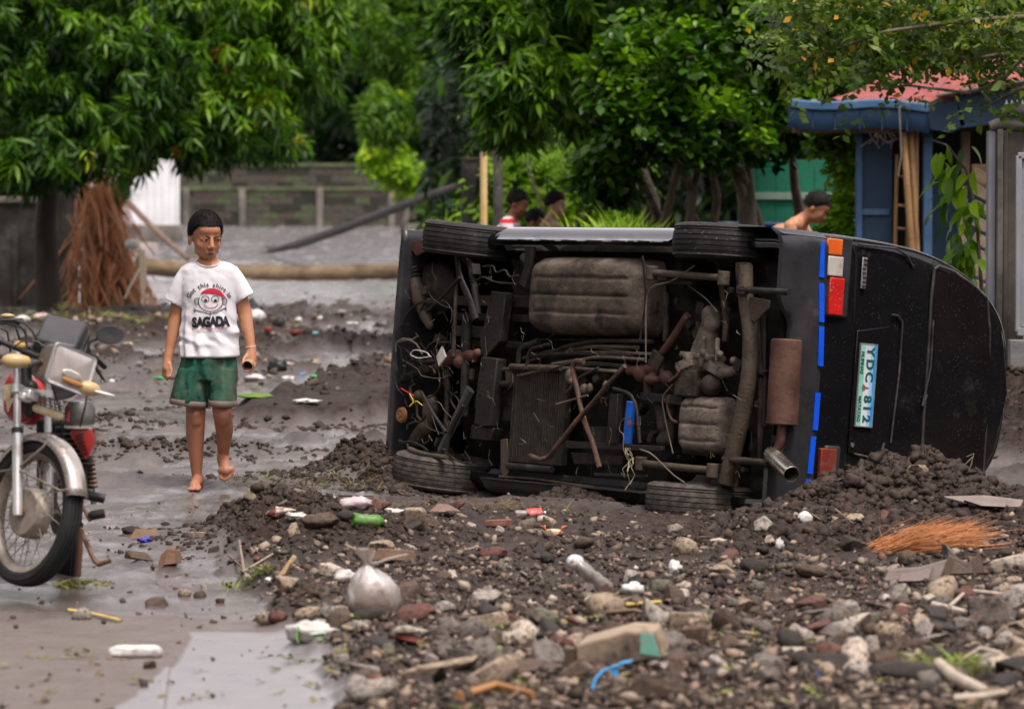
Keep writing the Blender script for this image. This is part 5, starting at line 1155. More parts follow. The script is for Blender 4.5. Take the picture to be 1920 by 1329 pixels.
td = thing('blue_drum', 'teal plastic drum left of the blue one among the stems', 'drum', (sx(1392, 37.2), 37.2, 0)); part('shell', dm, mat('teal_plastic', [(.01, .09, .11), (.015, .12, .15)], 4, (.35, .5), bump=.05), td, 35)
# gate post and metal gate, far right
gp = thing('gate_post', 'concrete gate post with a rounded cap and a pale strip at the far right', 'gate post', (sx(1888, 25), 25, .0))
def gpp(px, py, d=0.): return P(px, py, 25+d) - gp.location
ra = mat('rough_grey_post', [(.08, .066, .056), (.15, .125, .105)], 4, (.7, .9), bump=.7, bscale=14, grime=((.08, .068, .058), 3, .55)); paleg = mat('pale_grey_paint', [(.20, .20, .22), (.28, .28, .30)], 3, (.5, .7), bump=.15, grime=((.25, .23, .22), 4, .6))
z1 = gpp(0, 240).z; part('shaft', MB().box((sx(1890, 25)-gp.location.x, .10, z1/2), (.21, .20, z1)), ra, gp, 30, .012)
part('pale_strip', MB().box((sx(1859, 25)-gp.location.x, .06, z1/2-.02), (.045, .14, z1)), paleg, gp, 30, .006); part('fin', MB().box((sx(1872, 25)-gp.location.x, -.03, z1/2-.01), (.035, .10, z1)), conc2, gp, 30, .006); part('fin', MB().box((sx(1883, 25)-gp.location.x, -.012, z1/2-.02), (.03, .05, z1)), ra, gp, 30, .008)
part('cap', MB().tube([gpp(1856, 238), gpp(1870, 233), gpp(1915, 236), gpp(1960, 238)], [.034, .040, .036, .04], 14), conc2, gp, 60); part('shell_ornament', MB().tube([gpp(1878, 212), gpp(1900, 208), gpp(1960, 207)], [.034, .046, .05], 14), conc2, gp, 60)
sp_ = MB()
for k in range(7): q = gpp(1884+k*10, 200); sp_.prism([q, q + Vector((.03, 0, 0)), q + Vector((.012, 0, .045))], (0, .03, 0))
part('scalloped_edge', sp_, white_m, gp, 30)
mg = thing('metal_gate', 'grey sheet-metal gate leaf at the right edge', 'gate', (sx(1925, 24.6), 24.6, .0)); gzt, gzb = P(0, 292, 24.6).z, P(0, 622, 24.6).z
part('stile', MB().box((sx(1909, 24.6)-mg.location.x, 0, (gzt+gzb)/2), (.035, .04, gzt-gzb)), paleg, mg, 30, .004); part('top_rail', MB().box((.22, 0, gzt), (.56, .04, .04)), paleg, mg, 30, .004); part('bottom_rail', MB().box((.22, 0, gzb), (.56, .05, .05)), paleg, mg, 30, .004)
for k in range(6): part('panel_rib', MB().box((sx(1918, 24.6)-mg.location.x + .055*k, .012, (gzt+gzb)/2), (.03, .015, gzt-gzb-.06)), paleg, mg, 30, .003)
part('sheet', MB().box((.24, .03, (gzt+gzb)/2), (.54, .01, gzt-gzb-.04)), paleg, mg, 30)
part('footing', MB().box((.2, .02, gzb-.28), (.62, .14, .46)), mat('grey_footing', [(.12, .115, .115), (.2, .19, .19)], 4, (.6, .8), bump=.4), mg, 30, .01)
# big-leaved plant climbing by the porch post: each leaf a part
pl_ = thing('climbing_plant', 'plant with large pointed green leaves hanging beside the gate post', 'plant', tuple(P(1830, 640, 26))); rr_ = random.Random(21)
stem = [(1845, 640), (1838, 500), (1830, 400), (1812, 320), (1775, 272), (1745, 262)]
part('stem', MB().tube([P(a, c_, 26) - pl_.location for a, c_ in stem], [.016, .006], 7, wob=.1), bark, pl_, 60)
lv, lf = leaf_tpl(.17, .065, .45, .22, 5); lmesh = [fast_mesh('leaf', lv, lf, leafB if i > 1 else leafR, np.full(len(lv), t_)) for i, t_ in enumerate((.42, .58, .38, .52, .66))]
for k in range(120):
    t = rr_.random(); y = 262 + (560-262)*t; xc = np.interp(y, [262, 300, 400, 500, 560], [1775, 1790, 1800, 1818, 1828]); x = xc + rr_.gauss(0, 17 + (8 if y < 430 else 0))
    o = put('leaf', lmesh[rr_.randrange(5)], pl_); yaw = rr_.choice((math.pi, math.pi*1.3, math.pi*.8, 4.5, 0.3)) + rr_.gauss(0, .4); M_ = Matrix.Rotation(yaw, 3, 'Z') @ Matrix.Rotation(rr_.uniform(.2, 1.2), 3, 'Y') @ Matrix.Rotation(rr_.uniform(-.7, .7), 3, 'X')
    o.matrix_local = Matrix.Translation(P(x, y, 26 + rr_.uniform(-.12, .2)) - pl_.location) @ M_.to_4x4() @ Matrix.Scale(rr_.uniform(.6, 1.15), 4)
pb_ = thing('woven_panel', 'pale woven panel leaning behind the climbing plant', 'panel', tuple(P(1832, 640, 26.8)))
for k in range(9):
    a_ = P(1838 + (k % 2), 330 + 30*k, 26.8) - pb_.location; part('slat', MB().box(a_, (.11, .015, .075), Matrix.Rotation(.5, 3, 'Y')), mat('pale_wicker', [(.38, .29, .20), (.50, .40, .29)], 6, (.6, .8), bump=.4, grime=((.2, .14, .09), 5, .6)), pb_, 30, .003)
# ================================================================ STONES, CLODS, LITTER
rs = random.Random(33)
def rock_me(seed, kind, m, flat=.6):
    """angular or worn stone: hull of scattered points, bevelled or smoothed."""
    r = random.Random(seed); bm = bmesh.new(); n = 13 if kind == 'chunk' else (26 if kind == 'cobble' else 16)
    for k in range(n):
        v = Vector((r.gauss(0, 1), r.gauss(0, 1), r.gauss(0, 1))).normalized()
        if kind == 'chunk':
            c = Vector([math.copysign(min(abs(q)*1.5, .85), q) for q in v]); v = v.lerp(c, .75)
        elif kind == 'slab': v = Vector((math.copysign(min(1, abs(v.x)*1.4), v.x), math.copysign(min(.8, abs(v.y)*1.4), v.y), math.copysign(.32 + .08*r.random(), v.z)))
        v *= r.uniform(.88, 1.08); bm.verts.new((v.x, v.y*(.62 + .3*((seed*7) % 5)/5), v.z*(flat if kind != 'slab' else 1)))
    bmesh.ops.convex_hull(bm, input=bm.verts); 
    for v in [v for v in bm.verts if not v.link_faces]: bm.verts.remove(v)
    if kind == 'cobble':
        bmesh.ops.triangulate(bm, faces=bm.faces); bmesh.ops.subdivide_edges(bm, edges=bm.edges, cuts=1, smooth=1.0, use_grid_fill=True)
    else:
        bmesh.ops.dissolve_limit(bm, angle_limit=math.radians(14), verts=bm.verts, edges=bm.edges)
        bmesh.ops.bevel(bm, geom=list(bm.edges), offset=.055, segments=1, affect='EDGES', profile=.6)
    for v in bm.verts: v.co += v.co*(.07*float(perlin(v.co.x*2.4+seed*3.1, v.co.y*2.4+v.co.z*1.7)))
    bmesh.ops.recalc_face_normals(bm, faces=bm.faces); me = bpy.data.meshes.new('stone'); bm.to_mesh(me); bm.free(); me.materials.append(m)
    me.shade_smooth(); set_sharp(me, 32 if kind != 'cobble' else 60); return me
SM = {}
for n_, c_ in (('grey', [(.11, .094, .080), (.20, .172, .148)]), ('light grey', [(.24, .205, .178), (.38, .335, .29)]), ('dark grey', [(.024, .021, .020), (.055, .049, .045)]), ('brown', [(.075, .050, .037), (.14, .098, .072)]),
                ('beige', [(.26, .19, .13), (.40, .31, .225)]), ('reddish-brown', [(.10, .042, .033), (.17, .078, .060)]), ('cream', [(.42, .34, .265), (.56, .48, .39)]), ('greenish grey', [(.10, .094, .064), (.17, .16, .11)])):
    SM[n_] = mat('stone_'+n_.replace(' ', '_').replace('-', '_'), c_, 5, (.45, .8), bump=.6, bscale=16, grime=((.048, .034, .027), 3.0, .52), spec=.2)
CN = ['grey']*5 + ['light grey']*4 + ['dark grey']*3 + ['brown']*5 + ['beige']*5 + ['reddish-brown']*2 + ['cream']*2 + ['greenish grey']
KN = {'cobble': 'rounded', 'chunk': 'angular', 'slab': 'flat'}
ROCK = {}
for ci, cn in enumerate(SM):
    for ki, kn in enumerate(('cobble', 'cobble', 'chunk', 'chunk', 'slab')):
        ROCK.setdefault((cn, kn), []).append(rock_me(ci*11 + ki*3 + 1, kn, SM[cn], .62 if kn != 'chunk' else .75))
def area(p):
    """which findable place a stone lies at."""
    x, y = p.x, p.y
    if y > 30: return 'in the debris strip behind the boy'
    if y > 19.6: return 'beside the boy on the wet road'
    if y > 17.6: return 'at the foot of the van' if x > -.4 else 'at the back of the left rubble heap'
    if y > 15.0: return 'in the middle of the rubble' if x > -.3 else 'along the left rim of the rubble'
    if x > 1.0: return 'in the loose rubble at the lower right'
    if y > 13.2: return 'in the rubble in front of the van'
    return 'in the nearest rubble at the bottom edge'
def place_stone(p, s_, cn, kn, label=None, group=None, rz=None, name='stone', cat='stone', tilt=.35, sc=None):
    me = rs.choice(ROCK[(cn, kn)]); o = bpy.data.objects.new(name, me); C.objects.link(o); o.location = p
    o.rotation_euler = (rs.gauss(0, tilt), rs.gauss(0, tilt), rs.uniform(0, 6.28) if rz is None else rz)
    o.scale = sc if sc else (s_*rs.uniform(.85, 1.2), s_*rs.uniform(.85, 1.2), s_*rs.uniform(.8, 1.1))
    if label is None:
        q = 'large' if s_ > .058 else ('medium' if s_ > .036 else 'small')
        label = '%s %s %s stone %s' % (q, KN[kn], cn, area(p)); group = group or ('stones ' + area(p))
    o['label'] = label; o['category'] = cat
    if group: o['group'] = group
    return o
taken = []
def free(x, y, r):
    for (a, b_, c_) in taken:
        if (a-x)**2 + (b_-y)**2 < (.72*(c_+r))**2: return False
    return True
# ---- stones one can name
def bigstone(px, py, s_, cn, kn, label, rz=0, sc=None, lift=.35, tilt=.12, name='stone', cat='stone'):
    g = G(px, py); s_max = max(sc) if sc else s_; g.z += (sc[2] if sc else s_*.6)*lift; taken.append((g.x, g.y, s_max*.8)); return place_stone(g, s_, cn, kn, label, None, rz, name, cat, tilt, sc)
bigstone(918, 1185, .07, 'beige', 'chunk', 'squarish beige block with a flat top in the centre of the rubble', .3, (.078, .06, .062)); bigstone(1120, 1245, .1, 'brown', 'chunk', 'broken brown-grey block left of the block with the turquoise face', .1, (.14, .08, .062))
bigstone(775, 992, .07, 'beige', 'chunk', 'upright split cream and orange stone near the front wheel of the van', .9, (.072, .05, .075), .6); bigstone(600, 985, .07, 'brown', 'cobble', 'big brown boulder at the back of the left rubble heap', 0, (.085, .06, .05))
bigstone(535, 968, .05, 'cream', 'chunk', 'pale cream stone on the left heap beside the brown boulder', .2, (.058, .045, .04)); bigstone(650, 975, .05, 'dark grey', 'cobble', 'round dark grey cobble next to the green bottle', .2, (.045, .04, .04))
bigstone(780, 1160, .08, 'reddish-brown', 'cobble', 'smooth reddish cobble behind the red brick piece', .4, (.075, .06, .05)); bigstone(832, 1150, .045, 'light grey', 'cobble', 'round light grey cobble right of the reddish cobble', 0, (.045, .042, .042))
bigstone(925, 1048, .06, 'reddish-brown', 'cobble', 'round dark red-brown stone in the middle of the mud', .4, (.062, .05, .045)); bigstone(295, 1137, .06, 'brown', 'chunk', 'brown-grey stone sitting on the slab joint', .5, (.055, .04, .034))
bigstone(375, 1120, .03, 'brown', 'cobble', 'small brown stone alone on the wet slab right of the joint', 0); bigstone(345, 1118, .03, 'beige', 'cobble', 'small tan stone between the two brown ones on the slab', 0)
bigstone(248, 1000, .05, 'dark grey', 'cobble', 'dark grey stone behind the torn cardboard', .2, (.05, .035, .034)); bigstone(262, 1050, .06, 'brown', 'slab', 'flat brown stone leaning beside the brown cardboard', .3, (.07, .045, .05)); bigstone(310, 985, .02, 'dark grey', 'cobble', 'lone dark pebble on the wet road below the bare foot', 0)
bigstone(380, 1010, .06, 'beige', 'slab', 'flat tan stone at the left tip of the rubble', .2, (.075, .04, .035)); bigstone(400, 1035, .03, 'dark grey', 'chunk', 'dark angular stone beside the flat tan one', 0)
bigstone(1690, 1275, .09, 'dark grey', 'cobble', 'large smooth black cobble at the lower right', .1, (.115, .06, .046), .6); bigstone(1590, 1230, .06, 'beige', 'slab', 'long pale stone above the black cobble', .2, (.08, .04, .03)); bigstone(1740, 1300, .05, 'dark grey', 'cobble', 'small black cobble against the large black one', .2, (.045, .035, .03))
bigstone(1480, 1175, .06, 'brown', 'chunk', 'brown wedge-shaped stone right of the centre of the rubble', 1.1, (.05, .035, .045)); bigstone(1500, 1205, .05, 'light grey', 'cobble', 'light grey stone below the brown wedge', .2); bigstone(1412, 1075, .06, 'dark grey', 'cobble', 'round black lump in the mud left of the orange grass', 0, (.055, .05, .05), .5)
bigstone(1520, 1085, .06, 'brown', 'cobble', 'long muddy brown stone below the white shard', .6, (.085, .045, .042)); bigstone(1720, 900, .06, 'beige', 'chunk', 'pale jagged stone on top of the mud heap against the tailgate', .6, (.062, .05, .04), .5); bigstone(1560, 1160, .07, 'grey', 'slab', 'grey stone with a white vein right of centre', .1, (.1, .05, .045))
bigstone(820, 1260, .09, 'beige', 'slab', 'long tan slab lying diagonally at the bottom centre', .5, (.16, .05, .045)); bigstone(980, 1265, .1, 'brown', 'slab', 'dark brown broken slab tilted over the bottom stones', .35, (.15, .08, .05)); bigstone(700, 1310, .06, 'light grey', 'cobble', 'light grey boulder at the bottom edge left of centre', .2, (.075, .06, .05))
bigstone(1230, 1305, .1, 'brown', 'chunk', 'large brown stone carrying the blue strip', .2, (.11, .07, .06)); bigstone(1170, 1140, .05, 'beige', 'slab', 'pale pointed stone right of the crushed bottle', .2, (.06, .035, .035)); bigstone(1105, 1132, .05, 'light grey', 'chunk', 'light grey square stone left of the white foam cup', .1, (.05, .035, .032))
bigstone(1290, 1175, .07, 'beige', 'chunk', 'cluster-like beige stone right of the turquoise-faced block', .4, (.085, .05, .045)); bigstone(580, 1160, .05, 'beige', 'cobble', 'tan cobble above the white wrapper', .2, (.055, .045, .042)); bigstone(1240, 1110, .05, 'greenish grey', 'cobble', 'greenish grey stone right of the white foam cup', .2, (.05, .045, .05))
bigstone(500, 1170, .05, 'beige', 'cobble', 'pale tan cobble at the left rim above the slab', .4, (.05, .04, .04)); bigstone(690, 1165, .07, 'dark grey', 'cobble', 'dark rounded stone left of the red brick piece', .1, (.075, .05, .045))
# block with a turquoise painted face
g = G(1165, 1240); g.z += .03; tb_ = thing('painted_block', 'broken concrete block with one turquoise painted face', 'concrete block', tuple(g)); Rz = Matrix.Rotation(-.22, 3, 'Y') @ Matrix.Rotation(-.3, 3, 'Z')
part('block_piece', MB().prism([Rz @ Vector(p) for p in ((-.15, -.05, -.045), (.14, -.05, -.04), (.13, -.05, .045), (.05, -.05, .065), (-.13, -.05, .05))], Rz @ Vector((0, .12, .01))), SM['beige'], tb_, 30, .008)
part('painted_face', MB().prism([Rz @ Vector(p) for p in ((.075, -.053, -.015), (.137, -.053, -.035), (.130, -.053, .040), (.09, -.053, .05))], Rz @ Vector((0, .004, 0))), mat('turquoise_paint', [(.12, .36, .28), (.2, .48, .38)], 8, (.5, .7), bump=.1, grime=((.3, .27, .22), 9, .6)), tb_, 0)
# red brick piece with mortar
g = G(772, 1212); g.z += .02; bk = thing('brick_piece', 'red brick fragment with cream mortar along its top', 'brick', tuple(g))
me = rock_me(91, 'chunk', mat('brick_red', [(.16, .040, .032), (.25, .075, .058)], 7, (.6, .85), bump=.6, bscale=20, grime=((.12, .07, .05), 5, .6))); o = put('brick_body', me, bk); o.scale = (.078, .045, .04); me = rock_me(92, 'slab', SM['cream']); o = put('mortar', me, bk); o.scale = (.066, .036, .028); o.location = (-.002, -.004, .036)
cu_n = 0
# ---- individually placed stones, biased to the near rubble
tries = 0; cnt = 0
while cnt < 262 and tries < 9000:
    tries += 1; py = 960 + 369*rs.random()**.62; px = rs.uniform(-10, 1930); d = 11160/(py-387); x = sx(px, d)
    rub = float(masks(np.array([x]), np.array([d]))[0][0])
    if rub < .5 and rs.random() > .03: continue
    if d > 17.3 and x > .6 and rs.random() < .75: continue
    if d > 18.9: continue
    s_ = min(.105, .026 + abs(rs.gauss(0, .026)) + (.012 if d < 14.5 else 0)); 
    if rub < .5: s_ *= .5
    if not free(x, d, s_): continue
    taken.append((x, d, s_)); z = Hs(x, d) + s_*.22; place_stone(Vector((x, d, z)), s_, rs.choice(CN), rs.choice(('cobble', 'chunk', 'chunk', 'chunk', 'slab'))); cnt += 1
LM = [('the knotted plastic bag', 700, 1150), ('the white green-streaked wrapper', 582, 1200), ('the red brick fragment', 772, 1212), ('the turquoise-faced block', 1165, 1240), ('the bright blue strip', 1150, 1290), ('the crushed clear bottle', 1108, 1100), ('the white foam cup', 1187, 1116),
      ('the orange fibre bundle', 1730, 1030), ('the large black cobble', 1690, 1275), ('the curved cane', 1880, 1280), ('the white shard', 1509, 982), ('the green bottle end', 692, 990), ('the orange shard', 1038, 1008), ('the red-labelled bottle', 995, 968), ('the squarish beige block', 918, 1185), ('the splintered crate wood', 1715, 1100),
      ('the grey stone with a white vein', 1560, 1160), ('the tilted brown slab', 980, 1265), ('the orange-brown root', 930, 1305), ('the pale branch stub', 1800, 1290), ('the crossed dry twigs', 460, 1060), ('the round black lump', 1412, 1075), ('the torn brown cardboard', 318, 1060), ('the white styrofoam piece', 255, 1232), ('the light grey boulder', 700, 1310), ('the red-brown stone', 925, 1048), ('the brown wedge stone', 1480, 1175)]
LMW = [(nm, G(a_, b_)) for nm, a_, b_ in LM]; used_l = set()
for o in list(C.objects):
    if not o.get('group', '').startswith('stones '): continue
    base_l = ' '.join(o['label'].split(' stone ')[0].split()) + ' stone'; p = o.location
    for nm, q in sorted(LMW, key=lambda t: (t[1]-p).length):
        dx, dy = p.x-q.x, p.y-q.y; rel = ('right of' if dx > 0 else 'left of') if abs(dx) > abs(dy)*.6 else ('behind' if dy > 0 else 'in front of'); L_ = base_l + ' ' + rel + ' ' + nm
        if L_ not in used_l and len(L_.split()) <= 16: break
    used_l.add(L_); o['label'] = L_; o['group'] = 'stones in the rubble'
# ---- everything smaller: pebbles, grit and clods as single masses
def tpl_rock(seed, n, flat):
    r = random.Random(seed); bm = bmesh.new()
    for k in range(n): v = Vector((r.gauss(0, 1), r.gauss(0, 1), r.gauss(0, 1))).normalized()*r.uniform(.85, 1.1); bm.verts.new((v.x, v.y*.8, v.z*flat))
    bmesh.ops.convex_hull(bm, input=bm.verts); bmesh.ops.triangulate(bm, faces=bm.faces)
    for v in [v for v in bm.verts if not v.link_faces]: bm.verts.remove(v)
    bm.verts.index_update(); V_ = np.array([tuple(v.co) for v in bm.verts]); F_ = np.array([[v.index for v in f.verts] for f in bm.faces]); bm.free(); return V_, F_
def tpl_clod(i):
    bm = bmesh.new(); bmesh.ops.create_icosphere(bm, subdivisions=2 if i == 0 else 1, radius=1.0)
    V_ = np.array([tuple(v.co) for v in bm.verts]); bm.verts.index_update(); F_ = np.array([[v.index for v in f.verts] for f in bm.faces]); bm.free()
    d = 1 + .55*fbm(V_[:, 0]*1.6+i*7.1, V_[:, 1]*1.6+V_[:, 2]*1.9+i, 3)*1.5 + .18*perlin(V_[:, 0]*4+i, V_[:, 2]*4+V_[:, 1]*3)
    return V_*np.clip(d, .35, 1.7)[:, None]*np.array([1.15, .95, .75]), F_
def mass(name, label, cat, pts, scl, m, tint, flat=.65, npt=11, smooth=False):
    V = []; F = []; Tt = []; o = 0; n = len(pts)
    for i in range(5):
        v, f = tpl_rock(50+i, npt, flat) if npt else tpl_clod(i); s_ = slice(i, n, 5); a, b_, c_ = scatter(v, f, pts[s_], rots(len(pts[s_]), None, .45, rg), scl[s_], tint[s_]); V.append(a); F.append(b_+o); Tt.append(c_); o += len(a)
    me = fast_mesh(name, np.concatenate(V), np.concatenate(F), m, np.concatenate(Tt), smooth); o = thing(name, label, cat, me=me); o['kind'] = 'stuff'; return o
GR = [(0, (.018, .015, .014)), (.2, (.045, .032, .025)), (.42, (.085, .062, .047)), (.58, (.16, .125, .098)), (.72, (.32, .25, .185)), (.86, (.15, .065, .045)), (.93, (.36, .31, .25)), (1.0, (.55, .52, .48))]
peb = mat('mixed_pebbles', [(0, 0, 0)], 14, (.5, .8), bump=.3, bscale=60, attr='tint', ramp=GR, spec=.18)
N_ = 54000; inv = rg.uniform(1/20.2, 1/11.0, N_); Yp = 1/inv; Xp = (rg.uniform(-.15, .22, N_))*Yp; rub = masks(Xp, Yp)[0]
keep = rg.rand(N_) < np.where(rub > .5, np.where((Yp > 17.2) & (Xp > .6), .10, np.where(Yp > 17.4, .22, .25 + .75*sst(-.25, .15, fbm(Xp*1.1+3, Yp*.8, 3) + sst(16.5, 14, Yp)*.3))), np.where(Yp < 14.4, .008, .022)); Xp, Yp = Xp[keep], Yp[keep]; n = len(Xp)
sc_ = np.clip(.0045 + rg.gamma(2.0, .0040, n), .004, .030); Zp = height(Xp, Yp) + sc_*.25
mass('pebbles', 'mixed pebbles and crushed stone spread over the mud', 'gravel', np.stack([Xp, Yp, Zp], -1), sc_, peb, np.clip(rg.beta(1.5, 2.7, n), 0, 1), .6, 8)
N_ = 3200; inv = rg.uniform(1/18.6, 1/11.2, N_); Yp = 1/inv; Xp = (rg.uniform(-.15, .22, N_))*Yp; rub = masks(Xp, Yp)[0]; keep = (rub > .6) & (rg.rand(N_) < np.where((Yp > 17.0) & (Xp > .5), .15, .9)); Xp, Yp = Xp[keep], Yp[keep]; n = len(Xp); sc_ = np.clip(.014 + rg.gamma(1.5, .006, n), .014, .04)
mass('loose_stones', 'smaller stones packed between the large ones all over the rubble', 'stones', np.stack([Xp, Yp, height(Xp, Yp) + sc_*.3], -1), sc_, peb, np.clip(rg.beta(1.8, 2.3, n), 0, 1), .62, 12)
# mud clods on the heaps, banks and ridges
clod = mat('mud_clod', [(.014, .0095, .0075), (.036, .024, .0185), (.070, .047, .036)], 16, (.55, .85), bump=.8, bscale=40, spec=.22)
def clods(name, label, centres, n, smin, smax, m=clod):
    P_ = []; S_ = []
    for (cx0, cy0, rx, ry, w) in centres:
        k = int(n*w); x = cx0 + rg.randn(k)*rx*.55; y = cy0 + rg.randn(k)*ry*.55; P_.append(np.stack([x, y, height(x, y)], -1)); S_.append(np.clip(smin + rg.gamma(1.0, (smax-smin)*.20, k), smin, smax))
    P_ = np.concatenate(P_); S_ = np.concatenate(S_); P_[:, 2] -= S_*.10
    return mass(name, label, 'mud', P_, S_, m, np.zeros(len(P_)), .7, 0, True)
clods('mud_clods', 'crumbly wet mud clods heaped against the tail of the van', [(1.90, 18.45, .75, .7, .36), (1.5, 18.3, .5, .5, .14), (1.22, 17.0, .6, .6, .18), (1.9, 17.3, 1.0, .7, .14), (2.4, 18.3, .6, .7, .08), (3.3, 23.6, .8, 1.2, .08), (.28, 20.1, .35, .25, .08)], 11000, .006, .045)
clods('mud_clods', 'dark mud clods on the left rubble heap', [(-1.16, 17.75, .45, .6, .6), (-.8, 17.2, .5, .6, .4) ], 2000, .005, .032)
clods('mud_clods', 'dark mud clods piled at the front corner of the van', [(-.82, 21.9, .40, .5, .6), (-.62, 21.3, .3, .3, .4)], 2000, .006, .036)
rid = []
for (px, py, rx, w) in ((330, 858, .7, .12), (150, 800, .5, .10), (560, 905, .5, .04), (250, 850, .9, .10), (560, 806, 1.6, .05), (640, 806, 1.4, .05), (690, 735, .5, .10), (500, 770, 1.2, .06), (640, 668, 1.2, .06), (560, 640, 1.6, .07), (210, 700, 1.2, .06), (90, 640, 2.0, .07)): D = 11160/(py-387); rid.append((sx(px, D), D, rx, .35 if D < 32 else 1.8, w))
clods('mud_clods', 'scattered dark clods along the ridges of the road behind the boy', rid, 3600, .008, .042)
# far litter strip: stones and rubbish as things, small ones as mass
N_ = 5200; Yp = rg.uniform(28, 56, N_); Xp = rg.uniform(-.14, .03, N_)*Yp; hp_ = masks(Xp, Yp)[1]; keep = rg.rand(N_) < np.where(hp_ > .3, .7, .12); Xp, Yp = Xp[keep], Yp[keep]; n = len(Xp); sc_ = np.clip(.012 + rg.gamma(1.4, .012, n), .01, .08)
mass('far_rubble', 'small stones and rubbish in the strip behind the boy', 'gravel', np.stack([Xp, Yp, height(Xp, Yp) + sc_*.2], -1), sc_, peb, np.clip(rg.beta(2, 2.4, n), 0, 1))
# ---- litter
def col(name, c, **k): return mat(name, [tuple(q*.75 for q in c), c], 8, k.pop('rough', (.4, .65)), bump=k.pop('bump', .2), **k)
plasw = mat('muddy_white_plastic', [(.42, .39, .37), (.62, .59, .57)], 5, (.35, .6), bump=.5, bscale=14, grime=((.22, .17, .13), 5, .58)); foam = mat('white_foam', [(.52, .51, .50), (.70, .69, .68)], 6, (.6, .8), bump=.5, bscale=18, grime=((.24, .18, .14), 9, .57))
def crumple(name, label, cat, px, py, s_, m, seed, amp=.35, lift=.4, rz=0., sub=None, sq=1.0):
    g = G(px, py); b = MB(); b.ell((0, 0, 0), 1, None, 18, 12); r = random.Random(seed); me = b.mesh(name, m, 40)
    a = co(me).astype(float); a = np.sign(a)*np.abs(a)**sq; k1 = seed*1.37; d = 1 + amp*fbm(a[:, 0]*1.7+k1, a[:, 1]*1.7+a[:, 2]*1.3, 4)*1.4 + .12*np.abs(perlin(a[:, 0]*5+k1, a[:, 2]*5)); a = a*d[:, None]*np.array(s_); setco(me, a)
    o = thing(name, label, cat, (g.x, g.y, g.z + s_[2]*lift), me=me); o.rotation_euler = (0, 0, rz); return o
# knotted bag
g = G(700, 1152); g.z += .055; bag = thing('plastic_bag', 'knotted clear plastic bag half full of muddy water standing in the rubble', 'plastic bag', tuple(g))
bag.scale = (1.2, 1.2, 1.15); bagm = mat('clear_bag_plastic', [(.40, .33, .28), (.60, .52, .47)], 4, (.22, .42), bump=.9, bscale=14, trans=.6, spec=.35, grime=((.26, .18, .13), 7, .54))
b = MB(); b.lathe((0, 0, 0), (.0, 0, 1), [(0, -.062), (.04, -.06), (.072, -.04), (.085, -.005), (.078, .035), (.055, .07), (.028, .095), (.012, .108), (.010, .118), (.022, .135), (.030, .160)], 30); me = b.mesh('bag_body', bagm, True)
a = co(me).astype(float); th = np.arctan2(a[:, 1], a[:, 0]); a[:, :2] *= (1 + .10*np.sin(th*7+a[:, 2]*30)*np.clip((a[:, 2]+.03)*9, .1, 1) + .12*fbm(th*1.2, a[:, 2]*12, 3))[:, None]; a[:, 0] -= a[:, 2]*.15; setco(me, a); put('bag_body', me, bag)
part('bag_ear', MB().tube([(.005, 0, .112), (.05, .0, .128), (.105, .01, .140)], [.010, .016, .012], 8, flat=.35), bagm, bag, 60); part('mud_sediment', MB().ell((.0, 0, -.032), (.066, .06, .026), None, 18, 8), mat('bag_mud', [(.16, .10, .07), (.26, .18, .13)], 7, bump=.2), bag, 60)
part('knot', MB().ring((.0, 0, .112), (0, 0, 1), .012, .006, 14, 6), bagm, bag, 60)
w_ = crumple('wrapper', 'crumpled white wrapper streaked with green at the left rim of the rubble', 'wrapper', 582, 1200, (.085, .05, .042), plasw, 5, .35, .5, -.25)
part('green_print', MB().tube([(-.03, -.045, .025), (-.035, -.052, 0), (-.03, -.045, -.03)], [.010, .014, .008], 8, flat=.4), col('green_print', (.20, .38, .12)), w_, 60); part('green_print', MB().tube([(.0, -.05, .0), (.035, -.05, .004), (.07, -.035, .008)], [.006, .009, .004], 8, flat=.5), mat('mint_print', [(.35, .55, .42), (.45, .65, .5)], 6), w_, 60)
crumple('styrofoam_piece', 'flat white styrofoam piece lying alone on the ground at the lower left', 'foam piece', 255, 1232, (.090, .045, .020), foam, 7, .16, .9, -.1, None, .55)
crumple('foam_cup', 'crushed white foam cup in the centre of the rubble', 'cup', 1187, 1116, (.042, .035, .026), foam, 9, .3, .7); crumple('white_scrap', 'torn white scrap of plastic at the edge of the mud heap', 'scrap', 1266, 1076, (.034, .02, .03), foam, 12, .7, .5, .8)
crumple('white_shard', 'white broken shard standing on the mud heap', 'shard', 1509, 982, (.030, .015, .028), foam, 13, .25, .7); crumple('white_scrap', 'small cream scrap below the rear wheel of the van', 'scrap', 1345, 1020, (.036, .02, .012), SM['cream'], 14, .4); crumple('candy_wrapper', 'small yellow and white wrapper stuck in the mud heap', 'wrapper', 1462, 1030, (.018, .012, .026), plasw, 15, .5)
crumple('pinkish_cloth', 'muddy pale pink cloth left of the blue rag by the front wheel', 'cloth', 668, 955, (.075, .05, .030), mat('pale_pink_cloth', [(.42, .33, .33), (.60, .50, .50)], 6, (.6, .8), bump=.6, bscale=12, grime=((.22, .16, .13), 5, .58)), 16, .45, .6); crumple('blue_rag', 'dark blue rag by the front wheel of the van', 'rag', 708, 955, (.038, .03, .024), col('navy_rag', (.02, .03, .20)), 17, .6, .6)
crumple('grey_plastic', 'pale grey crumpled plastic at the back of the left heap', 'plastic', 555, 975, (.05, .03, .018), plasw, 18, .6); crumple('grey_plastic', 'pale plastic heap right of the blue rag', 'plastic', 738, 966, (.05, .04, .02), plasw, 19, .6); crumple('white_shell', 'grey-white crumpled plastic lump behind the knotted bag', 'plastic', 648, 1090, (.05, .035, .024), plasw, 20, .5, .6, .5)
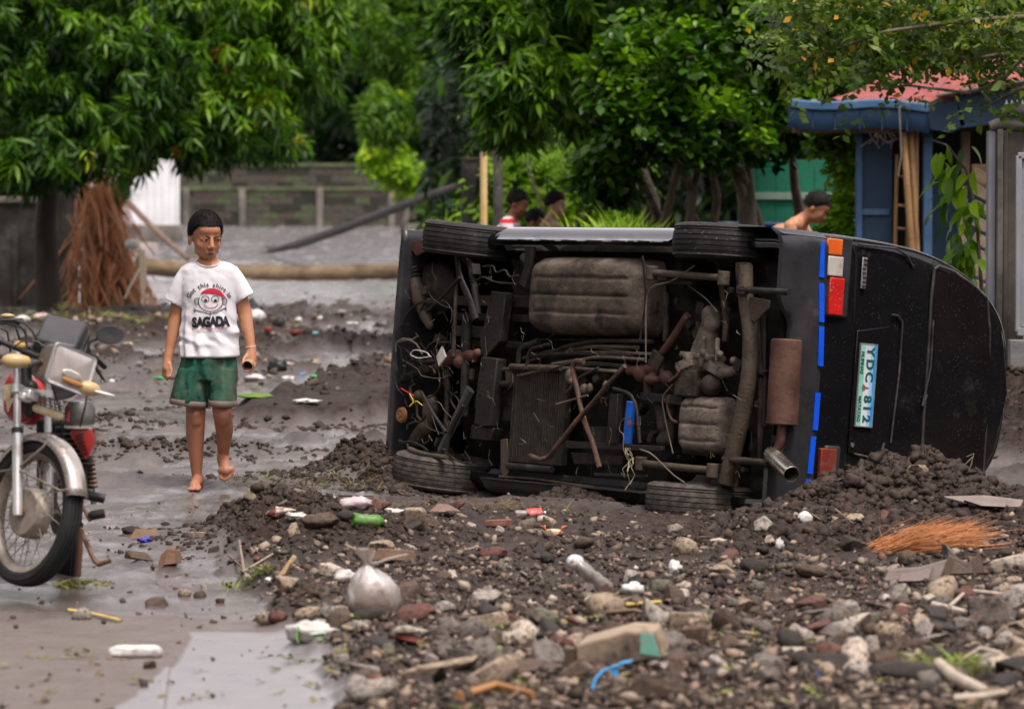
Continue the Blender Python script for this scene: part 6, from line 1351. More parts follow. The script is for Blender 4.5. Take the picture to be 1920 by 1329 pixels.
crumple('tiny_scrap', 'tiny white scrap beside the dry twigs of the left heap', 'scrap', 507, 1095, (.018, .01, .012), foam, 21, .8); crumple('red_scrap', 'dark red scrap at the back of the left heap', 'scrap', 518, 968, (.035, .025, .02), col('dark_red_scrap', (.18, .04, .035)), 22, .6); crumple('blue_scrap', 'small blue scrap at the lower right', 'scrap', 1540, 1268, (.016, .012, .010), col('sky_blue_scrap', (.08, .25, .6)), 23, .5)
crumple('white_plastic', 'white plastic on the mud bank right of the boy', 'plastic', 575, 760, (.085, .05, .016), foam, 24, .5, .5); crumple('pink_lump', 'pale pink lump on the debris behind the motorcycle', 'litter', 77, 600, (.085, .05, .045), mat('pale_pink', [(.6, .42, .42), (.72, .55, .54)], 6), 25, .2)
crumple('white_lump', 'white lump of litter right of the boy in the strip behind him', 'litter', 483, 602, (.085, .06, .07), foam, 26, .3); crumple('white_litter', 'white litter at the end of the strip near the water, left of centre', 'litter', 540, 712, (.055, .04, .022), foam, 27, .3); crumple('white_litter', 'white crumpled litter low in the strip by the boy', 'litter', 478, 716, (.09, .05, .03), plasw, 28, .5)
crumple('cyan_scrap', 'cyan scrap among the debris right of the boy', 'scrap', 592, 635, (.03, .02, .02), col('cyan_scrap', (.2, .5, .55)), 29, .4); crumple('green_scrap', 'bright green scrap by the water right of the boy', 'scrap', 590, 708, (.045, .03, .012), col('green_scrap', (.05, .35, .08)), 30, .4); crumple('blue_speck', 'small blue scrap by the water right of the boy', 'scrap', 566, 703, (.022, .015, .015), col('sky_blue_scrap', (.08, .25, .6)), 31, .3)
crumple('red_lump', 'dark red lump in the debris strip behind the boy', 'litter', 556, 628, (.07, .04, .035), col('dull_red', (.15, .03, .022)), 32, .3); crumple('black_bag', 'black rubbish bag low in the debris strip right of the boy', 'rubbish bag', 520, 697, (.085, .05, .06), mat('black_bag', [(.008, .008, .009), (.02, .02, .022)], 6, (.3, .5), bump=.5, bscale=10), 33, .35, .6); crumple('dark_tyre_piece', 'dark lump behind the red lump right of the boy', 'litter', 524, 610, (.07, .05, .055), MATS['black_bag'], 34, .3)
crumple('red_tin', 'small red litter left of the dark lump right of the boy', 'litter', 504, 622, (.045, .03, .035), col('dull_red2', (.22, .03, .025)), 35, .3); crumple('green_plastic', 'green plastic strip beside the shorts of the boy', 'plastic', 305, 712, (.08, .03, .014), col('green_scrap', (.05, .35, .08)), 36, .3)
for k, (px, py, w, h_) in enumerate(((40, 602, .09, .04), (215, 572, .10, .06), (240, 660, .05, .02), (262, 690, .03, .02), (210, 722, .025, .02), (560, 605, .04, .03), (470, 590, .05, .04), (640, 590, .05, .03), (660, 612, .06, .02), (600, 600, .03, .03), (620, 618, .04, .03), (690, 600, .05, .02), (450, 604, .04, .05), (405, 690, .05, .02), (540, 690, .06, .02), (95, 715, .05, .03), (60, 590, .06, .03), (150, 575, .05, .03))):
    crumple('litter', 'pale litter scattered in the debris strip in the distance', 'litter', px, py, (w, w*.6, h_), (foam, plasw, SM['cream'], SM['light grey'])[k % 4], 60+k, .45)['group'] = 'pale litter in the debris strip'
def rod(name, label, cat, pts, r, m, D=None, n=7, lift=.012, group=None, **k):
    q = [G(a, c_, lift + (pts[i][2] if len(pts[i]) > 2 else 0)) if True else 0 for i, (a, c_) in enumerate([(p[0], p[1]) for p in pts])]; o = thing(name, label, cat, tuple(q[0]), group); 
    me = MB().tube([p - q[0] for p in q], r, n, wob=k.get('wob', .08), flat=k.get('flat', 1)).mesh(name, m, 60); o2 = bpy.data.objects.new(name, me); C.objects.link(o2); o2.location = q[0]; o2['label'] = label; o2['category'] = cat; bpy.data.objects.remove(o); o2.name = name
    if group: o2['group'] = group
    return o2
wood_p = mat('pale_wood', [(.30, .24, .18), (.48, .40, .32)], 6, (.6, .85), bump=.4, stretch=(.3, 1, 1), grime=((.2, .15, .11), 5, .6)); wood_y = mat('yellow_straw', [(.42, .30, .07), (.58, .44, .12)], 6, (.5, .7), bump=.1); wood_b = mat('brown_twig', [(.11, .065, .04), (.20, .13, .085)], 6, (.6, .85), bump=.4)
rod('yellow_stick', 'yellow stick lying on the wet ground at the lower left', 'stick', [(130, 1150), (180, 1158), (224, 1168)], [.010, .010, .008], wood_y, flat=.6); rod('stick', 'thick pale branch stub at the lower right corner', 'stick', [(1760, 1262), (1790, 1290), (1850, 1318)], [.022, .026, .02], wood_p, lift=.03); rod('stick', 'pale stick pointing out of the branch stub at the lower right', 'stick', [(1790, 1322), (1840, 1320), (1885, 1316)], [.014, .010], wood_p, lift=.02)
g = G(1845, 1265); cb = [g + Vector((-.06, .02, .05)), g + Vector((-.01, 0, .085)), g + Vector((.05, 0, .07)), g + Vector((.075, -.02, .02)), g + Vector((.06, -.12, -.01)), g + Vector((.045, -.2, -.03))]; o = thing('curved_cane', 'thin pale cane curving over at the lower right corner', 'cane', tuple(cb[0])); cm_ = MB().tube([p - cb[0] for p in cb], [.007, .009, .008], 7).mesh('cane', wood_p, 60); put('cane', cm_, o)
for k, (pts, r, lab) in enumerate((([(1748, 1143), (1815, 1158)], .012, 'short pale stick below the broken crate wood'), ([(1820, 1120), (1900, 1126)], .010, 'long pale stick lying level near the right edge'), ([(1780, 1150), (1815, 1118)], .009, 'thin pale stick leaning up near the right edge'), ([(1625, 1140), (1668, 1150)], .009, 'grey stick right of the veined stone'), ([(1628, 1174), (1662, 1172)], .010, 'short brown stick below the grey one'), ([(1575, 1150), (1590, 1185)], .010, 'pale upright splinter right of the veined stone'), ([(1175, 1145), (1240, 1142)], .009, 'green-white stick right of the crushed bottle'), ([(1130, 1160), (1190, 1155), (1235, 1168)], .010, 'brown root piece right of the pale pointed stone'), ([(430, 1052), (455, 1075)], .006, 'dry twig at the left rim'), ([(860, 1320), (930, 1302), (1000, 1318)], .016, 'orange-brown root bent over at the bottom edge'), ([(950, 1329), (985, 1300)], .007, 'reddish twig at the bottom edge'), ([(600, 945), (700, 938)], .004, 'thin dark stem lying in the water by the front wheel'), ([(1560, 960), (1600, 990)], .006, 'thin stem stuck in the mud heap'))):
    rod('stick', lab, 'stick', pts, [r, r*.7], (wood_p, wood_p, wood_p, SM['light grey'], wood_b, wood_p, wood_y, wood_b, wood_b, mat('orange_root', [(.25, .11, .04), (.36, .18, .07)], 5), wood_b, under_black, wood_b)[k], lift=.02)
for k, (x0, y0, z0, x1, y1, z1, lab) in enumerate(((458, 1075, 0, 448, 1012, .09, 'upright dry twig at the left end of the rubble'), (455, 1078, 0, 512, 1040, .07, 'slanting dry twig crossing the upright one'), (1575, 905, 0, 1588, 925, .0, 'reddish stem on the mud heap'), (1580, 935, 0.01, 1610, 980, .01, 'long thin stem on the mud heap'), (1520, 980, .02, 1600, 1020, .01, 'long brown stem running to the orange grass'))):
    a_ = G(x0, y0, .01+z0); c_ = G(x0, y0) + Vector(((x1-x0)*a_.y/FPX, 0.02, (y0-y1)*a_.y/FPX)) ; o = thing('twig', lab, 'twig', tuple(a_)); b = MB().tube([(0, 0, 0), (c_-a_)*.5, c_-a_], [.006, .004], 6, wob=.15).mesh('twig', wood_p if k < 2 else wood_b, 60); put('stem', b, o)
jt = MB(); q = [G(a_, c_, -.005) for a_, c_ in ((286, 1062), (292, 1090), (298, 1120), (303, 1160), (309, 1200), (316, 1236), (323, 1252))]; o = put('slab_joint', MB().tube([p for p in q], [.004, .005, .006, .005, .007, .008, .004], 7, wob=.25, flat=.3).mesh('slab_joint', mat('joint_soil', [(.006, .005, .004), (.012, .009, .007)], 20, (.9, 1.0), spec=.02), 60), None, kind='structure')
# blue strip, bottles, shards, cardboard
g = G(1150, 1292); bs_ = thing('blue_strip', 'bright blue plastic strip bent over a stone at the bottom centre', 'plastic strip', tuple(g)); bluep = mat('bright_blue_plastic', [(.05, .30, .66), (.10, .42, .78)], 8, (.3, .5), bump=.1)
q = [(-.065, -.02, .0), (-.055, -.01, .03), (-.03, 0, .055), (.0, .0, .065), (.03, 0, .078), (.06, .0, .085)]; part('strip', MB().tube(q, [.013, .010, .012, .009, .012, .007], 8, flat=.45, wob=.15), bluep, bs_, 60); part('strip_end', MB().box((.005, 0, .055), (.02, .006, .03)), bluep, bs_, 30)
def bottle(px, py, lab, m, capm, L_, r, ax, cat='bottle', lift=.6, name='plastic_bottle'):
    g = G(px, py); g.z += r*lift; o = thing(name, lab, cat, tuple(g)); ax = Vector(ax).normalized(); b = MB(); b.lathe((0, 0, 0), ax, [(0, -L_/2), (r*.8, -L_/2), (r, -L_*.45), (r*.9, -L_*.2), (r, -L_*.1), (r*.88, 0), (r, L_*.12), (r*.95, L_*.25), (r*.45, L_*.42), (r*.3, L_*.44), (r*.3, L_*.48)], 22); me = b.mesh('shell', m, 50)
    a = co(me).astype(float); a *= (1 + .16*fbm(a[:, 0]*22+px, a[:, 2]*22+a[:, 1]*15, 3))[:, None]; setco(me, a); put('shell', me, o); part('cap', MB().cyl(ax*L_*.47, ax*L_*.53, r*.36, n=14), capm, o, 35); return o
clr = mat('cloudy_clear_plastic', [(.34, .30, .27), (.50, .46, .43)], 6, (.2, .4), bump=.7, bscale=24, trans=.45, spec=.5, grime=((.16, .12, .09), 12, .54))
bottle(692, 990, 'green plastic bottle end beside the round dark cobble', mat('green_bottle', [(.06, .17, .03), (.12, .28, .06)], 8, (.2, .4), bump=.4, grime=((.25, .22, .15), 7, .58)), SM['cream'], .15, .030, (1, .3, -.1)); ob = bottle(1108, 1100, 'crushed clear bottle with a white top lying in the rubble', clr, SM['cream'], .19, .030, (-.8, -.2, .65), lift=1.4)
part('white_cap_end', MB().ell((-.062, 0, .052), (.036, .028, .030), None, 14, 9), foam, ob, 60); part('green_band', MB().ring((-.035, -.0, .03), (-.8, -.2, .65), .020, .005, 16, 6), col('green_print', (.20, .38, .12)), ob, 60)
bt = bottle(995, 968, 'small muddy bottle with a red label in front of the sill of the van', clr, foam, .14, .022, (1, .2, .05)); part('red_label', MB().cyl((-.02, -.004, 0), (.05, .01, .003), .0245, n=20), mat('red_label', [(.55, .05, .05), (.70, .10, .09)], 12, grime=((.6, .5, .48), 16, .58)), bt, 35)
g = G(1038, 1008); os_ = thing('orange_shell', 'broken orange bowl-shaped shard in front of the van', 'shard', (g.x, g.y, g.z+.01)); b = MB(); rows = []
for i in range(15):
    a_ = math.pi*(1.0 + i/14); rows.append([(math.cos(a_)*.062*(1-.35*j/5), .02 - .03*j/5, .04 + math.sin(a_)*.045*(.55 + .45*j/5) - .0) for j in range(6)])
b.grid(rows); o = part('shell_wall', b, mat('orange_skin', [(.50, .12, .03), (.62, .20, .06)], 6, (.4, .6), bump=.2), os_, 60); w = o.modifiers.new('t', 'SOLIDIFY'); w.thickness = .006
part('pale_inside', MB().ell((0, .0, .012), (.042, .012, .016), None, 14, 8), mat('orange_pith', [(.55, .42, .28), (.65, .52, .38)], 6), os_, 60)
cdm = mat('wet_cardboard', [(.10, .055, .032), (.18, .10, .058)], 6, (.6, .8), bump=.4, grime=((.06, .04, .028), 4, .6))
def card(name, lab, cat, px, py, poly, m, rz=0, lift=.01):
    g = G(px, py); o = thing(name, lab, cat, (g.x, g.y, g.z+lift)); part('sheet', MB().prism([Vector(p) for p in poly], (0, .012, .004)), m, o, 30, .003); part('flap', MB().prism([Vector((p[0]*.55, p[1]-.02, p[2]*.7)) for p in poly], (.004, .05, -.01)), m, o, 30, .003); o.rotation_euler = (0, 0, rz); return o
card('torn_cardboard', 'torn brown cardboard standing on the wet ground near the motorcycle', 'cardboard', 318, 1060, [(-.05, 0, -.01), (.05, 0, .0), (.045, .02, .055), (-.01, .02, .06), (-.04, .01, .03)], cdm); card('flattened_carton', 'flattened brown carton with a blue print near the motorcycle', 'carton', 268, 1015, [(-.06, 0, 0), (.06, .03, .0), (.05, .1, .03), (-.045, .08, .035)], cdm)
crumple('blue_wrapper', 'small violet-blue wrapper lying on the brown carton', 'wrapper', 272, 1017, (.030, .02, .014), col('violet_blue', (.07, .08, .45)), 41, .6, .9); card('cardboard_piece', 'brown flat piece behind the knotted plastic bag', 'cardboard', 740, 1058, [(-.10, 0, 0), (.09, .02, 0), (.08, .03, .035), (-.07, .02, .045)], cdm); card('wood_scrap', 'pinkish-brown board pieces below the front wheel', 'board', 840, 965, [(-.09, 0, 0), (.06, .02, 0), (.0, .03, .03), (-.05, .02, .035)], mat('pinkish_board', [(.16, .09, .07), (.26, .16, .13)], 5, bump=.3)); card('wood_scrap', 'yellow-brown peel-like scrap on the left heap', 'scrap', 535, 1085, [(-.035, 0, -.03), (.0, 0, -.02), (.045, .01, .05), (.03, .01, .06)], mat('tan_peel', [(.34, .23, .11), (.48, .34, .18)], 5, bump=.3), lift=.03)
card('roof_tile', 'curved brown pipe fragment in front of the van', 'fragment', 935, 992, [(-.07, 0, 0), (.06, 0, 0), (.06, .0, .03), (-.06, 0, .025)], mat('terracotta_fragment', [(.14, .06, .04), (.22, .11, .08)], 5, bump=.3)); card('crate_wood', 'splintered grey-pink crate wood below the orange grass', 'crate piece', 1715, 1100, [(-.12, 0, 0), (.10, .02, 0), (.13, .03, .08), (.03, .03, .05), (-.10, .02, .04)], mat('grey_pink_wood', [(.15, .115, .10), (.27, .215, .195)], 5, bump=.4), lift=.02); card('crate_wood', 'brown folded crate corner right of the splintered wood', 'crate piece', 1800, 1085, [(-.08, 0, 0), (.10, .02, 0), (.08, .03, .09), (.05, .02, .03), (-.04, .02, .07)], mat('brown_board', [(.08, .052, .038), (.14, .095, .07)], 5, bump=.4), lift=.02)
bd = card('plank', 'muddy curved board lying on the heap behind the tail of the van', 'board', 1850, 968, [(-.20, 0, .04), (-.05, 0, .0), (.16, .02, -.01), (.18, .05, .02), (.0, .06, .04)], MATS['grey_pink_wood'], lift=.03)
crumple('foil_scrap', 'shiny foil scrap at the right edge', 'foil', 1880, 1110, (.032, .02, .014), silver_m, 44, .7)
# orange dry needles
on = thing('orange_fibre_bundle', 'bundle of bright orange dry palm fibres lying on the mud at the right', 'fibre bundle', tuple(G(1730, 1040))); rr_ = random.Random(5); b = MB()
for k in range(340):
    a_ = rr_.uniform(0, 1); x0 = -.20 + a_*.16 + rr_.gauss(0, .03); y0 = rr_.uniform(-.10, .12); z0 = .01 + rr_.random()*.03; L_ = rr_.uniform(.16, .42); an = rr_.gauss(.22, .18); zz = rr_.uniform(.0, .10)
    b.tube([(x0, y0, z0), (x0+L_*.5, y0+rr_.gauss(0, .03), z0+zz*.8), (x0+L_*math.cos(an), y0+rr_.gauss(0, .05), z0+zz+L_*.12*math.sin(an*2))], [.0022, .001], 3, cap=False)
for k in range(24): b.tube([(rr_.uniform(-.2, .2), rr_.uniform(-.1, .1), .02), (rr_.uniform(-.35, .35), rr_.uniform(-.2, .2), rr_.uniform(.04, .13))], [.002, .001], 3, cap=False)
put('fibres', b.mesh('fibres', mat('orange_fibre', [(.34, .125, .045), (.55, .24, .10)], 5, (.6, .85), bump=0), fix=False), on, kind='stuff'); part('muddy_stalk', MB().tube([(-.16, -.02, .02), (.0, 0, .07), (.12, .02, .075), (.2, .02, .03)], [.02, .03, .02, .01], 8, flat=.4), MATS['grey_pink_wood'], on, 60)
# grass and weed litter
def litter_grass(name, lab, cat, px, py, w, d_, n, m, kind='grass', scl=.35, t0=.3, t1=.7, tilt=1.0, z=.01, fl=.28):
    g = G(px, py); o = thing(name, lab, cat, tuple(g)); v, f, tt = spray_tpl(kind, 3, 10); x = rg.randn(n)*w*.5; y = rg.randn(n)*d_*.5; zz = height(x+g.x, y+g.y) - g.z + z; s3 = (rg.uniform(.6, 1.3, n)*scl)[:, None]*np.array([[1, 1, fl if kind == 'grass' else .7]]); a, b_, c_ = scatter(v, f, np.stack([x, y, zz], -1), rots(n, None, .12, rg), s3, rg.uniform(t0, t1, n), tt); put('blades', fast_mesh('blades', a, b_, m, c_), o, kind='stuff'); return o
STRAW = leafmat('straw_and_weed', [(0, (.045, .03, .018)), (.3, (.12, .085, .04)), (.5, (.20, .15, .07)), (.7, (.16, .18, .04)), (1.0, (.24, .32, .06))], .6, .15)
for a_ in (('weed_mat', 'flattened straw and weeds left of the front corner of the van', 'weeds', 540, 912, .55, .35, 70, STRAW, 'grass', .26, .05, .45), ('weed_mat', 'yellow-green weeds lying by the front wheel of the van', 'weeds', 660, 905, .3, .2, 24, STRAW, 'grass', .22, .3, .8), ('weed_mat', 'straw heap in front of the sill of the van', 'weeds', 950, 955, .30, .2, 46, STRAW, 'grass', .22, .1, .5), ('weed_mat', 'straw right of the front wheel', 'weeds', 800, 950, .3, .15, 18, STRAW, 'grass', .2, .1, .5),
           ('weed_mat', 'dry grass tuft at the left end of the rubble', 'grass tuft', 465, 1092, .12, .1, 30, STRAW, 'grass', .22, .4, .9), ('weed_mat', 'yellow-green weeds at the lower right corner', 'weeds', 1800, 1255, .22, .2, 70, STRAW, 'grass', .25, .5, 1.0), ('weed_mat', 'green weed bits under the foam piece at the lower left', 'weeds', 170, 1235, .3, .3, 12, STRAW, 'small', .4, .4, .8), ('weed_mat', 'weeds along the front of the low wall', 'weeds', 120, 590, 2.2, 1.0, 120, STRAW, 'grass', .6, .3, .9),
           ('weed_mat', 'straw caught at the foot of the rear wheel', 'weeds', 1240, 985, .2, .1, 10, STRAW, 'grass', .16, .05, .35), ('weed_mat', 'green weeds between the stones of the near rubble', 'weeds', 1000, 1230, 1.6, 1.5, 90, STRAW, 'small', .55, .5, .95), ('weed_mat', 'leaf bits among the stones at the lower right', 'weeds', 1600, 1230, 1.2, 1.6, 90, STRAW, 'small', .5, .4, .95), ('weed_mat', 'leaf bits on the ground near the motorcycle', 'weeds', 300, 1290, .5, .5, 10, STRAW, 'small', .4, .3, .8), ('weed_mat', 'green weed by the centre stand of the motorcycle', 'weeds', 160, 1098, .14, .1, 16, STRAW, 'small', .5, .5, .7)): litter_grass(*a_)
crumple('mossy_stone', 'green mossy edge of the water right of the boy', 'weed patch', 480, 744, (.16, .30, .012), mat('bright_moss', [(.07, .12, .015), (.14, .22, .025)], 8, (.6, .8), bump=.5), 51, .3)
# ================================================================ PEOPLE
skin_m = mat('warm_brown_skin', [(.38, .165, .085), (.47, .22, .12)], 7, (.42, .58), bump=.05, bscale=60, sss=.10, spec=.4)
skin_leg = mat('muddy_brown_skin', [(.30, .122, .068), (.38, .165, .095)], 5, (.42, .6), bump=.06, bscale=60, sss=.06, spec=.4, grime=((.17, .095, .062), 6, .66))
dskin = mat('dark_brown_skin', [(.16, .058, .032), (.22, .088, .05)], 7, (.42, .58), bump=.08, spec=.4)
hair_m = mat('black_hair', [(.004, .0035, .0035), (.010, .008, .008)], 30, (.6, .8), bump=.3, bscale=120, spec=.18)
eyew = mat('eye_white', [(.50, .45, .42)], 5, (.2, .3), bump=0); eyed = mat('dark_iris', [(.008, .006, .005)], 5, (.1, .2), bump=0); lipm = mat('lip', [(.22, .075, .060)], 5, (.4, .5), bump=0)
def head_items(b, M_, s=1.0):
    R_ = M_.to_3x3().normalized()
    def E(c, r): b.ell(M_ @ Vector(c), Vector(r)*s, R_, 18, 12)
    def K(a, ra, c, rc): b.cap2(M_ @ Vector(a), ra*s, M_ @ Vector(c), rc*s, 12)
    E((0, .012, .030), (.076, .090, .086)); E((0, -.022, -.026), (.064, .062, .078)); E((0, -.044, -.080), (.032, .028, .021))
    for q in (-1, 1):
        E((q*.032, -.052, -.028), (.027, .026, .026)); E((q*.078, .014, -.012), (.009, .018, .030)); E((q*.011, -.090, -.035), (.009, .010, .008)); E((q*.044, -.022, -.062), (.018, .03, .02))
        E((q*.030, -.064, .006), (.022, .016, .020)); E((q*.031, -.066, -.016), (.020, .014, .012))
    K((0, -.080, .010), .010, (0, -.098, -.028), .012); E((0, -.100, -.032), (.011, .010, .009))
    K((-.015, -.076, -.060), .008, (.015, -.076, -.060), .008); K((-.013, -.076, -.070), .009, (.013, -.076, -.070), .009); E((0, -.032, .045), (.060, .056, .045)); E((0, -.060, .020), (.030, .026, .022))
def head_details(par, M_, s=1.0, seed=1, hairline=.052, tuft=.007, n=3600):
    R3 = M_.to_3x3().normalized()
    for q in (-1, 1):
        e = part('eye', MB().ell(M_ @ Vector((q*.031, -.0785, .001)), Vector((.0120, .006, .0040))*s, R3, 12, 8), eyew, par, 60)
        part('iris', MB().ell(M_ @ Vector((q*.031+.004, -.0825, .0012)), Vector((.0058, .0028, .0042))*s, R3, 10, 8), eyed, e, 60)
        part('eyelid', MB().tube([M_ @ Vector(p) for p in ((q*.017, -.081, .0035), (q*.030, -.086, .0060), (q*.045, -.074, .003))], [.0024*s]*3, 6), eyed, par, 60)
        part('eyebrow', MB().tube([M_ @ Vector(p) for p in ((q*.010, -.092, .013), (q*.028, -.089, .021), (q*.048, -.070, .022))], [.0042*s, .0036*s, .0015*s], 6, wob=.1), hair_m, par, 60)
    part('mouth', MB().tube([M_ @ Vector(p) for p in ((-.019, -.079, -.068), (-.008, -.0865, -.0645), (.008, -.0865, -.0645), (.019, -.079, -.068))], [.0012*s, .0022*s, .0022*s, .0012*s], 6), mat('mouth_line', [(.05, .02, .018)], 5, bump=0), par, 60)
    part('lips', MB().tube([M_ @ Vector(p) for p in ((-.014, -.082, -.071), (0, -.0875, -.072), (.014, -.082, -.071))], [.003*s, .005*s, .003*s], 8), lipm, par, 60)
    b = MB(); r = random.Random(seed); rows = []
    for i in range(17):
        th = math.pi*.86*i/16; row = []
        for j in range(36):
            ph = 2*math.pi*j/36; x, y, z = math.sin(th)*math.cos(ph), math.sin(th)*math.sin(ph), math.cos(th)
            front = max(0, -y)**.8 if y < 0 else 0; zlim = -.55 + .88*min(1, max(0, (-y+.10)/.80))*(1 if y < .10 else 0)
            zz = max(z, zlim + .03*math.sin(ph*9)); k = 1.0 if z >= zlim else (.90 if z > zlim-.25 else .8)
            row.append(M_ @ Vector((x*.084*k if z >= zlim else x*.070, y*.104*(k if z >= zlim else .80) + .013, .034 + zz*.102)))
        rows.append(row)
    b.grid(rows, close=True); hr = part('hair', b, hair_m, par, 60)
    t = MB()
    for k in range(n):
        ph = r.uniform(0, 6.283); z = r.uniform(-.50, 1); w = math.sqrt(max(0, 1-z*z)); x, y = w*math.cos(ph), w*math.sin(ph)
        zlim = -.55 + .88*min(1, max(0, (-y+.10)/.80))*(1 if y < .10 else 0)
        if z < zlim: continue
        p = Vector((x*.082, y*.100+.013, .034 + z*.100)); nrm_ = Vector((x, y, z*1.1)).normalized(); d_ = (nrm_ + Vector((r.gauss(0, .45), r.gauss(0, .45), r.gauss(.15, .35)))).normalized()
        t.tube([M_ @ p, M_ @ (p + d_*tuft*r.uniform(.6, 1.5))], [.0015*s, .0004*s], 3, cap=False)
    put('hair_strands', t.mesh('hair_strands', hair_m, False, fix=False), hr, kind='stuff')
def project_on(bvh, root, me, off=.002, D0=1.2):
    for v in me.vertices:
        d = ray(v.co.x, v.co.y); o = Vector((0, 0, CAMH)) - root; D_ = (root.y - D0)/d.y; h = bvh.ray_cast(o + d*D_, d.normalized())
        v.co = (h[0] - d.normalized()*(off + v.co.z)) if h[0] is not None else (o + d*(root.y/d.y))
def ribbon(b, pts, w):
    pts = [Vector((p[0], p[1], 0)) for p in pts]; L_ = []; R_ = []
    for i, p in enumerate(pts):
        t = (pts[min(i+1, len(pts)-1)] - pts[max(i-1, 0)]).normalized(); n_ = Vector((-t.y, t.x, 0)); L_.append(p + n_*w/2); R_.append(p - n_*w/2)
    b.grid([L_, R_])
BD = 20.9; bg_ = G(366, 921); root = Vector((sx(366, BD), BD, P(366, 919, BD).z))
boy = thing('person', 'boy in a white printed T-shirt and muddy green shorts walking barefoot', 'person', tuple(root))
def J(px, py, d=0.): return P(px, py, BD+d) - root
hc = J(385.5, 447, -.005); hc = J(386, 446, -.005); HM = Matrix.Translation(hc) @ Matrix.Rotation(math.radians(24), 4, 'Z') @ Matrix.Rotation(math.radians(9), 4, 'X') @ Matrix.Scale(1.10, 4)
b = MB(); head_items(b, HM, 1.10)
K = lambda a, ra, c, rc: b.cap2(a, ra, c, rc, 16)
K(J(388, 478, .02), .046, J(392, 500, .03), .052); K(J(366, 510, .03), .042, J(418, 508, .03), .042); K(J(391, 510, .03), .09, J(391, 560, .03), .095); K(J(391, 560, .03), .10, J(391, 665, .02), .105)
K(J(376, 497, .01), .035, J(406, 497, .01), .035)
# image-left arm (his right)
K(J(345, 522, .03), .040, J(330, 590, .04), .040); K(J(330, 590, .04), .040, J(318, 655, .01), .026); K(J(318, 655, .01), .026, J(315, 672, .0), .025); K(J(315, 672, .0), .025, J(313, 690, -.01), .028)
for k, (dx, dd) in enumerate(((-6.5, .018), (-3.5, .006), (-1, -.008), (2, -.022))):
    a0 = J(313+dx, 692, -.01+dd); a1 = J(312+dx, 704, -.012+dd); a2 = J(315+dx*.5, 711 - (3 if k in (0, 3) else 0), -.026+dd); a3 = J(318+dx*.4, 705, -.034+dd); K(a0, .0095, a1, .0085); K(a1, .0085, a2, .008); K(a2, .008, a3, .007)
K(J(318, 682, -.025), .011, J(322, 695, -.04), .009); K(J(322, 695, -.04), .009, J(320, 703, -.045), .008)
# image-right arm (his left), fingers round the can
K(J(441, 520, .03), .040, J(459, 588, .04), .040); K(J(459, 588, .04), .040, J(469, 640, .0), .027); K(J(469, 640, .0), .026, J(471, 655, -.01), .025); K(J(471, 655, -.01), .027, J(471, 674, -.02), .030)
canc = J(464, 686, -.075); cax = (J(463, 688, -.10) - J(470, 672, .03)).normalized()
cu = cax.orthogonal().normalized(); cv = cax.cross(cu)
for k in range(4):
    base_ = J(475 - 1.0*k, 676 + 1.5*k, -.035 - .017*k*.9 + .01); c_ = canc - cax*(.070 - .019*k)
    prev = base_; pr = .0095
    for a_ in (0.25, 1.15, 2.1): q = c_ + (Vector((1, 0, 0))*math.cos(a_) + Vector((0, 0, -1))*math.sin(a_))*.036; K(prev, pr, q, .0085 - .0005*a_); prev = q; pr = .0085
K(J(464, 664, -.03), .012, J(457, 674, -.055), .010); K(J(457, 674, -.055), .010, J(455, 683, -.075), .009)
# legs
K(J(368, 690, .01), .074, J(367, 775, -.02), .054); K(J(367, 775, -.02), .054, J(366, 812, .0), .052); K(J(366, 812, .0), .052, J(369, 888, .02), .029); K(J(367, 778, -.045), .038, J(367, 790, -.04), .036)
K(J(370, 893, .025), .032, J(373, 908, .045), .030); K(J(370, 900, .0), .030, J(363, 912, -.075), .026); K(J(360, 914, -.075), .020, J(371, 914, -.07), .020)
for k, (x, l) in enumerate(((356, .030), (360, .034), (364, .036), (368, .036), (372.5, .040))): K(J(x, 915.5, -.085), .0105 + .002*(k == 4), J(x-2.2, 918 - .2*k, -.085-l), .0085 + .003*(k == 4))
K(J(413, 690, .01), .070, J(417, 772, -.09), .054); K(J(417, 772, -.09), .053, J(421, 805, -.02), .050); K(J(421, 805, -.02), .049, J(418, 856, .085), .029); K(J(417.5, 778, -.115), .036, J(418, 788, -.10), .034)
K(J(417, 858, .09), .032, J(419, 868, .11), .030); K(J(418, 860, .06), .034, J(423, 882, -.01), .031); K(J(415, 882, -.01), .021, J(433, 880, -.01), .020)
for k, (x, y_) in enumerate(((414, 897), (420.5, 900), (426.5, 898), (431.5, 894), (436, 888))): K(J(x, 884 - .5*k, -.005), .0125 - .001*k, J(x+.5, y_, -.02), .0115 - .0012*k)
bm_ = remesh(b, 'body', .0050, skin_m, 5, .5); bm_.materials.append(skin_leg)
zc = J(0, 740).z
mi = np.zeros(len(bm_.polygons), dtype=np.int32); ce = np.empty(len(bm_.polygons)*3, dtype=np.float32); bm_.polygons.foreach_get('center', ce); mi[ce.reshape(-1, 3)[:, 2] < zc] = 1; bm_.polygons.foreach_set('material_index', mi)
put('body', bm_, boy); head_details(boy, HM, 1.10, 3)
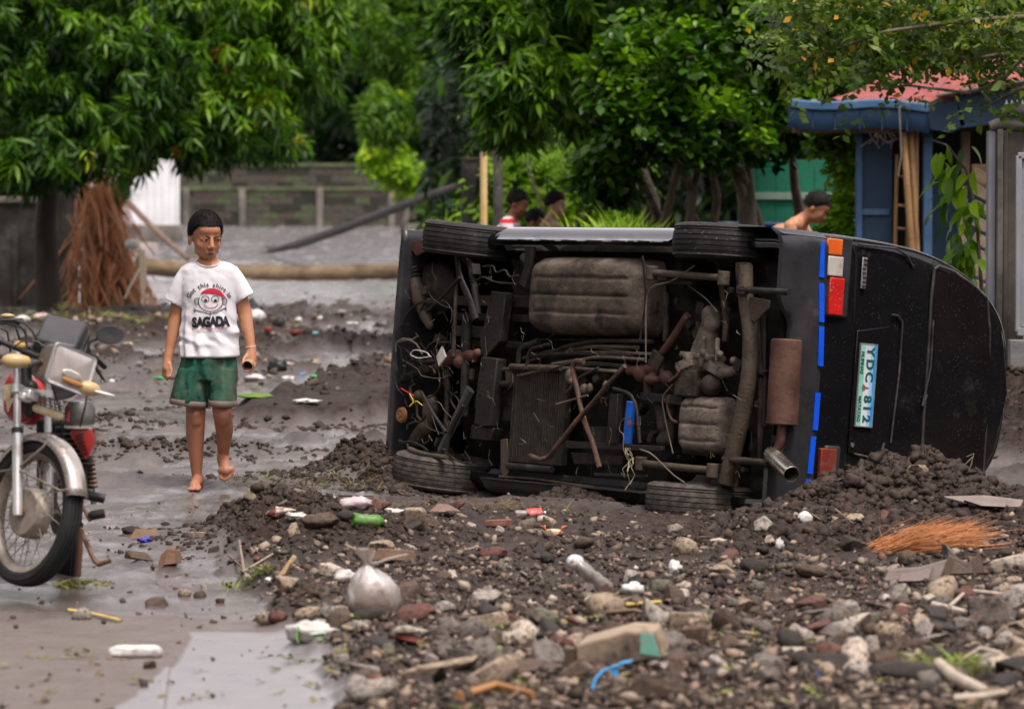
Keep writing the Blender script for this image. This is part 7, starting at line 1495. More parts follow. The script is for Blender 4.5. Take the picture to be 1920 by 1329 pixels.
# T-shirt
shirt_m = mat('grubby_white_cotton', [(.60, .575, .60), (.70, .68, .70)], 4, (.8, .95), bump=.12, bscale=90, grime=((.50, .42, .36), 5.5, .63), spec=.15)
b = MB(); rows = []; N2 = 40
prof = [(489, 391, 20, .05, .03), (492, 391, 36, .075, .03), (497, 391.5, 48, .085, .03), (505, 391.5, 55, .092, .028), (520, 392, 56.5, .10, .025), (545, 392, 54, .105, .02), (575, 392, 52.5, .108, .018), (610, 392, 53, .11, .015), (640, 392, 54, .115, .01), (668, 392.5, 55.5, .122, .005), (669.5, 392.5, 53, .115, .005)]
for (py, cxx, hw, dep, dd) in prof:
    rows.append([J(cxx, py, dd) + Vector((math.copysign(abs(math.cos(a))**.8, math.cos(a))*hw*BD/FPX, math.sin(a)*dep, 0)) for a in [2*math.pi*j/N2 for j in range(N2)]])
b.grid(rows, close=True); b.f.append(tuple(range(N2))); b.f.append(tuple(len(b.v)-1-k for k in range(N2)))
for (s0, s1) in (((356, 511), (326.5, 569)), ((428, 509), (459, 560))):
    a0, a1 = J(*s0, .03), J(*s1, .035); b.tube([a0, a0.lerp(a1, .35), a1], [.060, .063, .062], 18)
sm = remesh(b, 'shirt', .0065, shirt_m, 3, .5); a = co(sm).astype(float)
th = np.arctan2(a[:, 1], a[:, 0]); zz = a[:, 2]; zr = (zz - J(0, 668).z)
fold = .0075*np.sin(th*9 + zz*9 + 2*fbm(zz*4, th, 2))*np.clip(1 - zr/.30, 0, 1) + .009*fbm(a[:, 0]*7 + zz*5, zz*4 - a[:, 0]*3 + a[:, 1]*6, 3) + .006*np.sin((a[:, 0]*.8+zz)*55 + fbm(a[:, 0]*8, zz*8, 2)*5)*np.exp(-((zr-.12)/.09)**2)
ctr_ = np.array(J(392, 0, .02)); nr_ = a - np.array([ctr_[0], ctr_[1], 0]); nr_[:, 2] = 0; ln = np.linalg.norm(nr_, axis=1)[:, None] + 1e-6; a = a + nr_/ln*fold[:, None]; setco(sm, a)
bv = BVHTree.FromPolygons([v.co.copy() for v in sm.vertices], [tuple(p.vertices) for p in sm.polygons])
# neck opening
bmx = bmesh.new(); bmx.from_mesh(sm); kill = []
def pxof(p): w = p + root; v = w - Vector((0, 0, CAMH)); A_ = v.y*_cp - v.z*_sp; B_ = v.y*_sp + v.z*_cp; return CX + FPX*v.x/A_, CY - FPX*B_/A_
for f_ in bmx.faces:
    c = f_.calc_center_median(); x, y = pxof(c)
    if ((x-391)/26.5)**2 + ((y-482)/(18.5 if c.y < .03 else 9))**2 < 1: kill.append(f_)
bmesh.ops.delete(bmx, geom=kill, context='FACES'); bmx.to_mesh(sm); bmx.free()
shirt = put('shirt', sm, boy); w = shirt.modifiers.new('t', 'SOLIDIFY'); w.thickness = .002
cp_ = []
for k in range(25):
    a_ = math.pi*k/24; x, y = 391 + 26.5*math.cos(a_), 482 + 18.5*math.sin(a_); d = ray(x, y); o_ = Vector((0, 0, CAMH)) - root; h = bv.ray_cast(o_ + d*(root.y-1.0), d.normalized())
    if h[0] is not None: cp_.append(h[0] - d.normalized()*.001)
if len(cp_) > 3: part('collar', MB().tube(cp_, .0050, 8), mat('collar_rib', [(.55, .48, .47), (.66, .60, .60)], 12, (.8, .9), bump=.2), shirt, 60)
ink_m = mat('black_shirt_print', [(.012, .012, .018), (.03, .03, .04)], 30, (.7, .85), bump=0); redp = mat('red_shirt_print', [(.42, .015, .03), (.55, .03, .05)], 30, (.7, .85), bump=0)
def shirt_print(name, me, m): project_on(bv, root, me, .0035); me.materials.clear(); me.materials.append(m); return put(name, me, shirt)
def txt(s_, px, py, size, rot=0., off=.0, sx_=1., sy_=1.):
    me = text_mesh(s_, size, 0, off); c_, n_ = math.cos(rot), math.sin(rot)
    for v in me.vertices: x, y = v.co.x*sx_, -v.co.y*sy_; v.co = (px + x*c_ - y*n_, py + x*n_ + y*c_, 0)
    return me
def sub(me, cuts=1):
    q = bmesh.new(); q.from_mesh(me); bmesh.ops.triangulate(q, faces=q.faces); bmesh.ops.subdivide_edges(q, edges=[e for e in q.edges if e.calc_length() > 3], cuts=cuts); q.to_mesh(me); q.free(); return me
for k, ch in enumerate('SAGADA'): shirt_print('printed_letter', sub(txt(ch, (364.6, 375.0, 387.2, 399.6, 411.6, 423.2)[k], 605.5 - .45*k, 20.5, -.03, 1.2, .92, 1.22)), ink_m)
s_ = 'Got this shirt in'; WD = dict(zip('Got hisrn', (1.25, .95, .7, .75, .95, .5, .85, .75, .95)))
for k, ch in enumerate(s_):
    if ch == ' ': continue
    t = (sum(WD[c] for c in s_[:k]) + WD[ch]/2)/sum(WD[c] for c in s_); an = math.radians(-68 + 136*t); shirt_print('printed_letter', txt(ch, 392.5 + 43*math.sin(an), 573 - 39*math.cos(an), 12, an*.85, .22), ink_m)
def st_(name, pts, w, m): b_ = MB(); ribbon(b_, pts, w*1.15); shirt_print(name, b_.mesh(name, None, False, fix=False), m)
def arc(cx, cy, rx, ry, a0, a1, n=20): return [(cx + rx*math.cos(math.radians(a0 + (a1-a0)*k/n)), cy + ry*math.sin(math.radians(a0 + (a1-a0)*k/n))) for k in range(n+1)]
st_('printed_line', arc(395, 565, 23, 19, -25, 205), 1.3, ink_m)                                  # face outline
b_ = MB(); top = arc(397, 556, 22, 15.5, 190, 350, 18); bot = [(375.5+43*k/18, 551.5 - 2.2*math.sin(k/18*3.1) + 4.5*(k/18)**2) for k in range(19)]; top[-1] = (423, 558); bot[-1] = (419, 557); b_.grid([[(x, y, 0) for x, y in top], [(x*.5+u*.5, y*.5+v*.5, 0) for (x, y), (u, v) in zip(top, bot)], [(x, y, 0) for x, y in bot]]); shirt_print('printed_cap', b_.mesh('cap', None, False, fix=False), redp)
for ex in (385, 403.5):
    st_('printed_line', arc(ex, 560.5, 7, 5.8, 0, 360, 22), 1.0, ink_m); b_ = MB(); b_.add([(ex, 562.8, 0)] + [(ex+.5+3.2*math.cos(a), 563+2.2*math.sin(a), 0) for a in [2*math.pi*q/12 for q in range(12)]], [(0, 1+q, 1+(q+1) % 12) for q in range(12)]); shirt_print('printed_pupil', b_.mesh('p', None, False, fix=False), ink_m)
for ex in (368.5, 421.5): st_('printed_line', arc(ex, 565, 4, 6.2, 0, 360, 18), 1.1, ink_m); st_('printed_line', arc(ex, 565, 1.6, 2.6, 0, 300, 10), .8, ink_m)
st_('printed_smile', arc(395.5, 568.5, 13, 9, 8, 172), 1.2, redp); st_('printed_line', [(394, 583), (394, 597)], 1.4, ink_m); st_('printed_line', [(394, 589), (381, 585.5), (367, 581.5)], 1.3, ink_m); st_('printed_line', [(394, 589), (408, 585), (421, 578)], 1.3, ink_m)
for (x, y, sg) in ((367, 581.5, -1), (421, 578, 1)):
    for dy in (-5, -1.5, 2, 4.5): st_('printed_line', [(x, y), (x+sg*(5.5 - abs(dy)*.4), y+dy)], .8, ink_m)
st_('printed_underline', [(360, 617), (378, 616.5), (396, 616.3), (426, 614.5)], .9, redp)
for k, ch in enumerate('PHILIPPINES'): shirt_print('printed_letter', txt(ch, 371 + 4.2*k, 621.5 - .15*k, 6.4, 0, .0), mat('faded_print', [(.30, .27, .30)], 5, bump=0))
# shorts
sh_m = mat('muddy_green_shorts', [(.012, .062, .040), (.022, .095, .062)], 5, (.8, .95), bump=.3, bscale=40, grime=((.105, .085, .060), 4.2, .54), spec=.15); cuff_m = mat('muddy_cuff', [(.13, .095, .078), (.24, .19, .165)], 6, (.8, .95), bump=.3, grime=((.07, .05, .04), 6, .56))
b = MB(); N2 = 30; rows = []
for (py, cxx, hw, dep) in ((664, 391, 51, .105), (680, 391, 53, .115), (700, 390, 56, .12), (712, 388, 59, .12)): rows.append([J(cxx, py, .01) + Vector((math.cos(a)*hw*BD/FPX, math.sin(a)*dep, 0)) for a in [2*math.pi*j/N2 for j in range(N2)]])
b.grid(rows, close=True); b.f.append(tuple(range(N2))); b.f.append(tuple(len(b.v)-1-k for k in range(N2)))
def legtube(pts): 
    rows = []
    for (cxx, py, hw, dep, tilt, dd) in pts: rows.append([J(cxx, py, dd) + Vector((math.cos(a)*hw*BD/FPX, math.sin(a)*dep, -tilt*math.cos(a)*BD/FPX)) for a in [2*math.pi*j/N2 for j in range(N2)]])
    b.grid(rows, close=True); b.f.append(tuple(len(b.v)-len(rows)*N2+k for k in range(N2))); b.f.append(tuple(len(b.v)-1-k for k in range(N2)))
legtube([(364, 690, 30, .11, 0, .01), (358, 720, 33, .115, 1, 0), (355, 740, 34.5, .12, 3, -.01), (354, 753, 35, .12, 4, -.01)]); legtube([(417, 690, 27, .11, 0, .01), (418, 725, 26, .12, 0, -.025), (417.5, 755, 26, .12, 1, -.055)])
sm2 = remesh(b, 'shorts', .0065, sh_m, 3, .5); a = co(sm2).astype(float); a[:, 1] += .008*np.sin(a[:, 0]*70 + fbm(a[:, 0]*6, a[:, 2]*5, 2)*5)*np.where(a[:, 1] < 0, 1, -1); a += (.006*fbm(a[:, 0]*12, a[:, 2]*10+a[:, 1]*8, 3))[:, None]; setco(sm2, a); shorts = put('shorts', sm2, boy)
for (cxx, y0, y1, hw, dep, tl, dd) in ((354, 749, 760, 36.2, .123, 4, -.01), (417.5, 750, 761.5, 27.2, .124, 1, -.055)):
    b2 = MB(); rows = []
    for py, s_ in ((y0, .985), (y0+.8, 1.01), ((y0+y1)/2, 1.015), (y1-.8, 1.01), (y1, .98)): rows.append([J(cxx, py, dd) + Vector((math.cos(a_)*hw*s_*BD/FPX*(1+.02*math.sin(a_*7)), math.sin(a_)*dep*s_, -tl*math.cos(a_)*BD/FPX)) for a_ in [2*math.pi*j/40 for j in range(40)]])
    b2.grid(rows, close=True); part('cuff', b2, cuff_m, shorts, 60)
part('wristband', MB().ring(J(469.8, 650, -.007), J(471, 655) - J(469, 640), .027, .0035, 24, 6), mat('pale_band', [(.55, .45, .36), (.7, .6, .5)], 6, (.4, .5), bump=0), boy, 60)
can = thing('tin_can', 'small open tin can held in the hand of the boy', 'can', tuple(root + canc)); b = MB(); b.lathe(-cax*.10, cax, [(0, 0), (.029, 0), (.030, .004), (.0295, .1), (.031, .104), (.031, .108), (.029, .108), (.0275, .1), (.0275, .012), (0, .012)], 28)
part('tin', b, mat('tin_can', [(.42, .36, .28), (.62, .56, .46)], 8, (.3, .45), metal=.6, bump=.1), can, 35); part('can_inside', MB().cyl(-cax*.04, -cax*.036, .0275, n=20), mat('can_dark', [(.02, .014, .01)], 5), can, 35)
# ---- the men behind the van
def man(label, px, py, D, face, lean, skin, shirt=None, headtilt=20, hgt=1.66, shoulder=.19, voxel=.011):
    """standing figure, face: yaw of the look direction (0 = to the camera, 90 = to the right); lean: forward bend in degrees; px,py: centre of the head."""
    hd = P(px, py, D); fy = math.radians(face); f = Vector((math.sin(fy), -math.cos(fy), 0)); r_ = Vector((math.cos(fy), math.sin(fy), 0)); gz = Hs(hd.x, D); H_ = hgt*.5; la = math.radians(lean)
    up = Vector((0, 0, 1))*math.cos(la) + f*math.sin(la); neck = hd - up*.13 - f*.03*math.cos(la); chest = neck - up*.20; pel = neck - up*.52; hipz = .90*hgt/1.66
    # stand: pelvis over the feet, legs to the ground
    base = Vector((pel.x, pel.y, gz)); pel.z = max(pel.z, gz + .55); o = thing('person', label, 'person', tuple(base)); L = lambda p: Vector(p) - base
    HM_ = Matrix.Translation(L(hd)) @ Matrix.Rotation(fy, 4, 'Z') @ Matrix.Rotation(math.radians(headtilt), 4, 'X') @ Matrix.Scale(1.05, 4)
    b = MB(); head_items(b, HM_, 1.05); b.cap2(L(hd - up*.07), .052, L(neck - up*.02), .062)
    b.cap2(L(neck + r_*.10 - up*.05), .062, L(neck - r_*.10 - up*.05), .062); b.cap2(L(chest + r_*.06), .105, L(chest - r_*.06), .105); b.cap2(L(chest - up*.02), .13, L(pel + up*.12), .12); b.cap2(L(pel + r_*.05), .115, L(pel - r_*.05), .115)
    for q in (-1, 1):
        sh = neck + r_*q*shoulder - up*.07; el = sh - Vector((0, 0, .27)) + f*(.10 + .05*q) + r_*q*.05; wr = el + f*.17 - Vector((0, 0, .15)); b.cap2(L(sh), .052, L(el), .042); b.cap2(L(el), .041, L(wr), .029)
        hn = wr + f*.06 - Vector((0, 0, .03)); b.cap2(L(wr), .028, L(hn), .034)
        for k in range(4): s0 = hn + r_*(.012*(k-1.5)) + f*.02; s1 = s0 + f*.035 - Vector((0, 0, .02)); s2 = s1 - Vector((0, 0, .03)) ; b.cap2(L(s0), .010, L(s1), .009, 8); b.cap2(L(s1), .009, L(s2), .008, 8)
        b.cap2(L(hn - r_*q*.02), .011, L(hn - r_*q*.035 + f*.04), .009, 8)
        hp2 = pel + r_*q*.09; kn = Vector((hp2.x, hp2.y, gz + (pel.z-gz)*.52)) + f*.06*(1+q*.6); an = Vector((hp2.x, hp2.y, gz + .08)) - f*.03*q; b.cap2(L(hp2), .088, L(kn), .058); b.cap2(L(kn), .056, L(an), .036); b.cap2(L(an - Vector((0, 0, .03))), .038, L(an + f*.16 - Vector((0, 0, .045))), .030)
    put('body', remesh(b, 'body', voxel, skin, 3), o); head_details(o, HM_, 1.05, int(px), n=500, tuft=.016)
    b = MB(); b.cap2(L(pel + r_*.05), .125, L(pel - r_*.05), .125)
    for q in (-1, 1): hp2 = pel + r_*q*.09; kn = Vector((hp2.x, hp2.y, gz + (pel.z-gz)*.50)) + f*.05*(1+q*.6); b.cap2(L(hp2), .105, L(kn), .085)
    put('shorts', remesh(b, 'shorts', .014, mat('dark_shorts', [(.02, .025, .04), (.04, .045, .07)], 4, (.8, .9)), 2), o)
    if shirt:
        b = MB(); b.cap2(L(neck + r_*.115 - up*.055), .070, L(neck - r_*.115 - up*.055), .070); b.cap2(L(chest + r_*.065), .118, L(chest - r_*.065), .118); b.cap2(L(chest), .145, L(pel + up*.08), .14)
        for q in (-1, 1): sh = neck + r_*q*shoulder - up*.065; b.cap2(L(sh), .064, L(sh - Vector((0, 0, .17)) + f*.07 + r_*q*.03), .062)
        put('shirt', remesh(b, 'shirt', .012, shirt, 2), o)
    return o
# red and white hooped shirt: bands across the shirt by height
def hooped():
    m = bpy.data.materials.new('red_white_hoops'); m.use_nodes = True; nt = m.node_tree; N = nt.nodes; L = nt.links; b = N['Principled BSDF']; tc = N.new('ShaderNodeTexCoord'); w = N.new('ShaderNodeTexWave'); w.bands_direction = 'Z'; w.inputs['Scale'].default_value = 3.6; w.inputs['Distortion'].default_value = .6; w.inputs['Phase Offset'].default_value = 2.2
    r = N.new('ShaderNodeValToRGB'); r.color_ramp.elements[0].position = .45; r.color_ramp.elements[0].color = (.55, .02, .035, 1); r.color_ramp.elements[1].position = .55; r.color_ramp.elements[1].color = (.75, .62, .64, 1); L.new(tc.outputs['Object'], w.inputs['Vector']); L.new(w.outputs['Fac'], r.inputs[0]); L.new(r.outputs[0], b.inputs['Base Color']); b.inputs['Roughness'].default_value = .9; return m
man('man in a red and white hooped shirt behind the front of the van', 970, 383, 36.5, 80, 14, dskin, hooped(), 24)
man('man with a bare tan back behind the middle of the van', 1041, 386, 37.0, 75, 8, mat('tan_skin', [(.27, .15, .10), (.36, .22, .15)], 6, (.5, .6), bump=.05), None, 12)
man('stooping person whose dark hair shows between the two standing men', 1003, 417, 38.5, 80, 30, dskin, mat('dark_shirt', [(.02, .02, .022), (.04, .04, .045)], 4, (.8, .9)), 24)
man('bare-shouldered man bending forward behind the tail of the van', 1531, 391, 30.5, 72, 46, skin_m, None, 34, shoulder=.20)
# ================================================================ MOTORCYCLE, front left
KD = 15.2
silv = mat('silver_fork', [(.50, .49, .48), (.68, .67, .66)], 6, (.25, .4), metal=.55, bump=.05, grime=((.35, .28, .22), 6, .60)); rimm = mat('dirty_rim', [(.22, .185, .15), (.38, .33, .28)], 8, (.4, .6), metal=.3, bump=.2, grime=((.14, .105, .08), 7, .55)); tyr = mat('bike_tyre', [(.010, .010, .011), (.022, .022, .023)], 10, (.55, .75), bump=.2, grime=((.05, .042, .035), 6, .62))
bred = mat('bike_red_paint', [(.38, .025, .022), (.50, .045, .035)], 4, (.15, .28), bump=.02, spec=.5, coat=.4, grime=((.22, .08, .06), 5, .63)); ambp = mat('cream_amber_lens', [(.36, .25, .11), (.50, .37, .18)], 6, (.25, .4), bump=.05, grime=((.35, .25, .15), 9, .6)); bblk = mat('bike_black_plastic', [(.016, .016, .017), (.035, .034, .036)], 5, (.35, .55), bump=.1, grime=((.09, .075, .06), 6, .63)); bgry = mat('bike_grey_metal', [(.10, .095, .09), (.20, .19, .18)], 7, (.35, .55), metal=.5, bump=.2, grime=((.10, .075, .055), 6, .56)); brust = mat('bike_rust', [(.10, .05, .03), (.20, .11, .07)], 8, (.6, .8), bump=.4)
kroot = P(40, 1108, KD); kroot.z = Hs(kroot.x, KD)
bike = thing('motorcycle', 'old red motorcycle parked at the left edge with its front wheel turned', 'motorcycle', tuple(kroot))
def k(px, py, d=0.): return P(px, py, KD+d) - kroot
f = Vector((.66, -.75, 0)).normalized(); u = Vector((.24, .02, 1)); u = (u - f*u.dot(f)).normalized(); n = f.cross(u).normalized()       # wheel forward, up, left-facing axle
if n.x > 0: n = -n
hub = k(62, 962)
R_ = .298
def bt(name, pts, r, m, nn=10, par=None, **kw): return part(name, MB().tube(pts, r, nn, **kw), m, par or bike, 60)
def bwheel(c, axis, e, name='wheel'):
    t = MB(); w = .040; pr = [(.236, -w*.62), (.25, -w*.95), (.272, -w*1.05), (.288, -w*.8)]
    for q in (-.55, -.18, .18, .55): pr += [(R_-.004-.006*abs(q), w*(q-.12)), (R_-.010, w*(q-.09)), (R_-.010, w*(q+.03)), (R_-.004-.006*abs(q), w*(q+.06))]
    pr += [(.288, w*.8), (.272, w*1.05), (.25, w*.95), (.236, w*.62)]; t.lathe(c, axis, pr, 80)
    wh = part(name, t, tyr, bike, 30); r2 = MB(); r2.lathe(c, axis, [(.240, -.030), (.243, -.022), (.226, -.014), (.222, 0), (.226, .014), (.243, .022), (.240, .030), (.232, .026), (.217, .012), (.215, 0), (.217, -.012), (.232, -.026)], 72, closed=True); part('rim', r2, rimm, wh, 40)
    h = MB(); h.lathe(c, axis, [(0, .050), (.026, .050), (.03, .038), (.098, .034), (.102, .028), (.102, -.022), (.05, -.034), (.02, -.05), (0, -.05)], 36); part('hub', h, rimm, wh, 35)
    uu = axis.orthogonal().normalized(); vv = axis.cross(uu); rr_ = random.Random(3); spm = MB().cyl((0, 0, 0), (0, 0, 1), 1, n=5).mesh('spoke', rimm, 60)
    for i in range(36):
        a_ = 2*math.pi*i/36; a2 = a_ + (.35 if i % 2 else -.35)*(1 if (i//2) % 2 else -1); s_ = .02*(1 if i % 2 else -1); p0 = c + (uu*math.cos(a2) + vv*math.sin(a2))*.098 + axis*s_; p1 = c + (uu*math.cos(a_) + vv*math.sin(a_))*.220; d_ = p1-p0
        o = put('spoke', spm, wh); o.matrix_local = Matrix.Translation(p0) @ d_.to_track_quat('Z', 'Y').to_matrix().to_4x4() @ Matrix.Diagonal((.0022, .0022, d_.length, 1))
    return wh
fw = bwheel(hub, n, f)
dp = hub + n*.052; part('brake_plate', MB().cyl(dp - n*.018, dp, .100, .094, 36), rimm, fw, 35, .003); part('axle_nut', MB().cyl(dp, dp + n*.022, .014, n=6), brust, fw, 30); part('axle_nut', MB().cyl(dp + n*.0, dp + n*.008, .022, n=16), brust, fw, 30)
# fork legs, yoke, mudguard
rk = (u*math.cos(.27) - f*math.sin(.27)).normalized()
for s_ in (1, -1):
    lo = hub + n*.075*s_ - rk*.02; mi_ = lo + rk*.34; hi = lo + rk*.70
    bt('fork_slider', [lo, lo + rk*.05, mi_], [.018, .021, .022], silv, 16); bt('fork_tube', [mi_, hi], .0155, silv, 16); part('dust_seal', MB().cyl(mi_ - rk*.004, mi_ + rk*.018, .024, n=18), bblk, bike, 35)
    part('fork_clamp', MB().cyl(lo + rk*.50, lo + rk*.535, .027, n=18), silv, bike, 35, .003)
y0 = hub - rk*.02 + rk*.52
part('lower_yoke', MB().box(y0 - f*.01, (.17, .05, .03), Matrix((n, f, rk)).transposed()), silv, bike, 35, .008); part('upper_yoke', MB().box(y0 + rk*.19, (.18, .05, .025), Matrix((n, f, rk)).transposed()), bgry, bike, 35, .008)
bt('steering_head', [y0 - f*.05 - rk*.04, y0 - f*.05 + rk*.22], .026, bblk, 14)
mg_ = MB(); rows = []
for i in range(25):
    a_ = math.radians(16 + 150*i/24); d_ = f*math.cos(a_) + u*math.sin(a_); rows.append([hub + d_*(R_+.022+dr) + n*w_ for w_, dr in ((-.048, -.034), (-.043, -.014), (-.028, -.002), (0, .002), (.028, -.002), (.043, -.014), (.048, -.034))])
mg_.grid(rows); o = part('mudguard', mg_, mat('chrome_mudguard', [(.42, .36, .32), (.62, .56, .52)], 5, (.18, .35), metal=.7, bump=.03, grime=((.30, .22, .17), 5, .56)), bike, 60); w = o.modifiers.new('t', 'SOLIDIFY'); w.thickness = .003
for a_ in (70, 20, 150):
    d_ = f*math.cos(math.radians(a_)) + u*math.sin(math.radians(a_))
    for s_ in (1,): bt('mudguard_stay', [hub + n*.078 + rk*.17, hub + d_*(R_-.02) + n*.066, hub + d_*(R_+.01) + n*.055], .0048, rimm, 7)
# bodywork axes: the frame points back along +y, leaning with the stand
# headlight
hM = Matrix((-n, -f, u)).transposed() @ Matrix.Rotation(math.radians(9), 3, 'Y'); hcn = k(127, 692, -.08)
def hb(x, y, z): return hcn + hM @ Vector((x, y, z))
def rrect(hw, hh, r, y, m_=6):
    out = []
    for (sx_, sz_, a0) in ((1, 1, 0), (-1, 1, 90), (-1, -1, 180), (1, -1, 270)):
        for q in range(m_+1): a_ = math.radians(a0 + 90*q/m_); out.append(hb(sx_*(hw-r) + r*math.cos(a_), y, sz_*(hh-r) + r*math.sin(a_)))
    return out
b = MB(); b.grid([rrect(w_, h_, r_, y) for w_, h_, r_, y in ((.055, .040, .02, .13), (.085, .062, .02, .09), (.098, .074, .018, .04), (.100, .077, .018, .0), (.102, .079, .018, -.012))], close=True); b.f.append(tuple(range(28))); part('headlamp_shell', b, mat('bronze_headlamp', [(.16, .12, .10), (.30, .25, .21)], 5, (.3, .5), metal=.5, bump=.05, grime=((.16, .09, .06), 6, .6)), bike, 40)
b = MB(); b.grid([rrect(w_, h_, r_, y) for w_, h_, r_, y in ((.102, .079, .018, -.010), (.105, .082, .018, -.020), (.103, .080, .018, -.030), (.092, .070, .014, -.026))], close=True); hl = part('headlamp_bezel', b, silv, bike, 35)
b = MB(); b.grid([rrect(.092*(1-q), .070*(1-q), .014*(1-q)+.0005, -.026 - .012*(1-(1-q)**2)) for q in (0, .15, .35, .6, .85, .99)], close=True)
part('headlamp_glass', b, mat('headlamp_glass', [(.34, .31, .30), (.46, .42, .40)], 3, (.10, .2), bump=.15, bscale=26, stretch=(6, .3, .3), coat=.8, metal=.15, grime=((.42, .22, .08), 3, .62)), hl, 60)
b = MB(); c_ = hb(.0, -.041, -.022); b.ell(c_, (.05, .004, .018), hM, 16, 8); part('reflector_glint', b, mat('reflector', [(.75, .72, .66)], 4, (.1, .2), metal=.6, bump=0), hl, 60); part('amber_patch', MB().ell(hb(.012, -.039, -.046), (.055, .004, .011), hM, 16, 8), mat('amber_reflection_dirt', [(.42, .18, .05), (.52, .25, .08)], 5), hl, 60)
b = MB()
for q in (-1, 1): bt('headlamp_bracket', [hb(q*.10, .03, 0), hb(q*.105, .09, -.02), y0 + n*(-q)*.07 + rk*.10], .010, bgry, 8)
# indicators
for (px, py, ax_, L_) in ((30, 677, Vector((-1, -.15, .06)), .058), (161, 727, Vector((1, .1, -.22)), .060)):
    c_ = k(px, py, -.05); ax_ = ax_.normalized(); b = MB(); b.lathe(c_, ax_, [(0, -L_), (.012, -L_), (.021, -L_*.8), (.028, -L_*.3), (.029, .01), (.026, L_*.6), (.016, L_*.9), (0, L_)], 24); part('indicator', b, ambp, bike, 60); bt('indicator_stalk', [c_ - ax_*L_, c_ - ax_*(L_+.06)], .011, bblk, 10)
part('white_lever', MB().tube([k(178, 733, -.06), k(200, 739, -.06), k(215, 742, -.06)], [.013, .012, .004], 8, flat=.6), white_m, bike, 60)
# handlebar, levers, cables, mirror
bar = [k(-40, 622, .12), k(20, 648, .10), k(70, 668, .06), k(110, 660, .06), k(150, 660, .08), k(175, 668, .12), k(196, 688, .2)]
bt('handlebar', bar, .012, bblk, 10); bt('grip', [k(-46, 620, .12), k(4, 641, .11)], .019, bblk, 14)
bt('mirror_stem', [k(160, 672, .05), k(164, 655, .05), k(168, 641, .05), k(182, 635, .05)], .006, bblk, 8)
b = MB(); mc = k(203, 629, .05); b.lathe(mc + Vector((0, .02, 0)), Vector((.25, -1, .1)), [(0, 0), (.030, 0), (.046, .012), (.052, .03), (.050, .036), (0, .034)], 30); me = b.mesh('mirror_shell', bblk, 40); a = co(me).astype(float); a = (a - np.array(mc))*np.array([1.10, 1, .72]) + np.array(mc); setco(me, a); put('mirror', me, bike)
bt('brake_lever', [k(165, 650, .1), k(180, 690, .12), k(196, 715, .16)], .006, bblk, 7); part('lever_ball', MB().ell(k(192, 715, .16), .011, None, 12, 8), silv, bike, 60)
for q, (pts, r0) in enumerate((([(70, 668), (90, 700), (110, 760), (120, 830)], .004), ([(100, 660), (70, 640), (40, 640), (20, 655)], .004), ([(150, 660), (170, 700), (160, 760), (150, 800)], .004), ([(0, 600), (40, 598), (60, 620), (80, 655)], .005), ([(-20, 612), (20, 604), (48, 620), (50, 650)], .004))): bt('cable', [k(a_, c_, .05 + .01*q) for a_, c_ in pts], r0, bblk, 6)
part('rag_on_lever', MB().ell(k(38, 648, .1), (.03, .02, .02), None, 10, 8), mat('ochre_rag', [(.35, .20, .05), (.5, .3, .1)], 8, bump=.6), bike, 60)
# black carrier box behind the lamp
bM = (Matrix.Rotation(math.radians(-4), 3, 'Z') @ Matrix.Rotation(math.radians(13), 3, 'Y') @ Matrix.Rotation(math.radians(38), 3, 'X')); bc_ = k(113, 640, .22)
part('instrument_box', MB().box(bc_ + bM @ Vector((0, 0, -.012)), (.20, .20, .045), bM), bblk, bike, 35, .012); part('instrument_cover', MB().box(bc_ + bM @ Vector((0, .0, .035)), (.19, .19, .05), bM, .86), mat('grey_black_cover', [(.035, .034, .038), (.06, .058, .064)], 4, (.3, .45), bump=.04), bike, 35, .010); part('maker_badge', MB().box(bc_ + bM @ Vector((.03, -.098, .026)), (.05, .006, .018), bM), silv, bike, 35, .004); part('visor', MB().tube([k(75, 655, .1), k(100, 650, .08), k(140, 668, .1), k(172, 690, .14)], .02, bblk and 8), bblk, bike, 60)
# tank, badges
b = MB(); b.cap2(k(33, 728, .26), .058, k(30, 762, .26), .054); b.cap2(k(40, 726, .40), .07, k(38, 764, .40), .066); b.cap2(k(56, 740, .70), .075, k(56, 765, .70), .075); b.cap2(k(38, 745, .40), .065, k(56, 750, .70), .07); b.cap2(k(32, 745, .26), .055, k(39, 745, .40), .065); tkm_ = remesh(b, 'tank', .008, bred, 12, .6); tank = put('fuel_tank', tkm_, bike)
part('tank_badge', MB().prism([k(8, 722, .20), k(26, 718, .195), k(19, 745, .195), k(27, 748, .195), k(14, 774, .20), k(11, 752, .20), k(7, 748, .20)], (0, .01, 0)), mat('cream_badge', [(.55, .45, .28), (.66, .56, .38)], 8), tank, 30)
part('knee_pad', MB().cap2(k(58, 726, .2), .030, k(56, 770, .2), .030), bblk, bike, 60)
# plate rack with cream strip under the lamp
for q in range(5): bt('rack_wire', [k(74 + q*9.5, 738 + q*3.3, -.02), k(76 + q*9.5, 760 + q*3.0, -.02)], .0032, bgry, 6)
for q in range(3): bt('rack_wire', [k(66, 745 + q*6, -.02), k(120, 762 + q*6, -.02)], .003, bgry, 6)
part('rack_pad', MB().cap2(k(68, 765, -.02), .016, k(112, 780, -.02), .016), mat('cream_foam', [(.50, .42, .24), (.66, .58, .38)], 12, (.7, .9), bump=.8, bscale=30), bike, 60)
part('clamp_block', MB().box(k(57, 741, -.06), (.055, .05, .035), hM), silv, bike, 35, .006); part('clamp_block', MB().box(k(47, 745, -.06), (.05, .04, .03), hM), silv, bike, 35, .006)
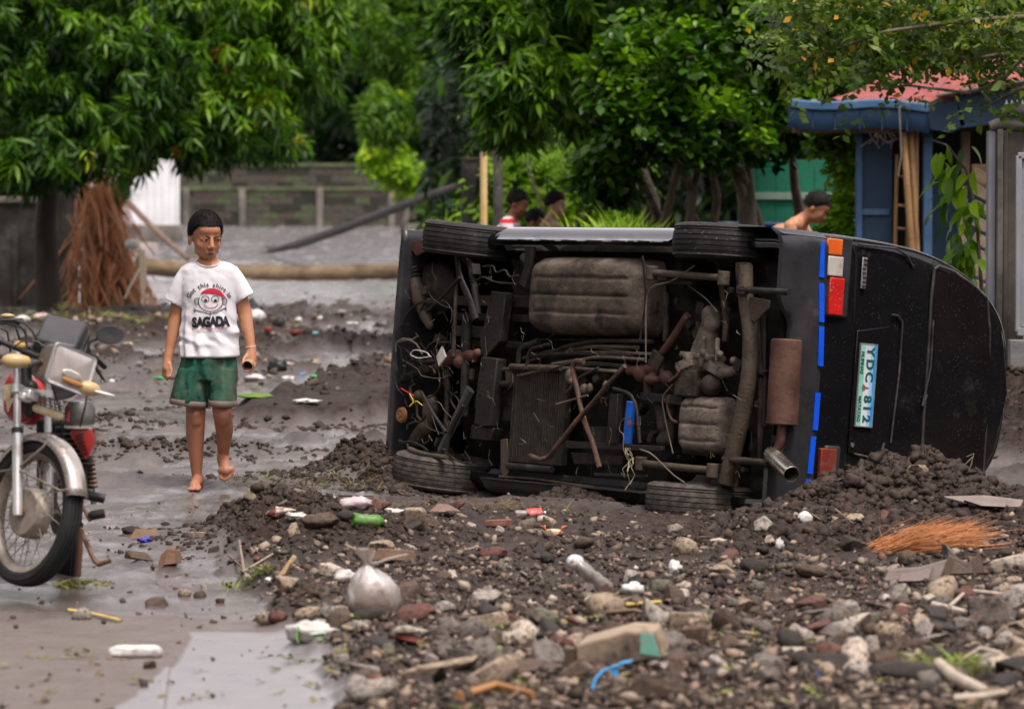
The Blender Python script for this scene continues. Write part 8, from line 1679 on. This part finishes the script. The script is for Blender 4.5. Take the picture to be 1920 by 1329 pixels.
# engine, leg guard, shock, exhaust
b = MB(); c_ = k(150, 775, .35); b.lathe(c_ + Vector((0, 0, -.05)), (0, 0, 1), [(0, 0), (.055, 0), (.062, .015), (.062, .07), (.045, .10), (0, .105)], 28); part('grey_housing', b, bgry, bike, 40)
part('grey_housing_band', MB().cyl(c_ + Vector((0, 0, -.058)), c_ + Vector((0, 0, -.048)), .066, n=28), silv, bike, 35)
part('side_cover', MB().prism([k(128, 770, .3), k(146, 775, .3), (k(142, 795, .3)), k(122, 790, .3)], (0, .1, 0)), bred, bike, 35, .004)
gd = part('leg_guard', MB().prism([k(132, 806, .3), k(172, 802, .3), k(176, 830, .3), k(166, 858, .3), k(158, 862, .3), k(146, 838, .3), k(132, 818, .3)], (0, .12, 0)), bred, bike, 35, .006)
for q in range(6): part('guard_slot', MB().box(k(148 + q*2.2, 815 + q*7, .292), (.032, .008, .006), Matrix.Rotation(-.25, 3, 'Y')), bblk, gd, 30)
eb_ = part('engine_block', MB().box(k(120, 850, .55), (.20, .25, .30)), bblk, bike, 35, .02)
fns = MB()
for q in range(7): part('cooling_fin', MB().box(k(140, 812 + q*9, .45), (.16, .14, .006)), bgry, eb_, 30)
s0_, s1_ = k(165, 855, .55), k(172, 915, .55); b = MB()
hel = [s0_.lerp(s1_, q/90) + Vector((math.cos(q*.52), math.sin(q*.52), 0))*.022 for q in range(91)]; b.tube(hel, .0055, 6); part('shock_spring', b, brust, bike, 60); bt('shock_body', [s0_, s1_, s1_.lerp(s0_, -.5)], .012, bgry, 10); bt('shock_body', [k(150, 920, .55), k(174, 925, .55)], .03, bblk, 12)
for (a_, c_, e_) in (((165, 930), (196, 935), .3), ((165, 966), (196, 962), .25)): bt('foot_peg', [k(*a_, e_), k(a_[0]+8, a_[1], e_), k(*c_, e_)], [.010, .020, .019], bblk, 12)
bt('pedal_arm', [k(150, 940, .3), k(168, 975, .3), k(196, 960, .25)], .008, brust, 8)
bt('side_stand', [k(150, 990, .35), k(163, 1020, .3), k(178, 1052, .25), k(184, 1058, .22), k(208, 1050, .22)], .010, brust, 9)
bt('centre_stand', [k(148, 985, .6), k(150, 1030, .6), k(146, 1080, .62)], .013, brust, 9); bt('frame_tube', [k(110, 800, .4), k(120, 900, .45), k(130, 960, .5), k(150, 985, .6)], .016, bblk, 10); bt('exhaust', [k(100, 880, .3), k(96, 940, .4), k(110, 990, .7), k(125, 1000, 1.1)], [.02, .024, .035], bgry, 14)
bt('seat', [k(70, 700, .7), k(85, 715, 1.0), k(100, 730, 1.35)], [.09, .12, .11], bblk, 16, flat=.45)
rw = bwheel(k(132, 1000, 1.02), Vector((-1, -.10, .10)).normalized(), None); bt('swing_arm', [k(130, 985, .5), k(134, 1000, 1.0)], .016, bgry, 10)
part('rear_mudguard', MB().tube([k(100, 900, 1.0), k(120, 860, 1.1), k(135, 850, 1.3)], .05, 10, flat=.5), bblk, bike, 60)
# handlebar of the next motorcycle, just inside the frame at the far left
b2 = thing('handlebar_end', 'dark handlebar and cables of another parked machine at the left edge', 'handlebar', tuple(P(-30, 640, 19))); 
for pts, r0 in (([(-40, 602), (-5, 596), (18, 598), (38, 604)], .014), ([(-30, 612), (5, 604), (30, 612), (38, 640), (34, 670)], .007), ([(-30, 640), (-6, 610), (14, 622), (20, 660)], .006), ([(10, 600), (40, 612), (56, 640), (60, 668)], .005)): part('bar', MB().tube([P(a_, c_, 19) - b2.location for a_, c_ in pts], r0, 8), bblk, b2, 60)
part('grip_lens', MB().ell(P(14, 592, 19) - b2.location, (.035, .02, .012), None, 12, 8), ambp, b2, 60)
part('stem', MB().tube([P(-60, 660, 19) - b2.location, P(-62, 800, 19) - b2.location, P(-62, 985, 19) - b2.location], .02, 8), bblk, b2, 60)
